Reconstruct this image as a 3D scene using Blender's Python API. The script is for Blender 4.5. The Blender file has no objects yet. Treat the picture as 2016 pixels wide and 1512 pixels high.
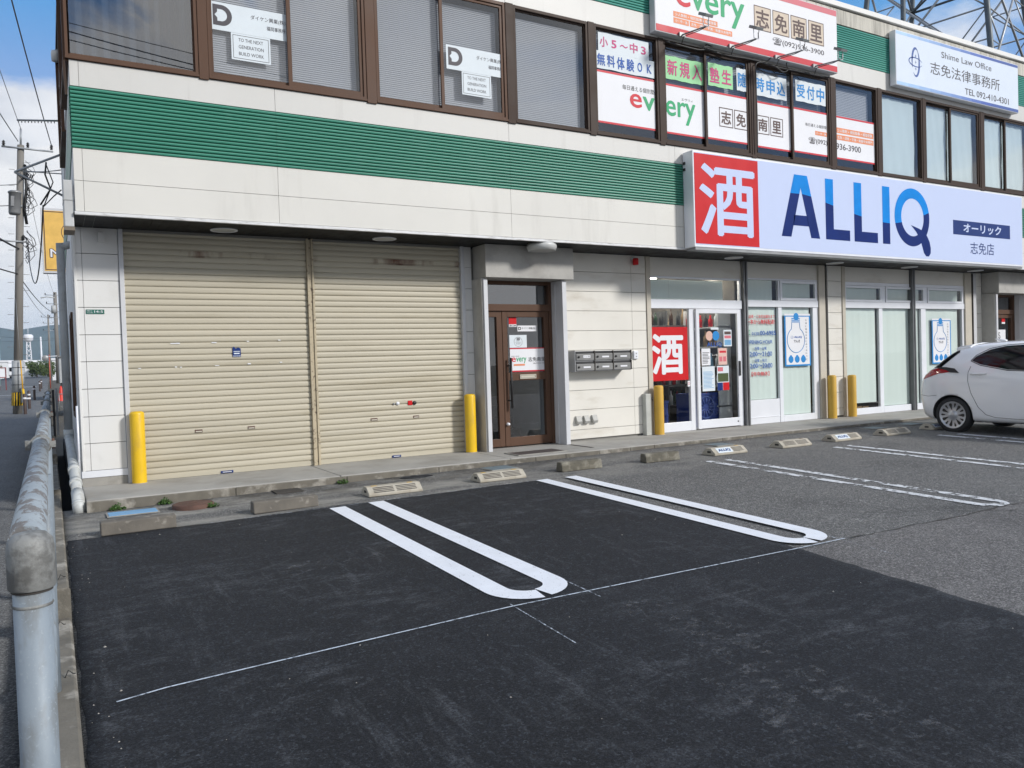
import bpy, bmesh, math, random
from mathutils import Vector, Matrix
from mathutils.bvhtree import BVHTree
rnd = random.Random(7)
sc = bpy.context.scene
COL = sc.collection
PI = math.pi

# ------------------------------------------------------------------ camera
cam = bpy.data.cameras.new('camera'); camo = bpy.data.objects.new('camera', cam); COL.objects.link(camo)
CAM_R = [[0.86440316, -0.50176242, -0.03227456], [-0.04027749, -0.00511805, -0.99917542], [0.5011835, 0.86499033, -0.02463379]]
cam.sensor_fit = 'HORIZONTAL'; cam.sensor_width = 36.0; cam.lens = 28.01259
cam.clip_start = 0.05; cam.clip_end = 9000
_m = Matrix(((CAM_R[0][0], -CAM_R[1][0], -CAM_R[2][0]), (CAM_R[0][1], -CAM_R[1][1], -CAM_R[2][1]), (CAM_R[0][2], -CAM_R[1][2], -CAM_R[2][2]))).to_4x4()
_m.translation = (-0.2775, -10.54837, 1.27)
camo.matrix_world = _m
sc.camera = camo

# ------------------------------------------------------------------ light
SUN_DIR = Vector((0.75, -1.0, 0.67)).normalized()      # towards the sun
world = bpy.data.worlds.new('World'); sc.world = world; world.use_nodes = True
def N(nt, typ, **kw):
    n = nt.nodes.new(typ)
    for k, v in kw.items():
        if k.startswith('i_'):
            key = k[2:]; n.inputs[int(key) if key.isdigit() else key.replace('_', ' ')].default_value = v
        else: setattr(n, k, v)
    return n
def build_world():
    nt = world.node_tree; nt.nodes.clear(); L = nt.links.new
    out = N(nt, 'ShaderNodeOutputWorld'); bg = N(nt, 'ShaderNodeBackground'); bg.inputs['Strength'].default_value = SKY_STRENGTH
    sky = N(nt, 'ShaderNodeTexSky', sky_type='NISHITA', sun_disc=False)
    sky.sun_elevation = math.asin(SUN_DIR.z); sky.sun_rotation = math.atan2(SUN_DIR.x, SUN_DIR.y)
    sky.air_density = 1.0; sky.dust_density = 0.15; sky.ozone_density = 2.0
    tc = N(nt, 'ShaderNodeTexCoord'); sep = N(nt, 'ShaderNodeSeparateXYZ'); L(tc.outputs['Generated'], sep.inputs[0])
    ad = N(nt, 'ShaderNodeMath', operation='MAXIMUM', i_1=0.0); L(sep.outputs[2], ad.inputs[0])
    ad2 = N(nt, 'ShaderNodeMath', operation='ADD', i_1=0.22); L(ad.outputs[0], ad2.inputs[0])
    dx = N(nt, 'ShaderNodeMath', operation='DIVIDE'); dy = N(nt, 'ShaderNodeMath', operation='DIVIDE')
    L(sep.outputs[0], dx.inputs[0]); L(ad2.outputs[0], dx.inputs[1]); L(sep.outputs[1], dy.inputs[0]); L(ad2.outputs[0], dy.inputs[1])
    cb = N(nt, 'ShaderNodeCombineXYZ'); L(dx.outputs[0], cb.inputs[0]); L(dy.outputs[0], cb.inputs[1])
    mp = N(nt, 'ShaderNodeMapping'); mp.inputs['Location'].default_value = CLOUD_OFFSET; L(cb.outputs[0], mp.inputs[0])
    n1 = N(nt, 'ShaderNodeTexNoise', i_Scale=0.95, i_Detail=9.0, i_Roughness=0.55, i_Distortion=0.25); L(mp.outputs[0], n1.inputs['Vector'])
    r1 = N(nt, 'ShaderNodeValToRGB'); r1.color_ramp.elements[0].position = CLOUD_LO; r1.color_ramp.elements[1].position = CLOUD_HI; L(n1.outputs['Fac'], r1.inputs[0])
    # thicker cloud towards the horizon
    hz = N(nt, 'ShaderNodeMapRange', i_1=0.0, i_2=0.38, i_3=0.55, i_4=0.0); L(sep.outputs[2], hz.inputs[0])
    # cumulus bank along the street and opposite; unseen left part added to brighten left-facing sides
    be = N(nt, 'ShaderNodeMath', operation='MULTIPLY_ADD', i_1=.55, i_2=-.275); L(n1.outputs['Fac'], be.inputs[0])
    bs = N(nt, 'ShaderNodeMath', operation='SUBTRACT'); L(sep.outputs[2], bs.inputs[0]); L(be.outputs[0], bs.inputs[1])
    bm_ = N(nt, 'ShaderNodeMapRange', i_1=.41, i_2=.375, i_3=0.0, i_4=1.0); L(bs.outputs[0], bm_.inputs[0])
    ay = N(nt, 'ShaderNodeMath', operation='ABSOLUTE'); L(sep.outputs[1], ay.inputs[0]); ax_ = N(nt, 'ShaderNodeMath', operation='MULTIPLY', i_1=-1.0); L(sep.outputs[0], ax_.inputs[0]); ayx = N(nt, 'ShaderNodeMath', operation='MAXIMUM'); L(ay.outputs[0], ayx.inputs[0]); L(ax_.outputs[0], ayx.inputs[1]); am = N(nt, 'ShaderNodeMapRange', i_1=.60, i_2=.82, i_3=0.0, i_4=.92); L(ayx.outputs[0], am.inputs[0])
    bk = N(nt, 'ShaderNodeMath', operation='MULTIPLY'); L(bm_.outputs[0], bk.inputs[0]); L(am.outputs[0], bk.inputs[1])
    h2 = N(nt, 'ShaderNodeMath', operation='MAXIMUM'); L(hz.outputs[0], h2.inputs[0]); L(bk.outputs[0], h2.inputs[1])
    sm = N(nt, 'ShaderNodeMath', operation='ADD', use_clamp=True); L(r1.outputs[0], sm.inputs[0]); L(h2.outputs[0], sm.inputs[1])
    # cloud brightness
    mp2 = N(nt, 'ShaderNodeMapping'); mp2.inputs['Location'].default_value = (CLOUD_OFFSET[0] + .06, CLOUD_OFFSET[1] - .09, 0.3); L(cb.outputs[0], mp2.inputs[0])
    n2 = N(nt, 'ShaderNodeTexNoise', i_Scale=1.7, i_Detail=6.0, i_Roughness=0.5); L(mp2.outputs[0], n2.inputs['Vector'])
    r2 = N(nt, 'ShaderNodeValToRGB'); e = r2.color_ramp.elements
    e[0].position = .27; e[0].color = CLOUD_DARK; e[1].position = .53; e[1].color = CLOUD_LIGHT; L(n2.outputs['Fac'], r2.inputs[0])
    hs = N(nt, 'ShaderNodeHueSaturation', i_Saturation=1.35, i_Value=1.08); L(sky.outputs[0], hs.inputs['Color'])
    mx = N(nt, 'ShaderNodeMix', data_type='RGBA'); L(sm.outputs[0], mx.inputs[0]); vm = N(nt, 'ShaderNodeVectorMath', operation='MINIMUM'); vm.inputs[1].default_value = (0.78, 1.78, 3.75); L(hs.outputs[0], vm.inputs[0]); L(vm.outputs[0], mx.inputs[6]); L(r2.outputs[0], mx.inputs[7])
    L(mx.outputs[2], bg.inputs['Color']); L(bg.outputs[0], out.inputs[0])
SKY_STRENGTH = 0.138; CLOUD_OFFSET = (52.762, 3.287, 0.0); CLOUD_LO = 0.485; CLOUD_HI = 0.56; CLOUD_DARK = (2.1, 2.35, 2.8, 1); CLOUD_LIGHT = (4.8, 4.8, 4.85, 1)
build_world()
sl = bpy.data.lights.new('sun', 'SUN'); sl.energy = 2.5; sl.angle = math.radians(8); sl.color = (1.0, 0.965, 0.92)
slo = bpy.data.objects.new('sun', sl); COL.objects.link(slo); slo.rotation_euler = SUN_DIR.to_track_quat('Z', 'Y').to_euler(); slo.location = (10, -20, 20)
sc.view_settings.view_transform = 'Standard'; sc.view_settings.look = 'None'; sc.view_settings.exposure = 0.55; sc.view_settings.gamma = 1.0
try: sc.view_settings.use_curve_mapping = False
except Exception: pass
try:
    sc.cycles.max_bounces = 8; sc.cycles.transparent_max_bounces = 16; sc.cycles.use_denoising = True
except Exception: pass

# ------------------------------------------------------------------ helpers
class MB:
    def __init__(s): s.v = []; s.f = []; s.sm = []; s.mi = []
    def add(s, vs, fs, smooth=False, mi=0):
        b = len(s.v); s.v += [tuple(p) for p in vs]
        for f in fs: s.f.append(tuple(i + b for i in f)); s.sm.append(smooth); s.mi.append(mi)
        return s
    def quad(s, a, b, c, d, mi=0): return s.add((a, b, c, d), ((0, 1, 2, 3),), mi=mi)
    def rect(s, x0, x1, z0, z1, y, mi=0): return s.quad((x0, y, z0), (x1, y, z0), (x1, y, z1), (x0, y, z1), mi)
    def box(s, x0, x1, y0, y1, z0, z1, mi=0):
        vs = [(x, y, z) for x in (x0, x1) for y in (y0, y1) for z in (z0, z1)]
        return s.add(vs, ((0, 1, 3, 2), (4, 6, 7, 5), (0, 4, 5, 1), (2, 3, 7, 6), (0, 2, 6, 4), (1, 5, 7, 3)), mi=mi)
    def prism(s, pts, axis, a0, a1, mi=0, smooth=False):
        n = len(pts)
        def P(p, a): return {'y': (p[0], a, p[1]), 'x': (a, p[0], p[1]), 'z': (p[0], p[1], a)}[axis]
        vs = [P(p, a0) for p in pts] + [P(p, a1) for p in pts]
        s.add(vs, [tuple(range(n))[::-1], tuple(range(n, 2 * n))], mi=mi)
        return s.add(vs, [(i, (i + 1) % n, n + (i + 1) % n, n + i) for i in range(n)], smooth, mi)
    def strip(s, pts, axis, a0, a1, mi=0, smooth=False):
        n = len(pts)
        def P(p, a): return {'y': (p[0], a, p[1]), 'x': (a, p[0], p[1]), 'z': (p[0], p[1], a)}[axis]
        return s.add([P(p, a0) for p in pts] + [P(p, a1) for p in pts], [(i, i + 1, n + i + 1, n + i) for i in range(n - 1)], smooth, mi)
    def tube(s, path, r, n=10, cap=True, mi=0, smooth=True):
        path = [Vector(p) for p in path]; rs = r if isinstance(r, (list, tuple)) else [r] * len(path)
        vs = []; up = None
        for i, p in enumerate(path):
            t = (path[min(i + 1, len(path) - 1)] - path[max(i - 1, 0)]).normalized()
            if up is None: up = Vector((0, 0, 1)) if abs(t.z) < .9 else Vector((1, 0, 0))
            a = t.cross(up).normalized(); b = a.cross(t).normalized(); up = b
            for k in range(n):
                w = 2 * PI * k / n; vs.append(p + (a * math.cos(w) + b * math.sin(w)) * rs[i])
        fs = [(i * n + k, i * n + (k + 1) % n, (i + 1) * n + (k + 1) % n, (i + 1) * n + k) for i in range(len(path) - 1) for k in range(n)]
        s.add(vs, fs, smooth, mi)
        if cap:
            s.add(vs[:n], [tuple(range(n))[::-1]], mi=mi); s.add(vs[-n:], [tuple(range(n))], mi=mi)
        return s
    def lathe(s, prof, c=(0, 0, 0), n=24, axis='z', mi=0, smooth=True):
        vs = []
        for r, h in prof:
            for k in range(n):
                w = 2 * PI * k / n; a, b = r * math.cos(w), r * math.sin(w)
                q = {'z': (a, b, h), 'y': (a, h, b), 'x': (h, a, b)}[axis]
                vs.append((q[0] + c[0], q[1] + c[1], q[2] + c[2]))
        m = len(prof)
        return s.add(vs, [(i * n + k, i * n + (k + 1) % n, (i + 1) * n + (k + 1) % n, (i + 1) * n + k) for i in range(m - 1) for k in range(n)], smooth, mi)
    def build(s, name, mat, parent=None, bevel=0, recalc=True, seg=2):
        me = bpy.data.meshes.new(name); off = wloc(parent)
        me.from_pydata([(p[0] - off[0], p[1] - off[1], p[2] - off[2]) for p in s.v], [], s.f)
        mats = mat if isinstance(mat, (list, tuple)) else [mat]
        for m in mats: me.materials.append(m)
        me.polygons.foreach_set('use_smooth', s.sm); me.polygons.foreach_set('material_index', s.mi)
        if recalc or bevel:
            bm = bmesh.new(); bm.from_mesh(me)
            bmesh.ops.remove_doubles(bm, verts=bm.verts, dist=1e-5)
            if recalc: bmesh.ops.recalc_face_normals(bm, faces=bm.faces)
            bm.to_mesh(me); bm.free()
        me.update()
        o = bpy.data.objects.new(name, me); COL.objects.link(o)
        if parent: o.parent = parent
        if bevel:
            md = o.modifiers.new('bevel', 'BEVEL'); md.width = bevel; md.segments = seg; md.limit_method = 'ANGLE'; md.angle_limit = math.radians(50)
        return o
def wloc(o):
    p = Vector((0, 0, 0))
    while o is not None: p = p + o.location; o = o.parent
    return p
def tag(o, label=None, cat=None, group=None, kind=None):
    if label: o['label'] = label
    if cat: o['category'] = cat
    if group: o['group'] = group
    if kind: o['kind'] = kind
    return o
def thing(name, label, cat, loc=(0, 0, 0), group=None):
    o = bpy.data.objects.new(name, None); COL.objects.link(o); o.location = loc; o.empty_display_size = .1
    return tag(o, label, cat, group)
def dup(root, loc, rz=0, label=None, group=None, sx=None):
    def cp(o, par):
        c = o.copy(); COL.objects.link(c); c.parent = par
        for ch in list(o.children): cp(ch, c)
        return c
    r = cp(root, None); r.location = loc; r.rotation_euler = (0, 0, rz)
    if label: r['label'] = label
    if group: r['group'] = group
    return r
_tc = bpy.data.curves.new('scratch_text', 'FONT'); _to = bpy.data.objects.new('scratch_text', _tc); COL.objects.link(_to)
def text_polys(body, bold=0.0, spacing=1.0, res=3):
    _tc.body = body; _tc.offset = bold; _tc.space_character = spacing; _tc.resolution_u = res; _tc.space_line = 1.0
    dg = bpy.context.evaluated_depsgraph_get(); dg.update()
    me = bpy.data.meshes.new_from_object(_to.evaluated_get(dg))
    vs = [tuple(v.co) for v in me.vertices]; fs = [tuple(p.vertices) for p in me.polygons]
    bpy.data.meshes.remove(me)
    return vs, fs
def put_text(mb, body, x0, x1, z0, z1, y, bold=0.0, spacing=1.0, mi=0, mapf=None):
    vs, fs = text_polys(body, 0.0, spacing)
    if not vs: return mb
    ax, bx = min(v[0] for v in vs), max(v[0] for v in vs); az, bz = min(v[1] for v in vs), max(v[1] for v in vs)
    if x1 is None: x1 = x0 + (bx - ax) * (z1 - z0) / (bz - az)
    if x0 is None: x0 = x1 - (bx - ax) * (z1 - z0) / (bz - az)
    kx = (x1 - x0) / max(bx - ax, 1e-6); kz = (z1 - z0) / max(bz - az, 1e-6)
    # heavier strokes: shifted copies of the glyphs, each a hair in front of the last
    b = bold * 1.1; sx = min(1.0, 1 / (1 + 2 * b * kx / max(x1 - x0, 1e-6))); sz = min(1.0, 1 / (1 + 2 * b * kz / max(z1 - z0, 1e-6)))
    cx, cz = (x0 + x1) / 2, (z0 + z1) / 2
    pts = [(cx + (x0 + (v[0] - ax) * kx - cx) * sx, cz + (z0 + (v[1] - az) * kz - cz) * sz) for v in vs]
    sh = [(0, 0)] if b < .006 else [(-b * kx, 0), (b * kx, 0), (0, -b * kz * .7), (0, b * kz * .7)] if b < .02 else [(b * kx * math.cos(k * PI / 4), b * kz * .85 * math.sin(k * PI / 4)) for k in range(8)]
    for i, (ox, oz) in enumerate(sh):
        mb.add([(mapf((p[0] + ox, p[1] + oz)) if mapf else (p[0] + ox, y - i * .00006, p[1] + oz)) for p in pts], fs, mi=mi)
    return mb
def lettering(parent, items, y, mat, name='lettering'):
    for it in items:                                    # each line of writing a part of its own
        o = put_text(MB(), it[0], it[1], it[2], it[3], it[4], y, *(it[5:])).build(name, mat, parent, recalc=False)
    return o

# ------------------------------------------------------------------ materials
def ramp(nt, a, b, ca=(0, 0, 0, 1), cb_=(1, 1, 1, 1)):
    r = N(nt, 'ShaderNodeValToRGB'); e = r.color_ramp.elements
    e[0].position = a; e[0].color = ca; e[1].position = b; e[1].color = cb_
    return r
def mat(name, col, rough=.5, metal=0.0, var=.12, scale=4.0, stretch=(1, 1, 1), bump=0.0, bscale=60.0, spec=.5, dirt=None, dirt_scale=3.0, dirt_stretch=(1, 1, 1), dirt_range=(.52, .75), emit=None, coat=0.0, speck=None, speck_scale=120.0):
    m = bpy.data.materials.new(name); m.use_nodes = True; nt = m.node_tree; nt.nodes.clear(); L = nt.links.new
    out = N(nt, 'ShaderNodeOutputMaterial'); b = N(nt, 'ShaderNodeBsdfPrincipled')
    b.inputs['Roughness'].default_value = rough; b.inputs['Metallic'].default_value = metal; b.inputs['Specular IOR Level'].default_value = spec
    b.inputs['Coat Weight'].default_value = coat; b.inputs['Coat Roughness'].default_value = .03
    L(b.outputs[0], out.inputs[0])
    tc = N(nt, 'ShaderNodeTexCoord')
    def noise(sc_, st, det=5.0, off=0.0, ro=.55):
        mp = N(nt, 'ShaderNodeMapping'); mp.inputs['Scale'].default_value = st; mp.inputs['Location'].default_value = (off, off * .7, off * 1.3); L(tc.outputs['Object'], mp.inputs[0])
        n = N(nt, 'ShaderNodeTexNoise', i_Scale=sc_, i_Detail=det, i_Roughness=ro); L(mp.outputs[0], n.inputs['Vector']); return n
    n1 = noise(scale, stretch)
    lo = tuple(c * (1 - var) for c in col[:3]) + (1,); hi = tuple(min(1, c * (1 + var * .7)) for c in col[:3]) + (1,)
    r1 = ramp(nt, .3, .7, lo, hi); L(n1.outputs['Fac'], r1.inputs[0]); c = r1.outputs[0]
    if dirt:
        n2 = noise(dirt_scale, dirt_stretch, 8.0, 5.3, .62); r2 = ramp(nt, dirt_range[0], dirt_range[1]); L(n2.outputs['Fac'], r2.inputs[0])
        mx = N(nt, 'ShaderNodeMix', data_type='RGBA'); L(r2.outputs[0], mx.inputs[0]); L(c, mx.inputs[6]); mx.inputs[7].default_value = tuple(dirt[:3]) + (1,); c = mx.outputs[2]
    if speck:
        n3 = noise(speck_scale, (1, 1, 1), 2.0, 2.1, .6); r3 = ramp(nt, .60, .70); L(n3.outputs['Fac'], r3.inputs[0])
        mx = N(nt, 'ShaderNodeMix', data_type='RGBA'); L(r3.outputs[0], mx.inputs[0]); L(c, mx.inputs[6]); mx.inputs[7].default_value = tuple(speck[:3]) + (1,); c = mx.outputs[2]
    L(c, b.inputs['Base Color'])
    rr = N(nt, 'ShaderNodeMapRange', i_1=.3, i_2=.7, i_3=max(0, rough - min(.08, var)), i_4=min(1, rough + min(.08, var))); L(n1.outputs['Fac'], rr.inputs[0]); L(rr.outputs[0], b.inputs['Roughness'])
    if bump:
        n4 = noise(bscale, (1, 1, 1), 4.0, 9.0, .6); bp = N(nt, 'ShaderNodeBump', i_Strength=bump, i_Distance=.01); L(n4.outputs['Fac'], bp.inputs['Height']); L(bp.outputs[0], b.inputs['Normal'])
    if emit:
        b.inputs['Emission Color'].default_value = tuple(emit[:3]) + (1,); b.inputs['Emission Strength'].default_value = emit[3]
    return m
def glass_mat(name, tint=(.92, .95, .95), boost=1.0, base=.05):
    m = bpy.data.materials.new(name); m.use_nodes = True; nt = m.node_tree; nt.nodes.clear(); L = nt.links.new
    out = N(nt, 'ShaderNodeOutputMaterial'); tr = N(nt, 'ShaderNodeBsdfTransparent'); tr.inputs[0].default_value = tint + (1,)
    gl = N(nt, 'ShaderNodeBsdfGlossy'); gl.inputs['Roughness'].default_value = 0.0
    tcd = N(nt, 'ShaderNodeTexCoord'); nz = N(nt, 'ShaderNodeTexNoise', i_Scale=.8, i_Detail=1.0); L(tcd.outputs['Object'], nz.inputs['Vector'])
    bp = N(nt, 'ShaderNodeBump', i_Strength=.05, i_Distance=.02); L(nz.outputs['Fac'], bp.inputs['Height']); L(bp.outputs[0], gl.inputs['Normal'])
    lw = N(nt, 'ShaderNodeLayerWeight', i_Blend=.5); pw = N(nt, 'ShaderNodeMath', operation='POWER', i_1=4.0); L(lw.outputs['Facing'], pw.inputs[0])
    mr = N(nt, 'ShaderNodeMapRange', i_1=0, i_2=1, i_3=base, i_4=boost); L(pw.outputs[0], mr.inputs[0])
    mx = N(nt, 'ShaderNodeMixShader'); L(mr.outputs[0], mx.inputs[0]); L(tr.outputs[0], mx.inputs[1]); L(gl.outputs[0], mx.inputs[2]); L(mx.outputs[0], out.inputs[0])
    return m
M = {}
M['cream'] = mat('cream_panel', (.635, .625, .585), .45, var=.05, scale=.8, dirt=(.50, .49, .455), dirt_scale=1.6, dirt_stretch=(1.6, 1, .22), dirt_range=(.54, .80), spec=.25)
M['cream_upper'] = mat('cream_panel_weathered', (.56, .555, .53), .5, var=.05, scale=.7, dirt=(.42, .41, .385), dirt_scale=2.2, dirt_stretch=(2.2, 2.2, .12), dirt_range=(.58, .85))
M['siding'] = mat('siding_panel', (.67, .65, .595), .5, var=.05, scale=1.5, dirt=(.50, .46, .39), dirt_scale=1.6, dirt_stretch=(.6, 1, 2.0), dirt_range=(.55, .8), bump=.04, bscale=220)
M['siding_white'] = mat('siding_panel_pale', (.66, .66, .645), .5, var=.04, scale=1.5, dirt=(.50, .49, .46), dirt_scale=1.6, dirt_range=(.6, .85), bump=.05, bscale=220)
M['joint'] = mat('joint_dark', (.20, .195, .18), .8)
M['green'] = mat('green_cladding', (.040, .225, .155), .38, var=.16, scale=1.2, stretch=(.4, 1, 16), dirt=(.07, .25, .185), dirt_scale=2.5, dirt_range=(.55, .8))
M['teal'] = mat('teal_cladding', (.045, .285, .225), .4, var=.10, scale=1.0, stretch=(.5, 1, 3))
M['parapet'] = mat('parapet_weathered', (.52, .50, .44), .75, var=.1, scale=2, dirt=(.20, .19, .165), dirt_scale=5.0, dirt_stretch=(2.5, 2.5, .16), dirt_range=(.46, .72))
M['coping'] = mat('coping_white', (.68, .68, .66), .55, var=.06, scale=1.0)
M['lip'] = mat('grimy_white_lip', (.66, .665, .67), .4, var=.05, scale=6, dirt=(.30, .29, .27), dirt_scale=9, dirt_stretch=(.6, 1, 5), dirt_range=(.50, .72))
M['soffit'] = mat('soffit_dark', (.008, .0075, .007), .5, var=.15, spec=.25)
M['brown'] = mat('bronze_frame', (.100, .056, .037), .5, spec=.15, metal=.0, var=.10, scale=2)
M['brown2'] = mat('bronze_frame_dark', (.052, .035, .027), .5, spec=.12, metal=.0, var=.10, scale=2)
M['alu'] = mat('white_aluminium', (.72, .74, .78), .35, metal=.1, var=.03)
M['beige_frame'] = mat('beige_frame', (.50, .46, .385), .5, var=.06)
M['steel_post'] = mat('dark_steel_post', (.16, .165, .17), .4, metal=.4, var=.1)
M['grey_panel'] = mat('grey_white_edge', (.56, .57, .59), .45, var=.05)
M['conc_wall'] = mat('painted_concrete', (.40, .39, .365), .8, var=.14, scale=3.0, bump=.10, bscale=140, dirt=(.26, .25, .23), dirt_scale=2.5, dirt_range=(.5, .8), speck=(.50, .49, .46), speck_scale=90)
M['plinth'] = mat('plinth_concrete', (.30, .29, .265), .85, var=.12, scale=4, bump=.15, bscale=90, dirt=(.20, .19, .17), dirt_scale=4)
M['platform'] = mat('platform_concrete', (.335, .325, .30), .82, var=.13, scale=2.2, bump=.12, bscale=140, dirt=(.235, .225, .20), dirt_scale=1.6, dirt_range=(.48, .72), speck=(.40, .39, .36), speck_scale=160)
M['kerb_face'] = mat('kerb_concrete', (.15, .137, .112), .9, var=.25, scale=6, bump=.3, bscale=60, dirt=(.33, .31, .27), dirt_scale=5, dirt_range=(.52, .66))
M['blind'] = mat('blind_slat', (.37, .385, .42), .55, var=.05, scale=1)
M['blind_pale'] = mat('roller_blind_pale', (.58, .68, .70), .7, var=.05, scale=.8)
M['screen'] = mat('shop_roll_screen', (.62, .68, .655), .75, var=.05, scale=.7)
M['curtain'] = mat('dark_curtain', (.055, .065, .085), .8, var=.3, scale=1.5, stretch=(3, 1, .1))
M['dark_room'] = mat('dark_interior', (.035, .034, .034), .9, var=.2)
M['glass'] = glass_mat('window_glass', (.93, .95, .96), 1.0, .16)
M['glass_dark'] = glass_mat('reflective_glass', (.62, .68, .72), 1.0, .26)
M['glass_shop'] = glass_mat('shop_glass', (.93, .96, .95), .9, .045)
M['white'] = mat('white_vinyl', (.72, .73, .76), .5, var=.02, spec=.2)
M['paper'] = mat('paper_white', (.62, .68, .72), .65, var=.06, scale=3)
M['paper_green'] = mat('paper_green', (.30, .63, .32), .65, var=.06, scale=3)
M['red'] = mat('sign_red', (.53, .014, .018), .4, spec=.18, var=.05)
M['stripe_red'] = mat('stripe_red', (.55, .045, .06), .45, spec=.18, var=.06)
M['pink_red'] = mat('faded_stripe_red', (.60, .17, .20), .5, spec=.18, var=.08)
M['ink'] = mat('ink_black', (.02, .02, .022), .5, spec=.18)
M['ink_grey'] = mat('ink_grey', (.085, .08, .09), .5, spec=.18)
M['ink_red'] = mat('ink_red', (.58, .035, .05), .5, spec=.18)
M['ink_pink'] = mat('ink_crimson', (.52, .06, .20), .5, spec=.18)
M['ink_blue'] = mat('ink_blue', (.025, .10, .38), .5, spec=.18)
M['ink_sky'] = mat('ink_sky_blue', (.03, .24, .58), .5, spec=.18)
M['ink_green'] = mat('ink_green', (.04, .36, .16), .5, spec=.18)
M['ink_brown'] = mat('ink_brown', (.11, .075, .07), .5, spec=.18)
M['orange'] = mat('label_orange', (.72, .26, .13), .5, spec=.18)
M['navy'] = mat('navy_paint', (.012, .035, .16), .4, spec=.18)
M['yellow'] = mat('bollard_yellow', (.72, .455, .010), .38, var=.06, scale=3, dirt=(.50, .32, .05), dirt_scale=5, dirt_stretch=(1.5, 1.5, .5), dirt_range=(.56, .78))
M['ochre'] = mat('bollard_faded_ochre', (.54, .325, .04), .5, var=.08, scale=3)
M['galv'] = mat('galvanised_pipe', (.225, .265, .30), .55, metal=.08, var=.10, scale=5, dirt=(.155, .16, .155), dirt_scale=8, dirt_stretch=(1.6, 1.6, .6), dirt_range=(.50, .72), speck=(.26, .30, .33), speck_scale=110, bump=.05)
M['galv_peel'] = mat('galvanised_pipe_peeling', (.265, .305, .335), .58, metal=.08, var=.10, scale=6, dirt=(.145, .14, .138), dirt_scale=13, dirt_stretch=(1.5, .55, 1.5), dirt_range=(.50, .56), bump=.3, bscale=36, speck=(.31, .35, .38), speck_scale=90)
M['cap_metal'] = mat('weathered_cap', (.25, .255, .245), .65, metal=.1, var=.10, scale=6, dirt=(.135, .135, .128), dirt_scale=12, dirt_range=(.46, .56), bump=.25, bscale=40)
M['pvc'] = mat('grey_pvc', (.34, .355, .36), .5, var=.08, scale=4, dirt=(.24, .235, .22), dirt_scale=5)
M['pvc_pale'] = mat('pale_pvc', (.50, .52, .51), .5, var=.06, scale=4, dirt=(.33, .32, .29), dirt_scale=8)
M['stop_conc'] = mat('old_wheel_stop_concrete', (.135, .122, .103), .9, var=.22, scale=7, bump=.3, bscale=70, dirt=(.27, .25, .215), dirt_scale=12, dirt_range=(.56, .7))
M['stop_beige'] = mat('beige_wheel_stop', (.40, .37, .305), .75, var=.10, scale=6, bump=.12, bscale=120, dirt=(.28, .24, .18), dirt_scale=9)
M['slot'] = mat('slot_dark', (.045, .04, .035), .8)
M['line_white'] = mat('fresh_road_paint', (.74, .77, .82), .55, var=.05, scale=8, bump=.05, bscale=200, dirt=(.62, .64, .67), dirt_scale=4, dirt_range=(.6, .8))
M['black'] = mat('black_plastic', (.018, .018, .019), .45)
M['rubber'] = mat('tyre_rubber', (.018, .018, .019), .75, bump=.1, bscale=80)
M['grey_metal'] = mat('grey_painted_metal', (.26, .265, .27), .42, metal=.3, var=.08)
M['pole_conc'] = mat('utility_pole_concrete', (.20, .188, .17), .85, var=.10, scale=2, stretch=(2, 2, .4))
M['sleeve'] = mat('pole_sleeve_grey', (.40, .415, .42), .6, var=.08)
M['steel'] = mat('pylon_steel', (.105, .125, .14), .55, metal=.35, var=.2, scale=2)
M['steel_pale'] = mat('pale_steel', (.34, .36, .38), .45, metal=.35, var=.1)
M['car_white'] = mat('white_car_paint', (.84, .84, .84), .22, var=.01, coat=1.0, spec=.5)
M['car_glass'] = mat('dark_car_glass', (.006, .007, .009), .04, spec=.35)
M['hubcap'] = mat('silver_hubcap', (.50, .51, .53), .32, metal=.6, var=.04)
M['lamp_red'] = mat('tail_lamp_red', (.36, .012, .018), .12, coat=1.0)
M['lens'] = mat('frosted_lens', (.50, .51, .50), .4)
M['weed'] = mat('weed_leaf', (.06, .13, .025), .6, var=.4, scale=30)
M['hedge'] = mat('hedge_leaf', (.055, .085, .018), .7, var=.5, scale=1.2)
M['rust'] = mat('rusty_iron', (.105, .055, .040), .8, var=.3, scale=12, bump=.3, bscale=120)
M['lid_blue'] = mat('pale_blue_lid', (.16, .36, .58), .5, var=.08, scale=6)
M['lid_grey'] = mat('blue_grey_lid', (.13, .175, .20), .6, var=.15, scale=8)
M['mat_dark'] = mat('doormat_dark', (.065, .050, .046), .95, var=.3, scale=30, bump=.5, bscale=260)
M['blue_crate'] = mat('blue_plastic_crate', (.012, .035, .20), .5)
M['brown_glass'] = mat('brown_bottle', (.05, .022, .010), .2)
M['green_glass'] = mat('green_bottle', (.015, .05, .02), .2)
M['cardboard'] = mat('cardboard', (.30, .20, .11), .8)
M['fill_lamp'] = mat('shop_fill_lamp', (.9, .9, .85), .5, emit=(1, .93, .8, 26.0))

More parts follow.
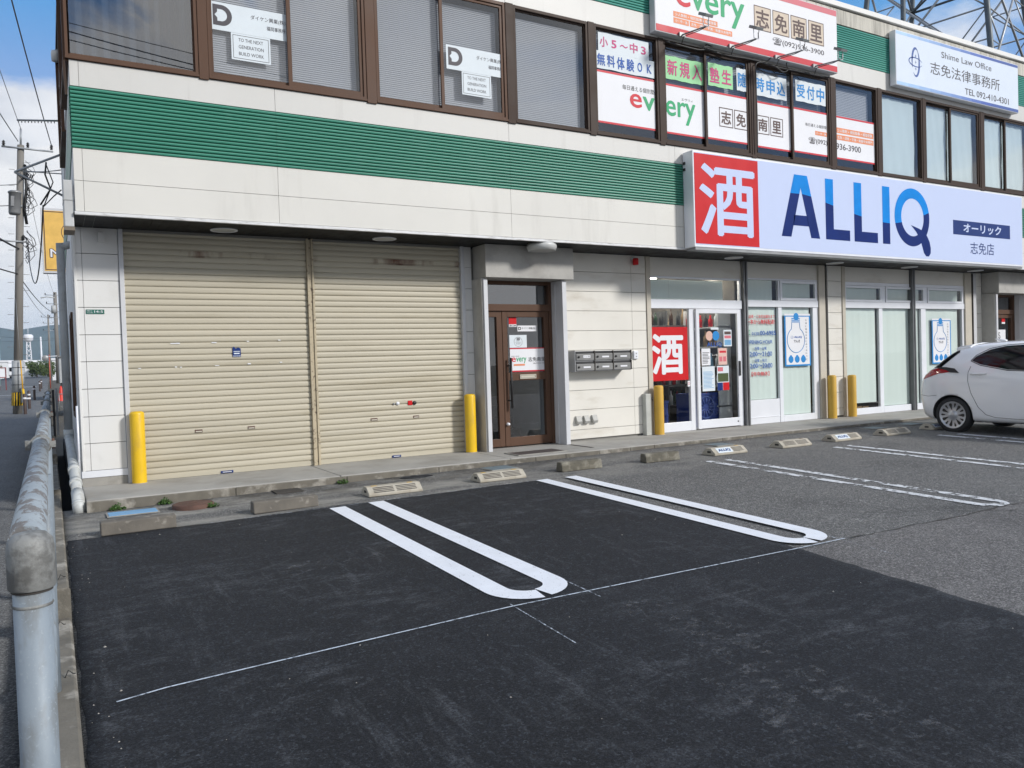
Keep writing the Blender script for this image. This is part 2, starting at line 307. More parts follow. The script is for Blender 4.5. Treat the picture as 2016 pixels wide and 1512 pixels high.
def paint_worn():
    m = mat('worn_road_paint', (.60, .62, .64), .7, var=.1, scale=8); nt = m.node_tree; L = nt.links.new
    b = [n for n in nt.nodes if n.type == 'BSDF_PRINCIPLED'][0]; out = [n for n in nt.nodes if n.type == 'OUTPUT_MATERIAL'][0]
    tc = N(nt, 'ShaderNodeTexCoord'); n1 = N(nt, 'ShaderNodeTexNoise', i_Scale=11.0, i_Detail=8.0, i_Roughness=.68); L(tc.outputs['Object'], n1.inputs['Vector'])
    n2 = N(nt, 'ShaderNodeTexNoise', i_Scale=1.7, i_Detail=3.0); L(tc.outputs['Object'], n2.inputs['Vector'])
    ad = N(nt, 'ShaderNodeMath', operation='MULTIPLY_ADD', i_1=.5); L(n2.outputs['Fac'], ad.inputs[0]); L(n1.outputs['Fac'], ad.inputs[2])
    r = ramp(nt, .775, .81); L(ad.outputs[0], r.inputs[0])
    tr = N(nt, 'ShaderNodeBsdfTransparent'); mx = N(nt, 'ShaderNodeMixShader'); L(r.outputs[0], mx.inputs[0]); L(b.outputs[0], mx.inputs[1]); L(tr.outputs[0], mx.inputs[2]); L(mx.outputs[0], out.inputs[0])
    return m
M['line_worn'] = paint_worn()
def holes(m, sc_, lo, hi):
    nt = m.node_tree; L = nt.links.new
    b = [n for n in nt.nodes if n.type == 'BSDF_PRINCIPLED'][0]; out = [n for n in nt.nodes if n.type == 'OUTPUT_MATERIAL'][0]
    tc = N(nt, 'ShaderNodeTexCoord'); n1 = N(nt, 'ShaderNodeTexNoise', i_Scale=sc_, i_Detail=5.0, i_Roughness=.75); L(tc.outputs['Object'], n1.inputs['Vector'])
    r = ramp(nt, lo, hi); L(n1.outputs['Fac'], r.inputs[0]); tr = N(nt, 'ShaderNodeBsdfTransparent'); mx = N(nt, 'ShaderNodeMixShader'); L(r.outputs[0], mx.inputs[0]); L(b.outputs[0], mx.inputs[1]); L(tr.outputs[0], mx.inputs[2]); L(mx.outputs[0], out.inputs[0])
holes(M['line_white'], 52.0, .63, .68)
def chalk_mat(name='chalk_line', CH=(.48, .66)):
    m = mat(name, (.52, .58, .66), .9, var=.1); nt = m.node_tree; L = nt.links.new
    b = [n for n in nt.nodes if n.type == 'BSDF_PRINCIPLED'][0]; out = [n for n in nt.nodes if n.type == 'OUTPUT_MATERIAL'][0]
    tc = N(nt, 'ShaderNodeTexCoord'); n1 = N(nt, 'ShaderNodeTexNoise', i_Scale=23.0, i_Detail=7.0, i_Roughness=.75); L(tc.outputs['Object'], n1.inputs['Vector'])
    r = ramp(nt, CH[0], CH[1]); L(n1.outputs['Fac'], r.inputs[0])
    tr = N(nt, 'ShaderNodeBsdfTransparent'); mx = N(nt, 'ShaderNodeMixShader'); L(r.outputs[0], mx.inputs[0]); L(b.outputs[0], mx.inputs[1]); L(tr.outputs[0], mx.inputs[2]); L(mx.outputs[0], out.inputs[0])
    return m
M['chalk'] = chalk_mat(); M['chalk_dust'] = chalk_mat('faint_chalk', (.40, .56))

def asphalt(name, base, light, dark, speck, scuff=None, dust=None, grain=4.0):
    m = bpy.data.materials.new(name); m.use_nodes = True; nt = m.node_tree; nt.nodes.clear(); L = nt.links.new
    out = N(nt, 'ShaderNodeOutputMaterial'); b = N(nt, 'ShaderNodeBsdfPrincipled'); b.inputs['Roughness'].default_value = .82; b.inputs['Specular IOR Level'].default_value = .35
    L(b.outputs[0], out.inputs[0]); tc = N(nt, 'ShaderNodeTexCoord'); P = tc.outputs['Object']
    def noise(s, d=5.0, r=.55, st=(1, 1, 1), rot=0, dist=0):
        mp = N(nt, 'ShaderNodeMapping'); mp.inputs['Scale'].default_value = st; mp.inputs['Rotation'].default_value = (0, 0, rot); L(P, mp.inputs[0])
        n = N(nt, 'ShaderNodeTexNoise', i_Scale=s, i_Detail=d, i_Roughness=r, i_Distortion=dist); L(mp.outputs[0], n.inputs['Vector']); return n.outputs['Fac']
    def mixc(f, a, c2):
        mx = N(nt, 'ShaderNodeMix', data_type='RGBA'); L(f, mx.inputs[0])
        if isinstance(a, tuple): mx.inputs[6].default_value = a + (1,)
        else: L(a, mx.inputs[6])
        if isinstance(c2, tuple): mx.inputs[7].default_value = c2 + (1,)
        else: L(c2, mx.inputs[7])
        return mx.outputs[2]
    def rp(f, a, c): r = ramp(nt, a, c); L(f, r.inputs[0]); return r.outputs[0]
    def mul(a, k):
        q = N(nt, 'ShaderNodeMath', operation='MULTIPLY'); L(a, q.inputs[0])
        if isinstance(k, float): q.inputs[1].default_value = k
        else: L(k, q.inputs[1])
        return q.outputs[0]
    c = mixc(rp(noise(1.3, 6, .6), .35, .68), base, light)
    c = mixc(rp(noise(.55, 4), .55, .75), c, dark)
    v = N(nt, 'ShaderNodeTexVoronoi', i_Scale=150.0); L(P, v.inputs['Vector'])
    vv = N(nt, 'ShaderNodeSeparateColor'); L(v.outputs['Color'], vv.inputs[0])
    c = mixc(mul(rp(vv.outputs[0], .80, .97), .6), c, speck)
    c = mixc(mul(rp(noise(190, 3, .6), .52, .64), .6), c, dark)
    g = N(nt, 'ShaderNodeMath', operation='MULTIPLY_ADD', i_1=grain, i_2=1.0 - grain * .5); L(noise(62, 4, .75), g.inputs[0])
    g2 = N(nt, 'ShaderNodeVectorMath', operation='SCALE'); L(c, g2.inputs[0]); L(g.outputs[0], g2.inputs['Scale']); c = g2.outputs[0]
    gg = N(nt, 'ShaderNodeMath', operation='MULTIPLY_ADD', i_1=1.4, i_2=.3); L(noise(24, 4, .7), gg.inputs[0]); g3 = N(nt, 'ShaderNodeVectorMath', operation='SCALE'); L(c, g3.inputs[0]); L(gg.outputs[0], g3.inputs['Scale']); c = g3.outputs[0]
    pit = rp(noise(78, 4, .8), .47, .38); c = mixc(mul(pit, .75), c, tuple(q * .35 for q in dark))
    v2 = N(nt, 'ShaderNodeTexVoronoi', i_Scale=55.0); L(P, v2.inputs['Vector']); vs2 = N(nt, 'ShaderNodeSeparateColor'); L(v2.outputs['Color'], vs2.inputs[0])
    c = mixc(mul(mul(rp(vs2.outputs[0], .90, .96), rp(v2.outputs['Distance'], .42, .30)), .5), c, speck)
    if scuff:
        st_ = rp(noise(64, 4, .8), .40, .58)
        s1 = mul(rp(noise(3.2, 10, .72, (1.0, 2.6, 1), .35, .4), .50, .72), rp(noise(.9, 3), .40, .58))
        c = mixc(mul(mul(s1, st_), .72), c, scuff)
        s2 = mul(rp(noise(2.6, 10, .74, (3.4, .5, 1), -.55, .3), .54, .74), rp(noise(.55, 3, .5, (1, 1, 1), 1.0), .42, .58))
        c = mixc(mul(mul(s2, st_), .78), c, scuff)
    if dust:
        s3 = rp(noise(1.4, 8, .68, (.6, 2.2, 1)), .42, .62)
        sp = N(nt, 'ShaderNodeSeparateXYZ'); L(P, sp.inputs[0])
        e1 = N(nt, 'ShaderNodeMapRange', i_1=-3.3, i_2=-2.4, i_3=0.0, i_4=1.0); L(sp.outputs[1], e1.inputs[0])
        e2 = N(nt, 'ShaderNodeMapRange', i_1=3.0, i_2=8.0, i_3=1.0, i_4=0.25); L(sp.outputs[0], e2.inputs[0])
        c = mixc(mul(mul(mul(s3, e1.outputs[0]), e2.outputs[0]), .9), c, dust)
        c = mixc(mul(rp(noise(7, 8, .7, (1, 1.6, 1)), .60, .68), .35), c, dust)
        e3 = N(nt, 'ShaderNodeMapRange', i_1=-2.2, i_2=-1.4, i_3=0.0, i_4=1.0); L(sp.outputs[1], e3.inputs[0])
        c = mixc(mul(mul(mul(rp(noise(2.2, 8, .7), .46, .60), e3.outputs[0]), e2.outputs[0]), .8), c, (.060, .054, .045))
    L(c, b.inputs['Base Color'])
    bm_ = N(nt, 'ShaderNodeBump', i_Strength=.8, i_Distance=.010); L(noise(85, 5, .75), bm_.inputs['Height']); L(bm_.outputs[0], b.inputs['Normal'])
    return m
M['asphalt_new'] = asphalt('fresh_asphalt', (.0165, .0195, .0262), (.0235, .0270, .0350), (.009, .010, .0125), (.062, .070, .082), scuff=(.125, .134, .148))
M['asphalt_old'] = asphalt('old_asphalt', (.200, .200, .195), (.245, .243, .235), (.105, .105, .104), (.42, .415, .40), dust=(.31, .30, .27), grain=3.0)
M['asphalt_mid'] = asphalt('worn_asphalt', (.215, .207, .202), (.25, .242, .235), (.135, .131, .130), (.38, .37, .36), scuff=(.25, .245, .235), grain=2.4)
M['asphalt_road'] = asphalt('road_asphalt', (.185, .190, .195), (.22, .225, .225), (.125, .128, .13), (.25, .255, .26), scuff=(.22, .22, .22))
M['earth'] = mat('bare_earth', (.10, .09, .07), .95, var=.3, scale=.2)
M['trench'] = mat('dark_soil', (.022, .021, .020), .95, var=.4, scale=6, bump=.4)
M['hill'] = mat('forest_hill', (.045, .060, .045), .9, var=.35, scale=.008)

def each(name, boxes, m, parent, bevel=.004):
    return [MB().box(*b).build(name, m, parent, bevel=bevel) for b in boxes]
# ------------------------------------------------------------------ setting
def gz(x, y): return -0.12 + 0.075 * (1 - math.exp(-max(x, 0) / 5)) + 0.025 * (y + 1.25)
def rz_(y): return -0.36 + 0.0125 * (y + 10.5)
def sheet(name, mat_, xs, ys, zf, dz=0.0, warp=None, skirt=0.0):
    mb = MB(); vs = []; nx = len(xs)
    for y in ys:
        for x in xs:
            X, Y = warp(x, y) if warp else (x, y); vs.append((X, Y, zf(X, Y) + dz))
    mb.add(vs, [(j * nx + i, j * nx + i + 1, (j + 1) * nx + i + 1, (j + 1) * nx + i) for j in range(len(ys) - 1) for i in range(nx - 1)], smooth=True)
    if skirt:
        per = [j for j in range(nx)] + [k * nx + nx - 1 for k in range(1, len(ys))] + [(len(ys) - 1) * nx + j for j in range(nx - 2, -1, -1)] + [k * nx for k in range(len(ys) - 2, 0, -1)]
        lo = [(vs[i][0], vs[i][1], vs[i][2] - skirt) for i in per]; n = len(per)
        mb.add([vs[i] for i in per] + lo, [(i, (i + 1) % n, n + (i + 1) % n, n + i) for i in range(n)])
    return mb.build(name, mat_)
def lin(a, b, n): return [a + (b - a) * i / n for i in range(n + 1)]
def wob(t, s=1.0): return .5 * math.sin(t * 3.1 * s + .4) + .3 * math.sin(t * 7.7 * s + 1.3) + .2 * math.sin(t * 17.3 * s + 2.2)
# terrain to the horizon
def terr(x, y): return -1.2 + 0.0125 * (min(max(y, -40), 160) + 10.5) * (1 if y > -10.5 else .3)
tag(sheet('ground', M['earth'], [-5000, -1200, -400, -100, -20, 0, 20, 100, 400, 1200, 5000], [-3000, -600, -150, -40, -10.5, 20, 60, 110, 160, 400, 1200, 5000], terr), kind='structure')
tag(sheet('road', M['asphalt_road'], [-7.2, -4.0, -2.0, -1.0, -0.44], [-60, -30, -15, -10, -5, 0, 5, 10, 20, 40, 80, 120, 160], lambda x, y: rz_(y), 0.0, skirt=.5), kind='structure')
tag(sheet('parking_lot', M['asphalt_old'], [-0.225, -.1, 0] + lin(.4, 12, 29) + [14, 18, 24, 32, 45], lin(-40, -12, 7) + lin(-11, -1.0, 20), gz, 0.0, skirt=.6), kind='structure')
# freshly laid asphalt with a ragged edge
def patch_x1(y): return 4.58 + 0.10 * (y + 6.4) if y < -6.4 else 4.58 + 0.045 * (y + 6.4)
def patch_warp(u, v):
    y1 = -2.62 + .035 * wob(u * 5) ; y = -26 + (y1 + 26) * v
    x1 = patch_x1(y) + .016 * wob(y * 4.0) + .012 * math.sin(y * 61) * math.sin(y * 23 + 1); x0 = -0.205 + .010 * wob(y * 3)
    return x0 + (x1 - x0) * u, y
tag(sheet('fresh_asphalt', M['asphalt_new'], lin(0, 1, 60), [0, .1, .25, .4, .5, .58] + lin(.6, 1, 110), gz, .010, warp=patch_warp, skirt=.02), kind='structure')
def mid_warp(u, v):
    y1 = -6.44 + .02 * wob(u * 40) - .004 * (u * 15); y = -26 + (y1 + 26) * v
    x0 = patch_x1(y) + .02 * wob(y * 4.0); return x0 + (30 - x0) * u ** 1.6, y
tag(sheet('worn_asphalt', M['asphalt_mid'], lin(0, 1, 120), [0, .3, .5] + lin(.6, 1, 40), gz, .005, warp=mid_warp), kind='structure')
# crack along the seam of the older asphalt
def crack(pts, w, name='crack', label=None):
    mb = MB()
    P = []
    for (x0, y0), (x1, y1) in zip(pts[:-1], pts[1:]):
        n = max(2, int(math.hypot(x1 - x0, y1 - y0) / .06))
        for i in range(n): t = i / n; P.append((x0 + (x1 - x0) * t + rnd.uniform(-.012, .012), y0 + (y1 - y0) * t + rnd.uniform(-.015, .015)))
    vs = []
    for i, (x, y) in enumerate(P):
        ww = w * rnd.uniform(.25, 1.2) * (1 if 0 < i < len(P) - 1 else .05)
        vs += [(x, y - ww, gz(x, y) + .0085), (x, y + ww, gz(x, y) + .0085)]
    mb.add(vs, [(2 * i, 2 * i + 2, 2 * i + 3, 2 * i + 1) for i in range(len(P) - 1)])
    return tag(mb.build(name, M['slot']), kind='structure')
crack([(5.12, -6.405), (5.6, -6.45), (6.04, -6.44), (6.5, -6.48), (7.07, -6.46), (8.2, -6.5), (9.5, -6.44)], .010)
crack([(7.0, -6.47), (7.2, -6.62), (7.35, -6.64)], .008)
# kerb between the lot and the road, and the drain trench beside the building
kb = MB()
for i in range(11):
    y0 = -40 + i * 5.0; y1 = y0 + 4.985
    kb.prism([(-.44, 0), (-.235, 0), (-.22, -.012), (-.22, -.8), (-.44, -.8)], 'y', y0, y1)
    for k in range(-10, 0):
        x, y, z = kb.v[k]; kb.v[k] = (x, y, z + (rz_(y) if y > 0 else max(rz_(y), gz(0, y)) + .035))
tag(kb.build('kerb', M['kerb_face'], bevel=.008), kind='structure')
tr = MB(); tr.box(-.219, -.005, -1.0, 12, -1.0, -.62); tr.box(-.06, -.004, -1.02, 12, -.62, -.2)
tag(tr.build('drain_trench', M['trench']), kind='structure')
# raised concrete walkway in front of the shops
wk = MB(); xs = [-0.005, 2.7, 5.06, 8.35, 10.85, 13.1, 16.0, 19.0, 24.0]
for a, b_ in zip(xs[:-1], xs[1:]): wk.box(a + .003, b_ - .003, -1.235, .30, -.5, 0.0)
wko = tag(wk.build('walkway', M['platform'], bevel=.012), kind='structure')
kf = MB(); x = -.005
while x < 24:
    w_ = rnd.uniform(.42, .6) if x > 4 else rnd.uniform(.9, 1.5); kf.box(x + .003, x + w_ - .003, -1.262, -1.236, -.45, -.012); x += w_
tag(kf.build('walkway_kerb', M['kerb_face'], bevel=.006), kind='structure')
tag(MB().box(-.35, .35, -.24, .24, -.02, 0.0).build('asphalt_patch', M['slot'], bevel=.004), kind='structure')
bpy.data.objects['asphalt_patch'].scale = (.44, .62, 1); bpy.data.objects['asphalt_patch'].location = (2.02, -1.36, gz(2, -1.36) + .012)
ap2 = MB(); pts = [(.2 * (1 + .25 * wob(k * .9)) * math.cos(k * PI / 10), .10 * (1 + .3 * wob(k * 1.3)) * math.sin(k * PI / 10)) for k in range(20)]
ap2.prism(pts, 'z', 0, .006); o = tag(ap2.build('asphalt_patch', M['asphalt_new']), kind='structure'); o.location = (3.6, -1.42, gz(3.6, -1.42))
# hills
hl = MB(); vs = []; n = 90
for i in range(n + 1):
    a = math.radians(-75 + 150 * i / n); d = 3000; h = 205 + 26 * math.sin(i * .37 + 1) + 14 * math.sin(i * 1.1) + 7 * math.sin(i * 2.7)
    vs += [(d * math.sin(a), d * math.cos(a), -10), (d * .98 * math.sin(a) * .96, d * .98 * math.cos(a) * .96, 40), (d * math.sin(a), d * math.cos(a), h), (1.25 * d * math.sin(a), 1.25 * d * math.cos(a), h * .5)]
hl.add(vs, [(4 * i + k, 4 * i + 4 + k, 4 * i + 5 + k, 4 * i + 1 + k) for i in range(n) for k in (0, 1, 2)], smooth=True)
tag(hl.build('hills', M['hill']), kind='structure')

# ------------------------------------------------------------------ the building
B = thing('shop_building', 'two storey cream shop building with green corrugated bands and bronze window frames', 'building', (0, 0, 0))
XR = 24.0; FY = -0.8; DEPTH = 10.0; XF = 0.13      # the far left corner leans out of square
def siding(xa, xb, m, bottom=.18, name='siding', top=3.03, seams=()):
    zs = [z for z in (.18, .50, .815, 1.14, 1.46, 1.775, 2.095, 2.41, 2.725) if z > bottom + .02]; zs = [bottom] + zs + [top]
    xs = [xa] + list(seams) + [xb]; mb = MB()
    for z0, z1 in zip(zs[:-1], zs[1:]):
        for a, b_ in zip(xs[:-1], xs[1:]): mb.box(a + .002, b_ - .0015, 0.0, .03, z0 + .003, z1 - .003)
    return mb.build(name, m, B, bevel=.003)
each('wall_backing', [(.02, 5.05, .075, .12, -.5, 3.0), (5.05, 5.35, .031, .12, 0, 3.0), (6.60, 8.60, .031, .12, 0.0, 3.0), (13.06, 13.66, .031, .12, 0, 3.0), (.02, .49, .031, .07, .1, 3.0), (17.8, 18.6, .031, .12, 0, 3.0), (20.0, XR, .031, .12, 0, 3.0)], M['joint'], B, 0)
siding(.02, .485, M['siding_white'], seams=(.10,)); siding(5.075, 5.20, M['siding_white'], .06); siding(6.62, 8.51, M['siding'], .03, seams=(8.20,)); siding(13.14, 13.56, M['siding'], .03); siding(20.02, XR, M['siding'], .03)
mb = MB(); mb.box(.0, .487, -.012, .03, .10, .178); mb.build('base_trim', M['alu'], B, bevel=.004)
mb = MB(); mb.box(.0, .487, -.004, .10, -.5, .098); mb.build('plinth', M['plinth'], B, bevel=.006)
mb = MB(); mb.box(.012, .040, -.008, .03, .10, 3.03); mb.build('corner_trim', M['siding_white'], B, bevel=.004)
# side wall towards the lane
sw = MB()
zz = [-.1, .5, 1.14, 1.775, 2.41, 3.03, 3.39, 3.74, 4.40, 4.68, 6.34, 6.68, 7.36, 7.66]
for z0, z1 in zip(zz[:-1], zz[1:]):
    if z0 in (3.74, 6.68): continue
    y0 = 0.0 if z0 < 3.0 else (1.05 if z0 == 4.68 else FY)
    xo = -.0 if z0 < 3.0 else .03
    sw.prism([(xo, y0 + .031), (XF, DEPTH), (XF + .2, DEPTH), (xo + .2, y0 + .031)], 'z', z0 + .003, z1 - .003)
sw.build('side_wall', M['siding_white'], B)
for zb in (3.742, 6.682):
    sg = MB()
    for k in range(16): sg.prism([(.02, FY + .02), (XF - .015, DEPTH), (XF + .1, DEPTH), (.12, FY + .02)], 'z', zb + k * .041, zb + k * .041 + .034)
    sg.build('side_cladding', M['green'], B)
each('building_core', [(.25, XR, .35, DEPTH, 3.05, 7.5), (.25, 5.3, .35, DEPTH, -.1, 3.05), (6.64, 8.4, .35, DEPTH, -.1, 3.05), (5.3, 6.64, 3.6, DEPTH, -.1, 3.05), (8.4, XR, 3.6, DEPTH, -.1, 3.05)], M['dark_room'], B, 0)
rf = MB(); rf.box(.25, XR, .3, DEPTH - .1, 7.50, 7.56); rf.build('roof', M['conc_wall'], B)
# fascia panels
SE = [.032, .12, 2.20, 5.45, 8.52, 11.3, 14.2, 17.0, 20.0, XR]
def band(z0, z1, m, name, y=FY, seams=SE):
    mb = MB()
    for a, b_ in zip(seams[:-1], seams[1:]): mb.box(a + .0015, b_ - .0015, y, y + .03, z0 + .002, z1 - .002)
    return mb.build(name, m, B, bevel=.002)
each('fascia_backing', [(.04, XR, FY + .031, FY + .06, 3.05, 4.68), (.04, XR, FY + .031, FY + .06, 6.34, 7.66)], M['joint'], B, 0)
band(3.065, 3.395, M['cream'], 'fascia_panel'); band(3.395, 3.742, M['cream'], 'fascia_panel'); band(4.402, 4.68, M['cream_upper'], 'fascia_panel')
band(6.34, 6.68, M['cream_upper'], 'fascia_panel'); band(7.362, 7.635, M['parapet'], 'parapet')
def ribs(zb, m, n=16, p=.04125):
    mb = MB()
    for a, b_ in zip(SE[1:-1], SE[2:]):
        if a < .2: a = .032
        prof = []
        for k in range(n):
            z = zb + k * p; prof += [(FY + .012, z), (FY - .012, z + .004), (FY - .016, z + .016), (FY - .012, z + .029), (FY + .012, z + .033)]
        prof.append((FY + .012, zb + n * p)); mb.strip(prof, 'x', a, b_ - .002)
    return mb.build('corrugated_band', m, B, recalc=False)
ribs(3.742, M['green']); ribs(6.682, M['teal'])
mb = MB(); mb.box(.02, XR, FY - .04, FY + .2, 7.665, 7.76); mb.build('roof_coping', M['coping'], B, bevel=.006)
mb = MB(); mb.box(.024, XR, FY - .012, FY + .03, 3.028, 3.062); mb.build('fascia_lip', M['lip'], B, bevel=.003)
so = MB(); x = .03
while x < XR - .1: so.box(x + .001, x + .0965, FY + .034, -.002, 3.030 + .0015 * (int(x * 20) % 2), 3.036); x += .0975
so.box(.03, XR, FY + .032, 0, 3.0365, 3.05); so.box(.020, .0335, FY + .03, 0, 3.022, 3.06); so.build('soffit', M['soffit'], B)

# second floor windows: bay = (x0, x1, [splits], kind)
GY = FY + .035
BAYS = [(.0, 1.345, (), 'dark'), (1.455, 3.365, (2.41,), 'blind'), (3.5, 5.44, (4.46,), 'blind'), (5.575, 6.86, (), 'blind'), (6.98, 8.215, (), 'half'), (8.33, 10.25, (9.245,), 'half'),
        (10.36, 12.30, (11.317,), 'half'), (12.425, 13.66, (), 'half'), (13.77, 15.08, (), 'pale'), (15.18, 17.12, (16.08,), 'pale'), (17.25, 19.12, (18.13,), 'pale'), (19.24, 20.5, (), 'pale'), (20.62, 22.5, (21.56,), 'pale')]
def frame_rect(mb, x0, x1, z0, z1, w, y0, y1, wb=None, wt=None):
    wb = wb or w; wt = wt or w
    mb.box(x0, x0 + w, y0, y1, z0, z1); mb.box(x1 - w, x1, y0, y1, z0, z1); mb.box(x0 + w, x1 - w, y0, y1, z0, z0 + wb); mb.box(x0 + w, x1 - w, y0, y1, z1 - wt, z1)
def slat_blind(x0, x1, z0, z1, y, parent, m, pitch=.026):
    mb = MB(); z = z0
    while z < z1 - pitch:
        mb.quad((x0, y, z), (x1, y, z), (x1, y + .010, z + pitch * 1.02), (x0, y + .010, z + pitch * 1.02)); z += pitch
    return mb.build('blind', m, parent, recalc=False)
for bi, (x0, x1, sp, kind) in enumerate(BAYS):
    br = M['brown'] if x0 < 5 else M['brown2']
    mb = MB(); frame_rect(mb, x0, x1, 4.682, 6.338, .032, FY - .012, FY + .085, .055, .045)
    mb.box(x0 - .002, x1 + .002, FY - .026, FY - .0125, 4.682, 4.712)
    w = mb.build('window', br, B, bevel=.004)
    gm = M['glass_dark'] if kind == 'dark' else M['glass']
    if not sp:
        pf = MB(); frame_rect(pf, x0 + .033, x1 - .033, 4.738, 6.292, .018, FY + .02, FY + .05); pf.build('sash', br, w)
        MB().rect(x0 + .05, x1 - .05, 4.755, 6.275, GY).build('pane', gm, w, recalc=False)
    else:
        s = sp[0]
        a = MB(); frame_rect(a, x0 + .033, s + .03, 4.738, 6.292, .030, FY + .045, FY + .07, .05, .035); a.build('sash', br, w, bevel=.003)
        a = MB(); frame_rect(a, s - .03, x1 - .033, 4.738, 6.292, .042, FY + .005, FY + .035, .060, .035); a.build('sash', br, w, bevel=.003)
        MB().rect(x0 + .06, s + .0, 4.785, 6.26, FY + .058).build('pane', gm, w, recalc=False)
        MB().rect(s + .01, x1 - .07, 4.795, 6.26, FY + .02).build('pane', gm, w, recalc=False)
    if kind == 'blind': slat_blind(x0 + .04, x1 - .09, 4.74, 6.24, FY + .115, w, M['blind'])
    elif kind == 'half': slat_blind(x0 + .05, x1 - .10, 5.0, 6.28, FY + .125, w, M['blind'], .03)
    elif kind == 'pale':
        edges = [x0 + .05] + [s for s in sp] + [x1 - .09]
        for a, b_ in zip(edges[:-1], edges[1:]):
            pb = MB(); n = 14; vs = []
            for i in range(n + 1):
                for k in range(9): vs.append((a + .01 + (b_ - a - .04) * i / n, FY + .10 + .012 * wob(i * .5 + k * .23 + a), 4.75 + 1.50 * k / 8))
            pb.add(vs, [(i * 9 + k, (i + 1) * 9 + k, (i + 1) * 9 + k + 1, i * 9 + k + 1) for i in range(n) for k in range(8)], smooth=True); pb.build('blind', M['blind_pale'], w)
    else:
        cu = MB(); prof = [(x0 + .03 + i * .02, FY + .45 + .05 * math.sin(i * .9) + .02 * math.sin(i * 2.3)) for i in range(66)]; cu.strip(prof, 'z', 4.7, 6.3, smooth=True); cu.build('curtain', M['curtain'], w)
for (a, b_) in zip(BAYS[:-1], BAYS[1:]): MB().box(a[1] + .003, b_[0] - .003, FY - .022, FY + .08, 4.664, 6.345).build('window_post', M['brown2'] if a[0] > 3 else M['brown'], B, bevel=.004)
rb = MB(); rb.box(.06, XR, FY + .7, FY + .75, 4.68, 6.34); rb.build('room_backing', M['dark_room'], B)
# side windows seen edge-on
for (ya, yb, za, zb) in ((-.78, 1.0, 4.66, 6.36), (2.0, 4.2, 4.66, 6.36), (1.5, 2.4, .75, 2.15)):
    xa = .03 + (XF - .03) * (max(ya, 0)) / DEPTH
    mb = MB(); mb.box(xa - .05, xa + .02, ya, yb, za, za + .06); mb.box(xa - .05, xa + .02, ya, yb, zb - .06, zb); mb.box(xa - .05, xa + .02, ya, ya + .05, za + .06, zb - .06); mb.box(xa - .05, xa + .02, yb - .05, yb, za + .06, zb - .06)
    w = mb.build('side_window', M['brown'], B); MB().quad((xa - .02, ya + .05, za + .06), (xa - .02, yb - .05, za + .06), (xa - .02, yb - .05, zb - .06), (xa - .02, ya + .05, zb - .06)).build('pane', M['car_glass'], w, recalc=False)
mb = MB(); mb.prism([(-.03, 4.66), (.0, 4.66), (.01, 4.30), (-.012, 4.30)], 'y', FY - .0, FY + .05); mb.build('corner_bracket', M['brown2'], B)

# roller shutters
def shutter_mat():
    m = mat('shutter_beige', (.460, .422, .328), .5, var=.10, scale=1.0, stretch=(.25, 1, 11), dirt=(.33, .29, .20), dirt_scale=1.1, dirt_stretch=(.35, 1, 5), dirt_range=(.54, .78)); nt = m.node_tree; L = nt.links.new
    b = [n for n in nt.nodes if n.type == 'BSDF_PRINCIPLED'][0]; src = b.inputs['Base Color'].links[0].from_socket
    tc = N(nt, 'ShaderNodeTexCoord'); sp = N(nt, 'ShaderNodeSeparateXYZ'); L(tc.outputs['Object'], sp.inputs[0])
    # scraped rust where the curtain rubs
    cm = N(nt, 'ShaderNodeMath', operation='COMPARE', i_1=2.765, i_2=.042); L(sp.outputs[2], cm.inputs[0])
    mp = N(nt, 'ShaderNodeMapping'); mp.inputs['Scale'].default_value = (1, 1, .3); mp.inputs['Location'].default_value = (.35, 0, 0); L(tc.outputs['Object'], mp.inputs[0])
    n1 = N(nt, 'ShaderNodeTexNoise', i_Scale=1.9, i_Detail=5.0, i_Roughness=.62); L(mp.outputs[0], n1.inputs['Vector'])
    r = ramp(nt, .52, .66); L(n1.outputs['Fac'], r.inputs[0]); q = N(nt, 'ShaderNodeMath', operation='MULTIPLY'); L(cm.outputs[0], q.inputs[0]); L(r.outputs[0], q.inputs[1])
    mx = N(nt, 'ShaderNodeMix', data_type='RGBA'); L(q.outputs[0], mx.inputs[0]); L(src, mx.inputs[6]); mx.inputs[7].default_value = (.13, .055, .03, 1)
    L(mx.outputs[2], b.inputs['Base Color']); return m
M['shutter'] = shutter_mat()
def shutter(xa, xb):
    prof = [(.050, .0), (.034, .003), (.034, .062)]; p = .0762; z = .068
    while z < 3.0:
        prof += [(.046, z), (.046, z + .008), (.033, z + .011), (.029, z + .026), (.029, z + .052), (.033, z + p - .004)]; z += p
    mb = MB(); mb.strip(prof, 'x', xa, xb)
    return mb.build('shutter', M['shutter'], B, recalc=False)
s1 = shutter(.54, 2.735); s2 = shutter(2.83, 5.015)
def plate(par, x0, x1, z0, z1, m, name, y=.022, d=.012): return MB().box(x0, x1, y, y + d, z0, z1).build(name, M[m] if isinstance(m, str) else m, par, bevel=.002)
for par, hs in ((s1, ((1.26, 1.35), (1.90, 1.99))), (s2, ((3.56, 3.66), (4.20, 4.29)))):
    for a, b_ in hs:
        plate(par, a, b_, .545, .582, M['rust'], 'handle', .024, .012); plate(par, a + .008, b_ - .008, .551, .566, M['beige_frame'], 'handle', .018, .007)
plate(s2, 4.125, 4.19, .735, .80, M['red'], 'lock_label', .020); MB().lathe([(.0, .012), (.026, .012), (.028, .02), (.028, .035)], (4.225, 0, .765), 16, 'y').build('lock', M['black'], s2)
MB().lathe([(.0, .014), (.024, .014), (.026, .034)], (3.97, 0, .77), 16, 'y').build('lock', M['alu'], s2); MB().lathe([(.0, .014), (.014, .014), (.016, .034)], (3.91, 0, .765), 12, 'y').build('lock', M['grey_metal'], s2)
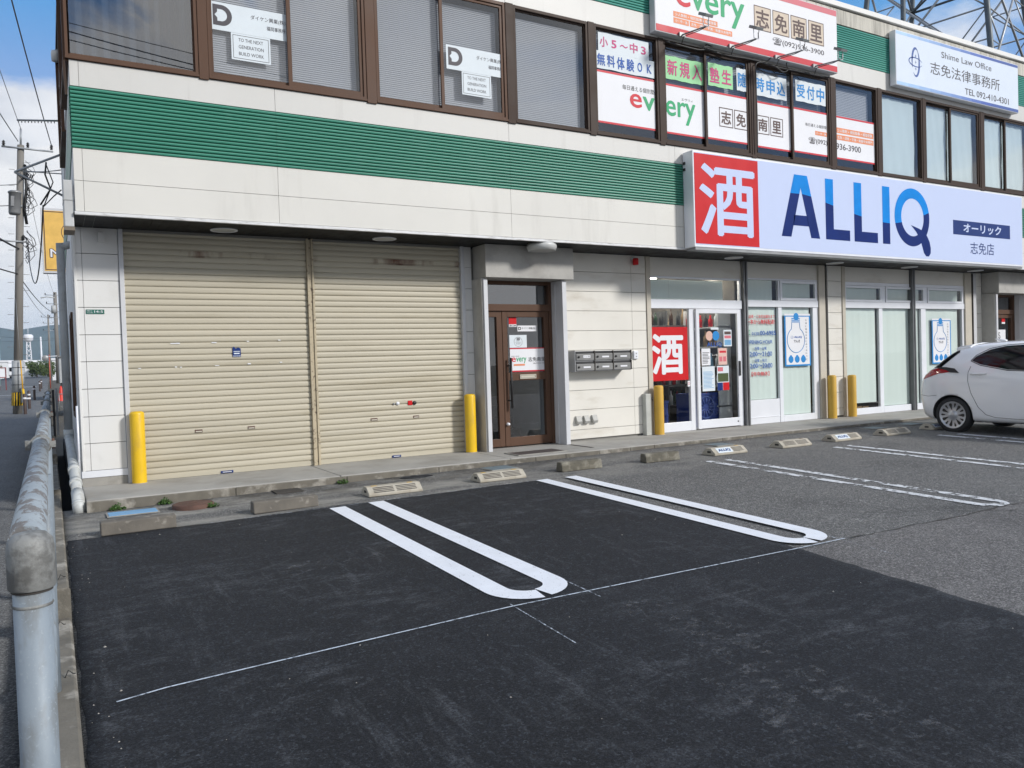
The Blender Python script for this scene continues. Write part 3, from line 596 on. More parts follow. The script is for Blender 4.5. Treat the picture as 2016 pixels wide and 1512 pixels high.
for par, a, b_ in ((s1, 1.55, 1.70), (s2, 3.86, 3.99)):
    pl = plate(par, a, b_, .008, .038, M['navy'], 'maker_plate', .020)
    MB().box(a + .02, b_ - .02, .0185, .0195, .018, .028).build('lettering', M['grey_panel'], pl)
each('shutter_jamb', [(.487, .538, -.025, .06, 0, 3.028), (5.017, 5.073, -.025, .06, 0, 3.028)], M['grey_panel'], B)
mb = MB(); mb.box(2.737, 2.765, -.012, .06, 0, 3.028); mb.box(2.800, 2.828, -.012, .06, 0, 3.028); mb.box(2.765, 2.800, .004, .06, 0, 3.02); mb.build('shutter_mullion', mat('shutter_mullion_worn', (.42, .36, .25), .6, var=.1, scale=3, dirt=(.14, .10, .07), dirt_scale=22, dirt_range=(.56, .64)), B, bevel=.003)
each('shutter_head', [(.54, 2.735, .0, .07, 3.0, 3.03), (2.83, 5.015, .0, .07, 3.0, 3.03)], M['joint'], B, 0)
# ------------------------------------------------------------------ entrances
def entrance(dx, full=True):
    D = lambda *a: [a[0] + dx, a[1] + dx] + list(a[2:])
    mb = MB(); mb.box(*D(5.20, 5.285, -.30, .10, 0, 2.54)); mb.build('porch_wing', M['conc_wall'], B, bevel=.004)
    mb = MB(); mb.box(*D(6.60, 6.665, -.30, .10, 0, 2.54)); mb.build('porch_wing', M['grey_panel'], B, bevel=.004)
    each('porch_edge', [D(5.222, 5.288, -.325, -.301, 0, 2.52), D(6.592, 6.668, -.325, -.301, 0, 2.52), D(6.588, 6.599, -.12, -.10, 0, 2.5)], M['grey_panel'], B)
    mb = MB(); mb.box(*D(5.235, 6.775, -.38, .02, 2.545, 3.026)); mb.build('porch_canopy', M['conc_wall'], B, bevel=.006)
    # frame, transom, door leaf and side light
    y0, y1 = .02, .09
    fr = MB(); fr.box(*D(5.33, 5.385, y0 - .02, y1 + .02, 0.0, 2.54)); fr.box(*D(6.545, 6.60, y0 - .02, y1 + .02, 0.0, 2.54)); fr.box(*D(5.385, 6.545, y0 - .02, y1 + .02, 2.49, 2.54)); fr.box(*D(5.385, 6.545, y0 - .03, y1 + .02, 2.085, 2.19))
    f = fr.build('door_frame', M['brown'], B, bevel=.005)
    MB().rect(5.385 + dx, 6.545 + dx, 2.19, 2.49, .06).build('pane', M['glass_dark'], f, recalc=False)
    sl = MB(); frame_rect(sl, 5.388 + dx, 5.70 + dx, .02, 2.083, .085, y0, y1, .12, .09); s = sl.build('side_light', M['brown'], B, bevel=.005)
    MB().rect(5.45 + dx, 5.62 + dx, .12, 2.0, .055).build('pane', M['glass'], s, recalc=False)
    dl = MB(); frame_rect(dl, 5.704 + dx, 6.543 + dx, .02, 2.083, .085, y0 - .006, y1 - .006, .13, .09); dl.box(5.79 + dx, 6.457 + dx, y0, y1 - .012, 1.02, 1.14); d = dl.build('door', M['brown'], B, bevel=.005)
    MB().rect(5.78 + dx, 6.46 + dx, .13, 2.0, .05).build('pane', M['glass'], d, recalc=False)
    hb = MB(); hb.tube([(5.80 + dx, -.05, .60), (5.80 + dx, -.05, 1.37)], .017, 10); hb.tube([(5.80 + dx, -.05, .72), (5.765 + dx, .02, .72)], .010, 8); hb.tube([(5.80 + dx, -.05, 1.25), (5.765 + dx, .02, 1.25)], .010, 8); hb.build('handle', M['black'], d)
    MB().lathe([(0, -.03), (.02, -.03), (.024, 0.012)], (5.745 + dx, 0, .36), 14, 'y').build('keyhole', M['alu'], d)
    sl2 = MB(); frame_rect(sl2, 5.99 + dx, 6.28 + dx, 1.042, 1.108, .012, y0 - .014, y0 - .001); sl2.box(6.01 + dx, 6.26 + dx, y0 - .008, y0 - .002, 1.058, 1.092); sl2.build('letter_slot', M['beige_frame'], d)
    # hall behind the glass with the foot of a stair
    hl = MB(); hl.box(5.36 + dx, 5.38 + dx, .12, 3.4, 0, 2.6); hl.box(6.56 + dx, 6.58 + dx, .12, 3.4, 0, 2.6); hl.box(5.38 + dx, 6.56 + dx, 3.35, 3.4, 0, 2.6); hl.box(5.38 + dx, 6.56 + dx, .12, 3.35, 2.56, 2.6); hl.build('hall_wall', M.setdefault('hall', mat('hall_wall', (.17, .21, .24), .7)), B)
    MB().box(5.38 + dx, 6.56 + dx, .12, 3.35, -.02, .004).build('hall_floor', M['plinth'], B)
    st = MB(); pts = [(1.0, .005)]
    for k in range(6): pts += [(1.0 + k * .26, .005 + (k + 1) * .18), (1.0 + (k + 1) * .26, .005 + (k + 1) * .18)]
    pts += [(2.56, .005)]; st.prism(pts, 'x', 6.05 + dx, 6.555 + dx); st.build('stair', M['dark_room'], B)
entrance(0); entrance(13.3)
# siding between the second entrance and the shop
mb = MB(); mb.box(18.10, 18.13, -.03, .05, 0, 3.0); mb.build('corner_post', M['slot'], B)
siding(18.27, 18.5, M['siding'], .03); mb = MB(); mb.box(18.14, 18.265, -.02, .05, 0, 3.02); mb.build('white_jamb', M['grey_panel'], B, bevel=.004)
each('shopfront_jamb', [(8.512, 8.605, -.02, .08, 0, 3.025), (12.875, 13.055, -.01, .08, 0, 3.025), (13.56, 13.655, -.02, .08, 0, 3.025), (17.84, 18.09, -.01, .08, 0, 3.025)], M['beige_frame'], B)
mb = MB(); mb.box(13.062, 13.078, -.012, .05, 0, 3.02); mb.build('rain_groove', M['slot'], B)
for xa in (10.78, 15.83):
    pc = MB(); pc.box(xa + .012, xa + .048, -.035, .08, 0, 3.028); pc.box(xa + .048, xa + .074, -.012, .08, 0, 3.028); pc.box(xa + .074, xa + .112, -.035, .08, 0, 3.028); pc.build('steel_column', M['steel_post'], B, bevel=.003)
each('bulkhead', [(8.61, 10.775, .03, .07, 2.705, 3.026), (10.905, 12.87, .03, .07, 2.735, 3.026), (13.66, 15.825, .03, .07, 2.725, 3.026), (15.955, 17.835, .03, .07, 2.725, 3.026)], M['siding'], B, .002)
# shopfronts: aluminium grids with glass
def shopfront(x0, x1, solids, panes, name='shopfront'):
    mb = MB()
    for (a, b_, c, d, *yy) in solids: mb.box(a, b_, *(yy or (.025, .085)), c, d)
    o = mb.build(name, M['alu'], B, bevel=.004)
    for (a, b_, c, d) in panes: MB().rect(a, b_, c, d, .055).build('pane', M['glass_shop'], o, recalc=False)
    return o
shopfront(8.61, 10.775, [(8.61, 10.775, 2.67, 2.703), (8.61, 10.775, 2.15, 2.305, .005, .09), (8.607, 8.63, .003, 2.148), (10.69, 10.775, .003, 2.148), (8.607, 8.625, 2.307, 2.668), (10.74, 10.775, 2.307, 2.668), (9.49, 9.61, .003, 2.148), (8.632, 9.488, .003, .165)],
          [(8.625, 10.74, 2.305, 2.67), (8.63, 9.49, .165, 2.148)])
sd = MB(); frame_rect(sd, 9.615, 10.685, .02, 2.14, .065, -.02, .022, .15, .075); sdo = sd.build('sliding_door', M['alu'], B, bevel=.004); MB().rect(9.68, 10.62, .17, 2.065, .0).build('pane', M['glass_shop'], sdo, recalc=False)
MB().box(10.63, 10.665, -.04, -.021, .93, 1.20).build('handle', M['black'], sdo, bevel=.004); MB().lathe([(0, -.03), (.012, -.03), (.014, -.02)], (10.58, 0, .10), 12, 'y').build('keyhole', M['black'], sdo)
shopfront(10.905, 12.87, [(10.905, 12.87, 2.703, 2.733), (10.905, 12.87, 2.195, 2.318, .01, .088), (10.902, 10.915, .003, 2.193), (11.75, 11.845, .003, 2.193), (12.72, 12.87, .003, 2.193), (11.76, 11.80, 2.32, 2.70), (12.83, 12.87, 2.32, 2.70), (10.917, 11.748, .003, .455, .035, .075), (10.917, 11.748, .125, .135, .024, .034), (11.847, 12.718, .003, .125)],
          [(10.905, 11.76, 2.318, 2.703), (10.915, 11.75, .455, 2.195), (11.845, 12.72, .125, 2.195)])
aw = MB(); frame_rect(aw, 11.802, 12.828, 2.322, 2.70, .05, .01, .05); awo = aw.build('transom_window', M['alu'], B, bevel=.003); MB().rect(11.85, 12.78, 2.37, 2.65, .03).build('pane', M['glass_shop'], awo, recalc=False)
shopfront(13.66, 17.84, [(13.66, 15.825, 2.655, 2.723), (15.955, 17.84, 2.655, 2.723), (13.66, 15.825, 2.195, 2.318, .01, .088), (15.955, 17.84, 2.195, 2.318, .01, .088), (13.657, 13.67, .003, 2.193), (14.77, 14.89, .003, 2.193), (16.22, 16.39, .003, 2.193), (17.76, 17.84, .003, 2.193),
          (13.672, 14.768, .003, .135), (14.892, 15.825, .003, .135), (15.957, 16.218, .003, .135), (16.392, 17.758, .003, .135), (14.86, 14.99, 2.32, 2.653), (16.34, 16.45, 2.32, 2.653), (17.79, 17.84, 2.32, 2.653)],
          [(13.67, 14.77, .135, 2.195), (14.89, 16.22, .135, 2.195), (16.39, 17.76, .135, 2.195)])
for a, b_ in ((13.665, 14.855), (14.995, 16.335), (16.455, 17.785)):
    aw = MB(); frame_rect(aw, a, b_, 2.322, 2.65, .045, .01, .05); awo = aw.build('transom_window', M['alu'], B, bevel=.003); MB().rect(a + .04, b_ - .04, 2.362, 2.61, .03).build('pane', M['glass_shop'], awo, recalc=False)
# roll screens hung inside the shop windows
def screen(a, b_, c, d, y=.088):
    n = 16; vs = [(a + (b_ - a) * i / n, y + .008 * wob(i * .7 + a), c + (d - c) * k / 6) for i in range(n + 1) for k in range(7)]
    return MB().add(vs, [(i * 7 + k, (i + 1) * 7 + k, (i + 1) * 7 + k + 1, i * 7 + k + 1) for i in range(n) for k in range(6)], smooth=True).build('roll_screen', M['screen'], B)
screen(10.92, 11.735, .46, 2.19); screen(11.85, 12.68, .13, 2.19); screen(10.92, 11.66, 2.32, 2.70); screen(11.85, 12.72, 2.36, 2.66)
screen(13.68, 14.715, .24, 2.19); screen(14.90, 16.20, .14, 2.19); screen(16.40, 17.66, .14, 2.19)
for a, b_ in ((13.70, 14.78), (15.02, 16.24), (16.48, 17.68)): screen(a, b_, 2.36, 2.62)
screen(8.64, 9.12, 2.31, 2.66, .12); screen(9.13, 10.42, 2.31, 2.66, .125)
# shop interior
it = MB(); it.box(8.62, 17.8, 3.4, 3.45, 0, 3.0); it.box(8.62, 17.8, .20, 3.4, 2.95, 3.0); it.box(10.84, 10.88, .25, 3.4, 0, 2.95); it.box(8.58, 8.615, .1, 3.4, 0, 2.95)
it.build('shop_interior', mat('shop_interior', (.12, .11, .10), .9, var=.3), B)
MB().box(8.62, 17.8, .09, 3.4, -.03, .002).build('shop_floor', M['plinth'], B)
for k, (xa, ya) in enumerate(((8.8, 1.1), (9.7, 2.2), (9.9, .75), (8.75, 2.6))): MB().box(xa, xa + .9, ya, ya + .10, 2.80, 2.84).build('fill_lamp_strip', M['fill_lamp'], B)  # glowing strips added under the ceiling to brighten the shop interior
sh = thing('display_shelf', 'tall dark display shelf with rows of bottles behind the shop door', 'shelf', (9.75, 1.4, 0))
mb = MB()
for z in (.35, .75, 1.15, 1.55, 1.9): mb.box(8.75, 10.75, 1.25, 1.65, z, z + .025)
for x in (8.75, 9.4, 10.05, 10.72): mb.box(x, x + .03, 1.26, 1.64, 0, 2.2)
mb.build('rack', M['steel_post'], sh)
def bottle(x, y, z, h, r): return MB().lathe([(0, z), (r, z), (r, z + h * .6), (r * .38, z + h * .74), (r * .36, z + h), (0, z + h)], (x, y, 0), 10)
nb = 0
for zi, z in enumerate((.375, .775, 1.175, 1.575, 1.925)):
    x = 8.84
    while x < 10.66:
        h = rnd.uniform(.24, .33)
        if rnd.random() < .85:
            o = bottle(x, 1.36 + rnd.uniform(-.03, .03), z, h, .038).build('bottle', M[rnd.choice(['brown_glass', 'green_glass', 'black', 'cardboard', 'paper', 'red'])])
            tag(o, 'small dark bottle standing on the display shelf inside the shop', 'bottle', 'bottles on the shop shelf')
        x += rnd.uniform(.10, .15)
sh2 = thing('display_shelf', 'long display shelf of bottles along the side partition, seen through the sliding door', 'shelf', (10.65, 1.7, 0))
mb = MB()
for z in (.35, .72, 1.09, 1.46, 1.83): mb.box(10.50, 10.82, .35, 3.1, z, z + .025)
for y in (.35, 1.25, 2.15, 3.07): mb.box(10.50, 10.82, y, y + .03, 0, 2.2)
mb.build('rack', M['grey_panel'], sh2)
for z in (.375, .745, 1.115, 1.485, 1.855):
    y = .45
    while y < 3.0:
        if rnd.random() < .9:
            o = bottle(10.56, y, z, rnd.uniform(.22, .31), rnd.uniform(.036, .048)).build('bottle', M[rnd.choice(['brown_glass', 'green_glass', 'black', 'cardboard', 'paper', 'paper', 'red', 'lid_blue', 'yellow'])])
            tag(o, 'bottle or pack on the side shelf seen through the sliding door', 'bottle', 'bottles on the side shelf')
        y += rnd.uniform(.12, .19)
def crate(x, y, w, h, z=.003):
    mb = MB(); mb.box(x, x + w, y, y + .02, z, z + h); mb.box(x, x + w, y + .38, y + .40, z, z + h); mb.box(x, x + .02, y + .02, y + .38, z, z + h); mb.box(x + w - .02, x + w, y + .02, y + .38, z, z + h); mb.box(x + .02, x + w - .02, y + .02, y + .38, z, z + .02)
    mb.box(x - .01, x + w + .01, y - .01, y, z + h - .05, z + h); mb.box(x - .008, x + w + .008, y - .008, y, z + h * .45, z + h * .5)
    return mb.build('plastic_crate', M['blue_crate'], bevel=.004)
tag(crate(8.75, .5, .62, .52), 'blue plastic crate behind the fixed pane left of the sliding door', 'crate', 'blue crates in the shop')
cr = tag(crate(9.85, .42, .72, .62), 'big blue crate with a round pale emblem behind the sliding door', 'crate', 'blue crates in the shop')
mb = MB(); mb.lathe([(.19, 0), (.21, 0)], (10.21, .405, .36), 24, 'y')
for k in range(12): w_ = k * PI / 6; mb.tube([(10.21 + .07 * math.cos(w_), .405, .36 + .07 * math.sin(w_)), (10.21 + .18 * math.cos(w_), .405, .36 + .18 * math.sin(w_))], .007, 5)
mb.build('emblem', mat('crate_emblem', (.06, .10, .30), .5), cr)
for i, (x, w_, h) in enumerate(((13.75, .34, .20), (14.12, .30, .17), (14.45, .22, .15))):
    o = MB().box(x, x + w_, .22, .5, .003, h).build('cardboard_box', M['cardboard'], bevel=.004); tag(o, ['wide', 'middle', 'narrow right'][i] + ' brown carton under the first screen of the right shop window', 'carton', 'cartons behind the right shop window')
# soffit downlights
for i, (x, where) in enumerate(((1.64, 'above the left roller shutter'), (3.72, 'above the right roller shutter'), (10.25, 'just left of the dark column by the sliding door'), (12.95, 'above the two ochre bollards'), (15.3, 'left of the second dark column'), (17.7, 'at the far right of the shop'))):
    t = thing('downlight', 'round recessed soffit downlight ' + where, 'lamp', (x, -.33, 3.03), 'soffit downlights')
    MB().lathe([(.135, 3.022), (.160, 3.018), (.162, 3.029), (.135, 3.029)], (x, -.33, 0), 32).build('trim_ring', M['alu'], t)
    MB().lathe([(.0, 3.026), (.09, 3.026), (.135, 3.023)], (x, -.33, 0), 32).build('lens', M['lens'], t)
def canopy_lamp(dx, where):
    t = thing('porch_lamp', 'grey drum lamp under the soffit ' + where, 'lamp', (6.07 + dx, -.60, 3.03), 'porch lamps')
    MB().lathe([(.0, 3.03), (.215, 3.03), (.225, 2.99), (.205, 2.925), (.19, 2.925), (.19, 2.93)], (6.07 + dx, -.60, 0), 32).build('drum', M['lens'], t)
    MB().lathe([(.0, 2.912), (.13, 2.918), (.19, 2.93)], (6.07 + dx, -.60, 0), 32).build('lens', mat('lamp_lens', (.33, .33, .32), .4), t)
canopy_lamp(0, 'over the left entrance')

# ------------------------------------------------------------------ things on the wall
t = thing('letterbox_bank', 'bank of six grey metal letterboxes on the cream wall right of the entrance', 'letterbox', (6.85, -.13, 1.12))
mb = MB(); mb.box(6.858, 7.965, -.23, -.001, 1.122, 1.445); mb.box(6.84, 6.857, -.245, -.002, 1.115, 1.452); mb.build('case', M['grey_metal'], t, bevel=.004)
BOXDOOR = mat('box_door', (.21, .21, .205), .4, metal=.3)
for r_ in range(2):
    for c in range(3):
        x0 = 6.872 + c * .366; z0 = 1.13 + r_ * .16
        mb = MB(); mb.box(x0 + .002, x0 + .345, -.246, -.231, z0 + .006, z0 + .108); d = mb.build('letterbox_door', BOXDOOR, t, bevel=.003)
        MB().box(x0 + .002, x0 + .345, -.236, -.2305, z0 + .112, z0 + .148).build('slot', M['black'], d)
        MB().box(x0 + .347, x0 + .364, -.252, -.231, z0, z0 + .155).build('divider', M['slot'], d)
        MB().lathe([(0, -.262), (.016, -.262), (.018, -.247)], (x0 + .045, 0, z0 + .06), 12, 'y').build('lock', M['black'], d)
        MB().box(x0 + .135, x0 + .27, -.2485, -.2465, z0 + .045, z0 + .085 if (r_, c) == (1, 0) else z0 + .07).build('name_plate', M['white'], d)
        if (r_, c) == (1, 0): lettering(d, [('ダイケン興業', x0 + .145, x0 + .26, z0 + .055, z0 + .075)], -.2492, M['ink'])
o = MB().box(8.195, 8.285, -.035, -.001, 1.295, 1.43).build('intercom', M['alu'], bevel=.006); tag(o, 'small white switch box on the wall right of the letterboxes', 'switch box')
mb = MB(); mb.lathe([(.0, -.0375), (.012, -.037)], (8.24, 0, 1.385), 10, 'y'); mb.lathe([(.0, -.0375), (.012, -.037)], (8.24, 0, 1.335), 10, 'y'); mb.build('button', M['grey_metal'], o)
for i, (x, lab) in enumerate(((7.03, 'left outlet cover of three low on the cream wall'), (7.185, 'middle outlet cover of three low on the cream wall'), (7.345, 'right outlet cover of three low on the cream wall'))):
    o = MB().prism([(-.002, .28), (-.05, .28), (-.07, .32), (-.03, .405), (-.002, .405)], 'x', x - .048, x + .048).build('outlet_cover', mat('outlet_grey', (.36, .36, .34), .5), bevel=.004); tag(o, 'grey weatherproof ' + lab, 'outlet', 'weatherproof outlets')
    MB().box(x - .03, x + .03, -.056, -.05, .283, .30).build('flap', M['grey_metal'], o)
t = thing('alarm_lamp', 'small red alarm lamp under the soffit left of the sliding door', 'alarm lamp', (8.26, -.05, 2.92))
MB().lathe([(0, 2.865), (.048, 2.865), (.05, 2.96), (.04, 2.975), (0, 2.975)], (8.26, -.06, 0), 16).build('lens', M['red'], t); MB().box(8.225, 8.295, -.06, -.001, 2.95, 2.985).build('bracket', M['alu'], t)
o = MB().box(.12, .31, -.008, -.001, 2.02, 2.07).build('address_plate', mat('address_green', (.012, .115, .085), .45)); tag(o, 'small green address plate reading 14-5 on the left corner panel', 'address plate')
lettering(o, [('14-5', .205, .295, 2.032, 2.06, .01), ('緑ヶ', .13, .185, 2.048, 2.062), ('六丁目', .13, .185, 2.028, 2.042)], -.009, M['white'])
o = MB().box(.272, .34, -.04, -.001, 2.86, 2.98).build('junction_box', M['siding_white'], bevel=.005); tag(o, 'small white box high on the left corner panel under the soffit', 'junction box')
MB().box(.276, .336, -.044, -.041, 2.872, 2.968).build('lid', M['siding_white'], o)
# shutter stickers
o = MB(); o.prism([(1.75, 1.48), (1.85, 1.48), (1.85, 1.585), (1.815, 1.60), (1.79, 1.585), (1.77, 1.61), (1.75, 1.60)], 'y', .0195, .0205); o = o.build('sticker', M['navy']); tag(o, 'torn navy sticker on the left roller shutter', 'sticker')
mb = MB(); mb.box(1.762, 1.84, .0185, .0193, 1.545, 1.553); mb.box(1.765, 1.835, .0185, .0193, 1.515, 1.53); put_text(mb, '●●●●', 1.755, 1.845, 1.485, 1.495, .0190); mb.build('print', M['paper'], o)
ft = MB()
for x, z, w_, h in ((1.02, 1.655, .06, .012), (1.08, 1.655, .05, .014), (1.5, 1.66, .06, .012), (1.93, 1.67, .03, .01), (2.33, 1.68, .03, .012), (.65, 1.36, .03, .01), (1.06, 1.365, .025, .012), (1.12, 1.36, .02, .012), (1.53, 1.37, .05, .008), (1.93, 1.38, .04, .014), (2.34, 1.39, .03, .012)): ft.box(x, x + w_, .0215, .0225, z, z + h)
tag(ft.build('tape_scrap', M['white']), 'two rows of white tape scraps left on the left roller shutter', 'tape', kind='stuff')
gh = MB()
for row, (z, xs_, n_) in enumerate(((1.535, (3.92, 4.15), 3), (1.39, (3.6, 4.5), 9), (1.235, (3.55, 4.45), 10), (1.09, (3.6, 4.4), 10), (.975, (3.65, 4.4), 10), (.845, (3.8, 4.25), 5))):
    put_text(gh, '名称電話番号受付案内所'[:n_], xs_[0], xs_[1], z - .03, z + .035, .0262)
GH = mat('ghost_letter', (.62, .545, .36), .5)
# ------------------------------------------------------------------ entrance stickers and posters
def card(name, x0, x1, z0, z1, y, m, label, cat, group=None, t=.0015):
    o = MB().box(x0, x1, y, y + t, z0, z1).build(name, M[m] if isinstance(m, str) else m); return tag(o, label, cat, group)
YD = .046
o = card('sticker', 5.84, 5.975, 1.845, 1.99, YD, 'red', 'red square security sticker at the top left of the entrance door glass', 'sticker'); MB().box(5.84, 5.975, YD - .001, YD - .0002, 1.845, 1.885).build('label_strip', M['white'], o); lettering(o, [('SECOM', 5.848, 5.967, 1.852, 1.878, .02)], YD - .002, M['ink'])
o = card('name_sticker', 5.99, 6.33, 1.775, 1.865, YD, 'white', 'narrow white company name sticker on the entrance door glass', 'sticker'); lettering(o, [('D', 6.005, 6.055, 1.795, 1.845, .03), ('ダイケン興業(株)', 6.065, 6.315, 1.800, 1.840, .004)], YD - .0015, M['ink'])
o = card('push_sticker', 5.84, 6.15, 1.525, 1.72, YD, 'paper', 'pale blue push sticker with a circle on the entrance door glass', 'sticker')
mb = MB(); mb.lathe([(.070, YD - .001), (.074, YD - .001)], (5.995, 0, 1.615), 28, 'y'); put_text(mb, '押', 5.965, 6.025, 1.62, 1.68, YD - .001, .02); put_text(mb, 'PUSH', 5.96, 6.03, 1.575, 1.592, YD - .001); mb.box(5.945, 6.045, YD - .0015, YD - .0005, 1.605, 1.608); mb.build('lettering', M['ink_grey'], o)
o = card('entrance_poster', 5.84, 6.51, 1.15, 1.52, YD - .004, 'white', 'white cram school poster reading every on the entrance door', 'poster')
mb = MB(); mb.box(5.84, 6.51, YD - .0055, YD - .0045, 1.503, 1.52); mb.box(5.84, 6.51, YD - .0055, YD - .0045, 1.15, 1.172); mb.build('stripe', M['stripe_red'], o)
ye = YD - .0058
lettering(o, [('e', 5.865, 5.94, 1.305, 1.375, .014)], ye, M['ink_red']); lettering(o, [('very', 5.945, 6.13, 1.28, 1.372, .014)], ye, M['ink_green']); lettering(o, [('志免南里', 6.165, 6.475, 1.305, 1.375, .008), ('☎(092)936-3900', 6.25, 6.475, 1.265, 1.288)], ye, M['ink']); lettering(o, [('毎日通える個別塾', 5.86, 6.0, 1.385, 1.40)], ye, M['ink_grey'])
MB().box(5.9, 6.1, ye - .0005, ye, 1.245, 1.272).build('orange_strip', M['orange'], o)
o = card('red_sticker', 19.42, 19.56, 1.86, 2.02, YD, 'red', 'red sticker on the dark door of the far right entrance', 'sticker'); MB().box(19.42, 19.56, YD - .001, YD, 1.86, 1.90).build('label_strip', M['white'], o)
o = card('door_notice', 19.0, 19.55, 1.30, 1.72, YD - .012, 'white', 'white paper notice with a curl emblem on the far right entrance door', 'notice'); lettering(o, [('§', 19.22, 19.33, 1.45, 1.66)], YD - .0135, M['ink_grey'])
# ------------------------------------------------------------------ shop window graphics
SAKE = (8.58, 9.465, .90, 1.83)
o = card('sake_poster', *SAKE[:2], SAKE[2], SAKE[3], .0495, 'red', 'square red poster with a big white 酒 on the fixed pane by the sliding door', 'poster')
MB().box(8.61, 9.46, .047, .0485, .90, .905).build('edge', M['red'], o); lettering(o, [('酒', 8.645, 9.36, 1.005, 1.715, .024)], .0475, M['white'])
o = thing('window_lettering', 'red and blue opening hours lettering stuck on the shop window right of the sliding door', 'window lettering', (11.3, .05, 1.5)); yw = .0525
lettering(o, [('飲店様・ご自宅玄関先まで', 10.925, 11.68, 1.985, 2.05, .012), ('一本から無料配達!', 10.93, 11.68, 1.87, 1.965, .016), ('【年中無休】', 11.03, 11.50, .90, .985, .014)], yw, M['ink_red'], 'red_lettering')
lettering(o, [('0120-', 11.06, 11.27, 1.665, 1.725, .014), ('00-6985', 11.275, 11.70, 1.665, 1.75, .018), ('OPENING HOUR', 10.93, 11.60, 1.505, 1.575, .014), ('月曜〜土曜', 11.12, 11.44, 1.39, 1.45, .012), ('12:00〜21:00', 10.95, 11.585, 1.27, 1.36, .016), ('日曜・祝日', 11.12, 11.44, 1.165, 1.225, .012), ('12:00〜20:00', 10.95, 11.585, 1.05, 1.14, .016)], yw, M['ink_blue'], 'blue_lettering')
MB().box(10.915, 11.01, yw - .0005, yw + .0005, 1.675, 1.765).build('green_badge', M['ink_green'], o); lettering(o, [('回', 10.925, 11.0, 1.69, 1.75, .02)], yw - .0015, M['white'], 'badge_mark')
def bulb_poster(x0, x1, z0, z1, label):
    o = card('bulb_poster', x0, x1, z0, z1, .036, 'ink_sky', label, 'poster', 'light bulb posters'); w, h = x1 - x0, z1 - z0; y = .0345
    X = lambda u: x0 + u * w
    Zc = lambda v: z0 + v * h
    MB().box(X(.05), X(.95), y, y + .001, Zc(.03), Zc(.945)).build('panel', M['white'], o); MB().box(X(0), X(1), y - .0005, y, Zc(.965), Zc(1.0)).build('panel', M['white'], o)
    mb = MB(); cx, cz, r = X(.43), Zc(.50), .335 * w; n = 40; ring = []
    for k in range(n + 1):
        a = math.radians(-240 + 300 * k / n); ring.append((cx + r * math.cos(a), cz + r * math.sin(a)))
    a = math.radians(58)
    ring = [(cx - .15 * w, Zc(.83)), (cx - .155 * w, Zc(.77))] + ring + [(cx + .155 * w, Zc(.77)), (cx + .15 * w, Zc(.83))]
    mb.tube([(p[0], y - .001, p[1]) for p in ring], .0065, 5)
    for k in range(3): mb.box(cx - .16 * w, cx + .16 * w, y - .003, y - .001, Zc(.835 + k * .033), Zc(.854 + k * .033))
    for k in range(3):
        c = X(.22 + .24 * k); mb.lathe([(0, y - .001), (.095 * w, y - .001)], (c, 0, Zc(.13)), 20, 'y'); mb.box(c - .035 * w, c + .035 * w, y - .0015, y - .0005, Zc(.16), Zc(.21))
    mb.lathe([(0, y - .0012), (.1 * w, y - .0012)], (X(.45), 0, Zc(.945)), 20, 'y')
    mb.build('bulb_drawing', M['ink_sky'], o)
    lettering(o, [('ALLIQ', X(.36), X(.66), Zc(.53), Zc(.575), .03), ('⊕', X(.23), X(.33), Zc(.525), Zc(.58))], y - .002, M['ink_blue']); lettering(o, [('でんき', X(.34), X(.58), Zc(.45), Zc(.505), .02)], y - .002, M['ink_grey'])
    mb = MB()
    for k, ch in enumerate('お酒と電気をまとめておトクに'): put_text(mb, ch, X(.80), X(.86), Zc(.86 - k * .058), Zc(.895 - k * .058), y - .002)
    mb.build('side_lettering', M['ink_grey'], o); return o
bulb_poster(11.92, 12.65, 1.06, 2.07, 'blue bordered light bulb poster right of the opening hours lettering'); bulb_poster(16.62, 17.33, .98, 1.98, 'blue bordered light bulb poster in the right shop window behind the car')
# sheets on the sliding door
ysd = -.006
def sheet_card(x0, x1, z0, z1, m, label, blocks=(), txt=()):
    o = card('door_sheet', x0, x1, z0, z1, ysd, m, label, 'notice', 'notices on the sliding door')
    for (a, b_, c, d, mm) in blocks: MB().box(x0 + a * (x1 - x0), x0 + b_ * (x1 - x0), ysd - .001, ysd - .0002, z0 + c * (z1 - z0), z0 + d * (z1 - z0)).build('print', M[mm], o)
    for (s_, a, b_, c, d, mm) in txt: lettering(o, [(s_, x0 + a * (x1 - x0), x0 + b_ * (x1 - x0), z0 + c * (z1 - z0), z0 + d * (z1 - z0), .01)], ysd - .0015, M[mm])
    return o
lines = lambda n, a, b_, m: [(a, b_ - rnd.uniform(0, .25), .12 + .7 * k / n, .12 + .7 * k / n + .30 / n, m) for k in range(n)]
sheet_card(10.28, 10.48, 1.47, 1.77, 'paper', 'white sheet with dark photo stripes, topmost on the sliding door', [(.1, .9, .72, .9, 'ink_brown'), (.1, .9, .48, .66, 'pink_red'), (.1, .9, .08, .4, 'lid_blue')])
sheet_card(9.735, 9.945, 1.14, 1.44, 'white', 'white sheet of small print at the left of the sliding door, middle row', lines(8, .1, .9, 'ink_grey'))
sheet_card(10.14, 10.35, 1.14, 1.44, mat('paper_pink', (.66, .44, .38), .6), 'pinkish sheet right of the white one in the middle row of the sliding door', [(.15, .9, .72, .85, 'ink_red'), (.1, .45, .2, .5, 'pink_red'), (.55, .9, .2, .5, 'pink_red')])
sheet_card(9.74, 10.04, .68, 1.12, 'paper', 'long pale blue text sheet at the lower left of the sliding door', lines(13, .08, .95, 'lid_blue'))
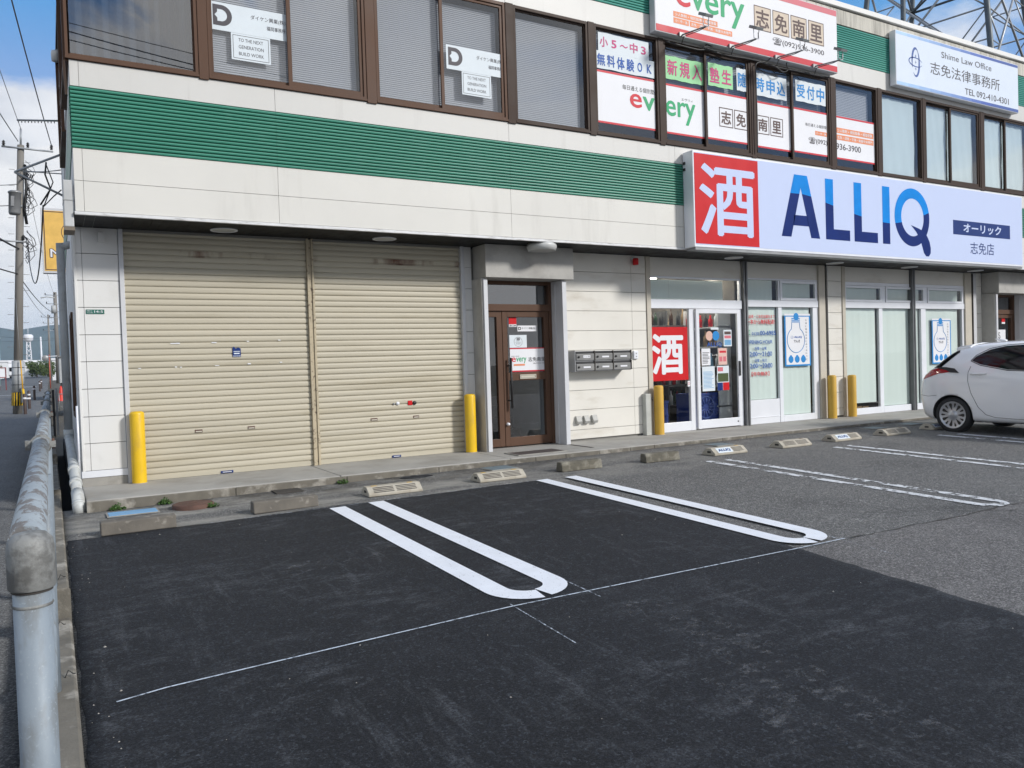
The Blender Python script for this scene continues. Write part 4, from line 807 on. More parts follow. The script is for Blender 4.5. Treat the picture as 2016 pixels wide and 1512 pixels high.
sheet_card(10.10, 10.39, .68, 1.12, 'paper', 'colour photo leaflet with navy and red corner at the lower right of the sliding door', [(.05, .95, .35, .7, 'hedge'), (.0, .45, 0, .32, 'navy'), (.47, 1, 0, .32, 'red'), (.05, .5, .78, .95, 'pink_red')])
o = thing('door_emblem', 'round pink and blue stickers over small blue lettering on the sliding door', 'sticker', (10.05, ysd, 1.6))
MB().lathe([(0, ysd), (.085, ysd)], (9.93, 0, 1.665), 24, 'y').build('disc', mat('disc_pink', (.66, .42, .34), .5), o); MB().lathe([(0, ysd), (.085, ysd)], (10.09, 0, 1.665), 24, 'y').build('disc', M['ink_sky'], o)
MB().box(9.97, 10.16, ysd - .0005, ysd + .0005, 1.775, 1.815).build('strip', M['paper'], o); lettering(o, [('ALLIQ', 9.87, 10.23, 1.46, 1.55, .014)], ysd, M['ink_blue'])
o = card('caution_sticker', 9.415, 9.475, .78, .88, .020, 'white', 'small white caution sticker on the mullion left of the sliding door', 'sticker'); MB().lathe([(.018, .019), (.024, .019)], (9.445, 0, .835), 16, 'y').build('mark', M['red'], o)
# ------------------------------------------------------------------ upper floor signs
# long lightbox over the shop
SG = thing('shop_sign', 'long lightbox sign with a red 酒 square and big two tone blue ALLIQ letters', 'sign', (13.4, -1.0, 3.05))
mb = MB(); mb.box(8.665, 18.27, -1.045, -.815, 3.045, 4.575); mb.build('case', M['alu'], SG, bevel=.008)
mb = MB(); mb.box(8.70, 18.24, -1.02, -.82, 3.005, 3.043); mb.box(8.69, 18.25, -1.035, -1.0, 3.0, 3.043); mb.build('bottom_tray', M['grey_metal'], SG, bevel=.003)
mb = MB(); mb.box(8.645, 8.664, -.88, -.84, 4.38, 4.42); mb.box(8.645, 8.664, -.88, -.84, 4.28, 4.32); mb.build('bolt', M['black'], SG)
FACE = mat('lightbox_face', (.50, .575, .78), .5, var=.01, spec=.15); BLUE = mat('sign_sky_blue', (.006, .225, .66), .5, spec=.08)
yf = -1.047
MB().box(8.69, 18.25, yf, -1.0455, 3.085, 4.55).build('face_panel', FACE, SG)
rp = MB().box(8.69, 10.115, yf - .002, yf - .0003, 3.10, 4.535).build('red_panel', M['red'], SG)
lettering(rp, [('酒', 8.785, 10.03, 3.235, 4.40, .017)], yf - .0035, FACE)
# two tone letters: outlines of our own, split along a wave
def clip(poly, f, keep):
    out = []
    for i in range(len(poly)):
        a, b_ = poly[i], poly[(i + 1) % len(poly)]; fa, fb_ = (a[1] - f(a[0])) * keep, (b_[1] - f(b_[0])) * keep
        if fa >= 0: out.append(a)
        if fa * fb_ < 0: t = fa / (fa - fb_); out.append((a[0] + (b_[0] - a[0]) * t, a[1] + (b_[1] - a[1]) * t))
    return out
WV = [(10.5, 4.05), (10.9, 4.07), (11.2, 4.075), (11.42, 4.05), (11.81, 3.97), (12.02, 3.93), (12.6, 3.82), (12.82, 3.785), (13.41, 3.72), (13.62, 3.715), (13.78, 3.725), (14.2, 3.79), (14.6, 3.90), (14.88, 4.0), (15.2, 4.1)]
def wave(x):
    for (x0, z0), (x1, z1) in zip(WV[:-1], WV[1:]):
        if x0 <= x <= x1: return z0 + (z1 - z0) * (x - x0) / (x1 - x0)
    return 4.0
Zb, Zt = 3.32, 4.40
quads = [[(10.66, Zb), (10.90, Zb), (11.16, 4.18), (11.17, Zt), (11.0, Zt)], [(11.16, 4.18), (11.41, Zb), (11.64, Zb), (11.33, Zt), (11.17, Zt)], [(10.955, 3.52), (10.985, 3.70), (11.31, 3.70), (11.36, 3.52)]]
for xa, xb in ((11.80, 12.46), (12.585, 13.26)): quads += [[(xa, Zb + .19), (xa + .215, Zb + .19), (xa + .215, Zt), (xa, Zt)], [(xa, Zb), (xb, Zb), (xb, Zb + .19), (xa, Zb + .19)]]
quads += [[(13.41, Zb), (13.63, Zb), (13.63, Zt), (13.41, Zt)]]
cx, cz = 14.325, 3.87
for k in range(48):
    a0, a1 = 2 * PI * k / 48, 2 * PI * (k + 1) / 48
    P = lambda a, rx, rz, ox=0, oz=0: (cx + ox + rx * math.cos(a), cz + oz + rz * math.sin(a))
    quads.append([P(a0, .355, .365, .01, -.0), P(a0, .55, .56), P(a1, .55, .56), P(a1, .355, .365, .01, -.0)])
LET = {}
def letter_of(x): return 0 if x < 11.72 else 1 if x < 12.52 else 2 if x < 13.35 else 3 if x < 13.70 else 4
def emit_poly(mb, poly, y):
    if len(poly) >= 3: mb.add([(p[0], y, p[1]) for p in poly], [tuple(range(len(poly)))])
for q in quads:
    # slice into thin columns so that the wave stays smooth
    xa, xb = min(p[0] for p in q), max(p[0] for p in q); n = max(1, int((xb - xa) / .08))
    for i in range(n):
        l, r_ = xa + (xb - xa) * i / n, xa + (xb - xa) * (i + 1) / n
        def cx_(poly, c, keep):
            out = []
            for j in range(len(poly)):
                a, b_ = poly[j], poly[(j + 1) % len(poly)]; fa, fb_ = (a[0] - c) * keep, (b_[0] - c) * keep
                if fa >= -1e-9: out.append(a)
                if fa * fb_ < -1e-14: t = fa / (fa - fb_); out.append((a[0] + (b_[0] - a[0]) * t, a[1] + (b_[1] - a[1]) * t))
            return out
        s_ = cx_(cx_(q, l, 1), r_, -1)
        if len(s_) < 3: continue
        k_ = letter_of((xa + xb) / 2); u_, d_ = LET.setdefault(k_, (MB(), MB())); emit_poly(u_, clip(s_, wave, 1), yf - .0024); emit_poly(d_, clip(s_, wave, -1), yf - .0024)
tail = [(14.28, 3.72), (14.44, 3.60), (14.58, 3.44), (14.66, 3.25), (14.68, 3.20), (14.75, 3.135), (14.84, 3.135), (14.90, 3.20), (14.905, 3.30), (14.87, 3.42), (14.80, 3.52), (14.72, 3.60), (14.55, 3.66)]
LET[4][1].add([(p[0], yf - .0026, p[1]) for p in tail], [tuple(range(len(tail)))])
NAVY = mat('sign_navy', (.008, .025, .145), .5, spec=.08)
for k_, (u_, d_) in LET.items(): u_.build('sky_blue_letter', BLUE, SG, recalc=False); d_.build('navy_letter', NAVY, SG, recalc=False)
np_ = MB().box(15.675, 17.765, yf - .002, yf - .0003, 3.62, 3.91).build('name_strip', M['navy'], SG); lettering(np_, [('オーリック', 16.03, 17.42, 3.675, 3.865, .022)], yf - .0035, FACE)
lettering(SG, [('志免店', 16.27, 17.14, 3.245, 3.49, .003)], yf - .0025, M['navy'], 'branch_lettering')
# cram school billboard
EV = thing('billboard', 'white billboard reading every 志免南里 with red borders under the roof edge', 'sign', (10.2, -.9, 6.4))
MB().box(8.055, 12.345, -.95, -.82, 6.372, 7.502).build('board', M['grey_panel'], EV, bevel=.006)
MB().box(8.07, 12.33, -.9525, -.9505, 6.385, 7.49).build('face_panel', M['white'], EV)
ye = -.9535
MB().box(8.07, 12.33, ye - .0006, ye, 6.385, 6.487).build('stripe', M['stripe_red'], EV); MB().box(8.07, 12.33, ye - .0006, ye, 7.388, 7.49).build('stripe', M['pink_red'], EV)
lettering(EV, [('e', 8.48, 8.80, 6.845, 7.16, .014)], ye - .0012, M['ink_red']); lettering(EV, [('ery', 9.11, 10.00, 6.70, 7.15, .014), ('v', 8.80, 9.10, 6.84, 7.14, .014)], ye - .0012, M['ink_green'])
for (a, b_, c, d, s_) in ((8.43, 9.375, 6.66, 6.745, '少人数制 × 個別指導 × 補習授業'), (8.43, 8.75, 6.56, 6.645, '小・中・高'), (8.77, 9.70, 6.56, 6.645, '志免・須恵・宇美・粕屋中央専門')):
    st = MB().box(a, b_, ye - .0008, ye, c, d).build('orange_strip', M['orange'], EV); lettering(st, [(s_, a + .03, b_ - .03, c + .018, d - .018, .01)], ye - .0014, M['white'])
def boxed(par, x0, x1, z0, z1, ch, y, tint='siding'):
    mb = MB(); w_ = .014; frame_rect(mb, x0, x1, z0, z1, w_, y - .001, y); o = mb.build('character_frame', M['ink_brown'], par)
    lettering(o, [(ch, x0 + .045, x1 - .045, z0 + .05, z1 - .05, .020)], y - .001, M['ink_brown'])
for k, ch in enumerate('志免南里'): MB().box(10.222 + k * .45, 10.625 + k * .45, ye - .0005, ye, 6.79, 7.19).build('stained_ground', mat('stained_ground', (.56, .47, .37), .6, var=.15, scale=4), EV); boxed(EV, 10.22 + k * .45, 10.627 + k * .45, 6.788, 7.192, ch, ye - .0006)
lettering(EV, [('☎(092)936-3900', 10.66, 11.975, 6.60, 6.735, .008)], ye - .0012, M['ink_grey'], 'phone_number')
# law office sign
LW = thing('law_office_sign', 'white and blue law office sign with a swirl emblem under the roof edge', 'sign', (16.2, -.9, 6.43))
MB().box(14.055, 18.375, -.95, -.82, 6.425, 7.475).build('board', M['alu'], LW, bevel=.006)
MB().box(14.07, 18.36, -.9525, -.9505, 6.437, 7.462).build('face_panel', mat('law_face', (.64, .71, .81), .5, var=.02, spec=.15), LW); yl = -.9535
for z0, z1 in ((7.405, 7.462), (6.437, 6.50)):
    for k in range(12):
        t = k / 11; m_ = bpy.data.materials.get('band%d' % k) or mat('band%d' % k, (.36 + (.05 - .36) * min(1, t * 1.4), .55 + (.10 - .55) * min(1, t * 1.4), .80 + (.33 - .80) * min(1, t * 1.2)), .4, var=.02)
        MB().box(14.07 + 4.29 * t * 11 / 12, 14.07 + 4.29 * (k + 1) / 12, yl - .0004, yl, z0, z1).build('band', m_, LW)
mb = MB(); cx, cz = 14.68, 6.945
def crescent(a0, a1, rx, rz, th, n=30, tilt=0.0):
    vs = []
    for i in range(n + 1):
        t = i / n; a = math.radians(a0 + (a1 - a0) * t); w_ = th * math.sin(PI * min(max(t, .03), .97)) + .006
        for s_ in (1, -1):
            x, z = (rx + s_ * w_ * .5) * math.cos(a), (rz + s_ * w_ * .5) * math.sin(a); vs.append((cx + x * math.cos(tilt) - z * math.sin(tilt), yl - .0012, cz + x * math.sin(tilt) + z * math.cos(tilt)))
    mb.add(vs, [(2 * i, 2 * i + 2, 2 * i + 3, 2 * i + 1) for i in range(n)])
crescent(50, 205, .115, .27, .05); crescent(-130, 60, .115, .27, .05); crescent(20, 345, .215, .085, .022, tilt=-.05)
for dz in (.12, 0, -.13):
    for a, b_ in (((-.030, 0), (.030, 0)), ((0, -.04), (0, .04))):
        w_ = .007; mb.add([(cx + a[0], yl - .0013, cz + dz + a[1]), (cx + (w_ if a[0] == 0 else 0), yl - .0013, cz + dz + (w_ if a[1] == 0 else 0)), (cx + b_[0], yl - .0013, cz + dz + b_[1]), (cx - (w_ if a[0] == 0 else 0), yl - .0013, cz + dz - (w_ if a[1] == 0 else 0))], [(0, 1, 2, 3)])
mb.build('emblem', mat('emblem_blue', (.03, .085, .30), .4), LW, recalc=False)
lettering(LW, [('Shime Law Office', 15.54, 17.33, 7.175, 7.30, 0), ('TEL 092-410-4301', 16.34, 17.98, 6.555, 6.685, .006)], yl - .0012, M['ink_grey']); lettering(LW, [('志免法律事務所', 15.16, 17.64, 6.80, 7.045, 0)], yl - .0012, M['ink_grey'])
# floodlights on arms below the billboard
M['flood'] = mat('floodlight_grey', (.20, .21, .215), .5)
for i, (xw, xh, zh, where) in enumerate(((8.58, 8.40, 6.50, 'leftmost, below the orange strips'), (9.66, 9.49, 6.53, 'below the letter y of the billboard'), (10.74, 10.51, 6.53, 'below the phone number of the billboard'), (11.70, 11.43, 6.51, 'rightmost, at the corner of the billboard'))):
    t = thing('floodlight', 'small floodlight on a bent arm ' + where, 'floodlight', (xw, -.95, 6.38), 'floodlights below the billboard')
    zb = 6.385
    mb = MB(); mb.box(xw - .06, xw + .06, -.99, -.955, zb - .03, zb + .035); mb.tube([(xw, -.98, zb), (xw + .01, -1.50, zb - .06)], .013, 8); mb.build('arm', M['grey_metal'], t)
    mb = MB(); mb.tube([(xw - .05, -1.50, zb - .055), (xw - .055, -1.50, zb + .09)], .006, 6); mb.tube([(xw + .06, -1.50, zb - .055), (xw + .065, -1.50, zb + .09)], .006, 6); mb.tube([(xw - .05, -1.50, zb - .055), (xw + .06, -1.50, zb - .055)], .006, 6); mb.build('yoke', M['alu'], t)
    mb = MB(); c, s_ = math.cos(.5), math.sin(.5)
    def Q(a, b_, d): return (xw + a, -1.50 + b_ * c - d * s_, zb + .11 + b_ * s_ + d * c)
    mb.add([Q(a, b_, d) for a in (-.075, .085) for b_ in (-.085, .085) for d in (-.022, .022)], ((0, 1, 3, 2), (4, 6, 7, 5), (0, 4, 5, 1), (2, 3, 7, 6), (0, 2, 6, 4), (1, 5, 7, 3))); mb.build('lamp_head', M['flood'], t, bevel=.004)
    mb = MB(); mb.add([Q(a, b_, .0235) for a, b_ in ((-.06, -.07), (.07, -.07), (.07, .07), (-.06, .07))], [(0, 1, 2, 3)]); mb.build('lens', M['grey_panel'], t, recalc=False)
    mb = MB(); mb.tube([(xw + .06, -1.49, zb + .05), (xw + .10, -1.45, zb - .02), (xw + .05, -1.30, zb - .045), (xw + .01, -1.0, zb - .03), (xw + .02, -.94, zb - .12), (xw + .06, -.90, zb - .10)], .007, 6); mb.build('cable', M['black'], t)
def cable(name, pts, r, label, m='black', cat='cable', group=None):
    P = [Vector(p) for p in pts]; path = []
    for i in range(len(P) - 1):
        p0, p1, p2, p3 = P[max(i - 1, 0)], P[i], P[i + 1], P[min(i + 2, len(P) - 1)]
        for k in range(6):
            t = k / 6; path.append(.5 * ((2 * p1) + (p2 - p0) * t + (2 * p0 - 5 * p1 + 4 * p2 - p3) * t * t + (3 * p1 - p0 - 3 * p2 + p3) * t ** 3))
    path.append(P[-1]); o = MB().tube(path, r, 6).build(name, M[m]); return tag(o, label, cat, group)
cable('cable', [(8.35, -.85, 6.29), (9.0, -.86, 6.27), (9.25, -.86, 6.31), (9.6, -.87, 6.28), (10.3, -.86, 6.31), (10.9, -.88, 6.27), (11.3, -.86, 6.29), (12.1, -.85, 6.30)], .012, 'thick black cable run along the window head under the billboard')
cable('cable', [(10.33, -.86, 4.75), (10.33, -.87, 5.3), (10.335, -.86, 6.0), (10.34, -.87, 6.25), (10.55, -.89, 6.31), (10.62, -.95, 6.38)], .010, 'black cable hanging down the window post below the billboard')
cable('cable', [(10.8, -.88, 6.28), (10.95, -.90, 6.20), (11.1, -.88, 6.26), (11.05, -.90, 6.36), (11.12, -.92, 6.40)], .009, 'short looped black cable between the third floodlight and the window head')
cable('cable', [(9.22, -.86, 6.30), (9.16, -.90, 6.36), (9.3, -.9, 6.34), (9.1, -.89, 6.32), (9.42, -.88, 6.30)], .008, 'tangled black cable end above the thin window mullion')

# ------------------------------------------------------------------ banners and notices in the upper windows
yb = FY - .004 + .016
def banner(x0, x1, label, items=(), yy=None):
    y = yy; o = MB().rect(x0, x1, 4.885, 5.68, y).build('window_banner', M['white'], recalc=False); tag(o, label, 'banner', 'white window banners with red borders')
    MB().rect(x0, x1, 5.648, 5.68, y - .001).build('stripe', M['stripe_red'], o, recalc=False); MB().rect(x0, x1, 4.885, 4.915, y - .001).build('stripe', M['stripe_red'], o, recalc=False)
    for m_, its in items: lettering(o, its, y - .002, m_)
    return o
FX, SF, SB = FY + .031, FY + .016, FY + .054      # fixed pane, front sash, back sash
banner(7.03, 8.165, 'window banner with red and green letters ev under a crimson notice', [(M['ink_red'], [('e', 7.66, 7.90, 5.195, 5.415, .014)]), (M['ink_green'], [('v', 7.915, 8.16, 5.18, 5.395, .014)]), (M['ink'], [('毎日通える個別塾', 7.52, 8.16, 5.45, 5.525, .004)])], FX)
banner(8.395, 9.235, 'window banner with green letters ery under a green notice', [(M['ink_green'], [('ery', 8.405, 9.04, 5.055, 5.42, .014)]), (M['ink'], [('エヴリィ', 8.74, 8.985, 5.445, 5.49, .004)])], SB)
b3 = banner(9.26, 10.19, 'window banner with boxed characters 志免', [], SF)
for k, ch in enumerate('志免'): boxed(b3, 9.53 + k * .345, 9.845 + k * .345, 5.12, 5.44, ch, SF - .002)
b4 = banner(10.43, 11.30, 'window banner with boxed characters 南里', [], SB)
for k, ch in enumerate('南里'): boxed(b4, 10.44 + k * .345, 10.755 + k * .345, 5.12, 5.44, ch, SB - .002)
b5 = banner(11.335, 12.235, 'window banner with phone code (092) and one orange strip', [(M['ink_grey'], [('毎日通える個別塾', 11.64, 12.215, 5.385, 5.445, .004), ('☎(092)', 11.72, 12.225, 5.075, 5.20, .012)])], SF)
st = MB().rect(11.90, 12.22, 5.25, 5.325, SF - .0015).build('orange_strip', M['orange'], b5, recalc=False); lettering(st, [('小・中・高', 11.925, 12.195, 5.265, 5.31, .01)], SF - .0025, M['white'])
b6 = banner(12.475, 13.61, 'window banner with digits 936-3900 and two orange strips', [(M['ink_grey'], [('936-3900', 12.49, 13.20, 5.06, 5.175, .012)])], FX)
for c, d, s_ in ((5.365, 5.465, '少人数制 × 個別指導 × 補習授業'), (5.24, 5.335, '志免・須恵・宇美・粕屋中央専門')):
    st = MB().rect(12.49, 13.58, c, d, FX - .0015).build('orange_strip', M['orange'], b6, recalc=False); lettering(st, [(s_, 12.53, 13.54, c + .02, d - .02, .01)], FX - .0025, M['white'])
def wavy_paper(x0, x1, z0, z1, y, m, label, items, group='paper notices in the upper windows'):
    n = 12; vs = []
    for i in range(n + 1):
        for k in range(5):
            u, v = i / n, k / 4; e = .008 * wob(u * 3 + z0) * (1 if k in (0, 4) else 0)
            vs.append((x0 + (x1 - x0) * u, y - .002 - .0015 * (1 + wob(u * 4 + v * 2 + x0)), z0 + (z1 - z0) * v + e))
    o = MB().add(vs, [(i * 5 + k, (i + 1) * 5 + k, (i + 1) * 5 + k + 1, i * 5 + k + 1) for i in range(n) for k in range(4)], smooth=True).build('paper_notice', M[m], recalc=False); tag(o, label, 'notice', group)
    for mm, its in items:
        mb = MB()
        for (ch, a, b_, c, d) in its: put_text(mb, ch, a, b_, c, d, y - .0065, .019)
        mb.build('lettering', M[mm], o, recalc=False)
    return o
def chars(s_, x0, x1, zc, h, w=None):
    n = len(s_); p = (x1 - x0) / n; out = []
    for i, ch in enumerate(s_):
        k = .80 if not ch.isascii() else .5
        hh = h * (.22 if ch in '〜' else (.75 if ch.isascii() else 1)); out.append((ch, x0 + p * (i + .5 - k / 2), x0 + p * (i + .5 + k / 2), zc - hh / 2 + rnd.uniform(-.01, .01), zc + hh / 2))
    return out
wavy_paper(7.08, 8.06, 5.96, 6.245, FX, 'paper', 'white paper notice with crimson 小5〜中3 in the upper window', [('ink_pink', chars('小5〜中3', 7.09, 8.05, 6.105, .165))])
wavy_paper(7.02, 8.165, 5.70, 5.965, FX - .003, 'paper', 'white paper notice with dark blue 無料体験OK', [('ink_blue', chars('無料体験OK', 7.03, 8.15, 5.835, .185))])
wavy_paper(8.42, 9.235, 5.755, 6.125, SB, 'paper_green', 'green paper notice with crimson 新規入', [('ink_pink', chars('新規入', 8.43, 9.22, 5.945, .25))])
wavy_paper(9.30, 9.86, 5.765, 6.14, SF, 'paper_green', 'green paper notice with crimson 塾生', [('ink_pink', chars('塾生', 9.31, 9.85, 5.95, .25))])
wavy_paper(9.95, 10.19, 5.775, 6.15, SF, 'paper', 'narrow white paper notice with sky blue 随', [('ink_sky', chars('随', 9.955, 10.19, 5.965, .24))])
wavy_paper(10.42, 11.21, 5.775, 6.16, SB, 'paper', 'white paper notice with sky blue 時申込', [('ink_sky', chars('時申込', 10.42, 11.20, 5.965, .25))])
wavy_paper(11.40, 12.20, 5.80, 6.17, SF, 'paper', 'white paper notice with sky blue 受付中', [('ink_sky', chars('受付中', 11.41, 12.19, 5.985, .25))])
def company(x0, y, first):
    side = 'left' if first else 'right'
    x1 = x0 + .885
    o = MB().rect(x0, x1, 5.29, 5.615, y).build('company_sign', M['paper'], recalc=False); tag(o, 'white company sheet with a big D in the ' + side + ' of the two signed upper windows', 'notice', 'company sheets')
    mb = MB(); xl, z0, z1 = x0 + .03, 5.345, 5.585; n = 20
    outer = [(xl, z1), (xl + .10, z1)] + [(xl + .10 + .115 * math.cos(math.radians(90 - 180 * k / n)), (z0 + z1) / 2 + .12 * math.sin(math.radians(90 - 180 * k / n))) for k in range(n + 1)] + [(xl + .10, z0), (xl, z0)]
    inner = [(xl + .05, z1 - .05), (xl + .09, z1 - .05)] + [(xl + .09 + .07 * math.cos(math.radians(90 - 180 * k / n)), (z0 + z1) / 2 + .07 * math.sin(math.radians(90 - 180 * k / n))) for k in range(n + 1)] + [(xl + .09, z0 + .05), (xl + .05, z0 + .05)]
    m_ = len(outer); mb.add([(p[0], y - .002, p[1]) for p in outer] + [(p[0], y - .002, p[1]) for p in inner], [(i, i + 1, m_ + i + 1, m_ + i) for i in range(m_ - 1)])
    mb.add([(p[0], y - .002, p[1]) for p in ((xl, z0), (xl + .05, z0 + .05), (xl + .05, z0 + .085), (xl, z0 + .085))], [(0, 1, 2, 3)]); mb.add([(p[0], y - .002, p[1]) for p in ((xl, z1), (xl, z1 - .085), (xl + .05, z1 - .085), (xl + .05, z1 - .05))], [(0, 1, 2, 3)])
    mb.add([(p[0], y - .002, p[1]) for p in ((xl + .02, (z0 + z1) / 2), (xl + .05, z1 - .085), (xl, z1 - .085), (xl, z0 + .085), (xl + .05, z0 + .085))], [(0, 1, 2, 3, 4)])
    mb.build('emblem', M['ink_grey'], o, recalc=False)
    lettering(o, [('ダイケン興業(株)', x0 + .46, x1 - .015, 5.472, 5.535, .004), ('福岡事務所', x0 + .645, x1 - .015, 5.382, 5.433, 0)], y - .002, M['ink_grey'])
    p = MB().rect(x0 + .225, x0 + .68, 4.975, 5.288, y - .0005).build('motto_sign', M['paper'], recalc=False); tag(p, 'framed TO THE NEXT GENERATION BUILD WORK sheet in the ' + side + ' signed upper window', 'notice', 'motto sheets')
    mb = MB(); frame_rect(mb, x0 + .245, x0 + .66, 4.995, 5.268, .005, y - .002, y - .0015); mb.build('border', M['ink_grey'], p)
    lettering(p, [('TO THE NEXT', x0 + .31, x0 + .595, 5.195, 5.235), ('GENERATION', x0 + .31, x0 + .60, 5.115, 5.155), ('BUILD WORK', x0 + .31, x0 + .60, 5.035, 5.075)], y - .002, M['ink_grey'])
company(1.505, FY + .056, True); company(4.52, FY + .017, False)

# ------------------------------------------------------------------ bollards
BOL = None
def bollard(x, y, lab, m, h=.855, r=.082):
    t = thing('bollard', lab, 'bollard', (x, y, 0), 'bollards in front of the shutters and shop windows')
    MB().lathe([(r, 0), (r, h - .035), (r * .93, h - .012), (r * .6, h), (0, h)], (x, y, 0), 28).build('post', m, t)
    MB().lathe([(r + .012, 0.0005), (r + .012, .004), (r - .001, .006)], (x, y, 0), 28).build('base_ring', M['plinth'], t)
bollard(.60, -.11, 'glossy yellow bollard at the left end of the left roller shutter', M['yellow']); bollard(5.035, -.13, 'glossy yellow bollard between the right roller shutter and the entrance', M['yellow'])
bollard(8.60, -.15, 'ochre bollard in front of the red 酒 poster', M['ochre'], .835); bollard(13.02, -.15, 'ochre bollard in front of the beige jamb, left of a pair', M['ochre']); bollard(13.62, -.15, 'ochre bollard in front of the right shop window, right of a pair', M['ochre'], .84)
t = thing('tap_post', 'pale square water tap post against the wall left of the sliding door', 'tap post', (8.42, -.06, 0))
MB().box(8.36, 8.485, -.105, -.002, 0, .70).build('post', mat('tap_post_pale', (.44, .45, .42), .5), t, bevel=.008)
mb = MB(); mb.tube([(8.485, -.05, .62), (8.53, -.05, .62), (8.55, -.06, .585)], .012, 8); mb.box(8.505, 8.545, -.075, -.03, .63, .645); mb.build('tap', M['grey_metal'], t)

# ------------------------------------------------------------------ wheel stops
def solid_stop(x, y, lab, w=.63, dark=False):
    z = gz(x, y); o = MB().prism([(-.075, 0), (-.055, .115), (.055, .12), (.075, 0)], 'x', -w / 2, w / 2).build('wheel_stop', M['stop_conc'] if not dark else M['stop_dark'], bevel=.012, seg=3)
    o.location = (x, y, z); return tag(o, lab, 'wheel stop', 'wheel stops along the walkway')
M['stop_dark'] = mat('mossy_wheel_stop', (.12, .11, .085), .95, var=.3, scale=10, bump=.5, bscale=50, dirt=(.26, .245, .20), dirt_scale=8, dirt_range=(.48, .66))
solid_stop(.375, -2.50, 'plain concrete wheel stop nearest the guard rail, beside the blue lid'); bpy.data.objects['wheel_stop'].rotation_euler = (0, 0, .02)
o = solid_stop(1.735, -2.40, 'plain concrete wheel stop in front of the left shutter, beside the manhole', .66); o.rotation_euler = (0, 0, .05)
solid_stop(5.50, -2.22, 'old mossy wheel stop in front of the doormat', .62, True); solid_stop(6.76, -2.30, 'old mossy wheel stop with a broken left corner below the outlets', .56, True).rotation_euler = (0, 0, -.06)
def grated_stop(x, y, lab, sign=False, amber=False):
    z = gz(x, y); t = thing('wheel_stop', lab, 'wheel stop', (x, y, z), 'wheel stops along the walkway'); w = .315
    pr = [(-.13, 0), (-.13, .03), (-.045, .10), (.045, .10), (.13, .03), (.13, 0)]
    mb = MB(); mb.prism([(p[0] + y, p[1] + z) for p in pr], 'x', x - w, x + w); mb.build('block', M['stop_beige'], t, bevel=.008)
    mb = MB()
    nx_ = Vector((0, -.07, .085)).normalized()
    for k in range(4):
        s_ = .18 + k * .20; yy, zz = -.13 + .085 * s_, .03 + .07 * s_
        for a, b_ in ((-.25, -.015), (.015, .25)):
            if sign and a < 0: continue
            if sign: a += .04
            c0 = Vector((0, y + yy, z + zz)); d = Vector((0, .085, .07)).normalized() * .0055; e = nx_ * .0012
            mb.add([(x + a, *(c0 - d + e)[1:]), (x + b_, *(c0 - d + e)[1:]), (x + b_, *(c0 + d + e)[1:]), (x + a, *(c0 + d + e)[1:])], [(0, 1, 2, 3)])
    mb.box(x - w - .0015, x - w, y - .05, y + .02, z + .035, z + .062)
    mb.build('slot', M['slot'], t, recalc=False)
    mb = MB()
    for a in ((-.25, -.19), (.17, .23)):
        if sign and a[0] < 0: continue
        mb.box(x + a[0], x + a[1], y - .04, y + .0, z + .1005, z + .103)
    if mb.v: mb.build('reflector', M['ochre'] if amber else M['rust'], t)
    if sign:
        def Q(u, v): c0 = Vector((x, y - .13, z + .03)) + Vector((0, .085, .07)) * v + nx_ * .004; return (c0.x + u, c0.y, c0.z)
        pl = MB().add([Q(-.24, .05), Q(.04, .05), Q(.04, .92), Q(-.24, .92)], [(0, 1, 2, 3)]).build('name_plate', M['paper'], t, recalc=False)
        mb = MB(); put_text(mb, 'ALLIQ', -.215, .015, .22, .74, 0, .04, mapf=lambda p: tuple(Vector(Q(p[0], p[1])) + nx_ * .0012)); mb.build('lettering', M['ink_blue'], pl, recalc=False)
    return t
grated_stop(2.955, -2.24, 'beige slotted wheel stop with amber reflectors before the shutter mullion', amber=True); grated_stop(4.325, -2.21, 'beige slotted wheel stop with amber reflectors before the right yellow bollard', amber=True)
grated_stop(7.93, -2.32, 'beige wheel stop with a readable ALLIQ plate, nearest of the plated ones', True, True); grated_stop(9.235, -2.36, 'beige slotted wheel stop between the two plated wheel stops')
grated_stop(10.42, -2.34, 'beige wheel stop with a worn ALLIQ plate in front of the opening hours window', True); grated_stop(11.65, -2.36, 'beige slotted wheel stop left of the white car'); grated_stop(12.98, -2.30, 'beige wheel stop with an ALLIQ plate behind the rear tyre of the white car', True)

# ------------------------------------------------------------------ drain lids, manhole, doormat, weeds
def lid(x, y, w, d, lab, m='lid_grey'):
    z = gz(x, y); t = thing('drain_lid', lab, 'drain lid', (x, y, z), 'square drain lids')
    MB().box(x - w / 2, x + w / 2, y - d / 2, y + d / 2, z - .01, z + .014).build('cover', M[m], t, bevel=.003)
    mb = MB(); frame_rect(mb, 0, w + .03, 0, d + .03, .014, 0, .01); mb.v = [(p[0] + x - w / 2 - .015, p[2] + y - d / 2 - .015, p[1] + z + .001) for p in mb.v]; mb.build('rim', M['plinth'], t)
lid(.40, -1.58, .45, .24, 'pale blue drain lid behind the leftmost wheel stop', 'lid_blue'); lid(4.73, -1.50, .36, .30, 'blue grey drain lid behind the slotted wheel stop by the yellow bollard'); lid(8.55, -1.58, .34, .28, 'blue grey drain lid behind the readable ALLIQ wheel stop'); lid(12.22, -1.62, .34, .28, 'blue grey drain lid left of the white car', 'lid_grey'); lid(13.25, -1.62, .34, .28, 'blue grey drain lid right behind the rear bumper of the white car', 'lid_grey')
t = thing('manhole_cover', 'rusty round manhole cover sticking up beside the left shutter walkway', 'manhole cover', (.97, -1.64, gz(.97, -1.64)))
zm = gz(.97, -1.64); MB().lathe([(.205, -.02), (.205, .035), (.19, .042), (0, .042)], (.97, -1.64, zm), 30).build('cover', M['rust'], t)
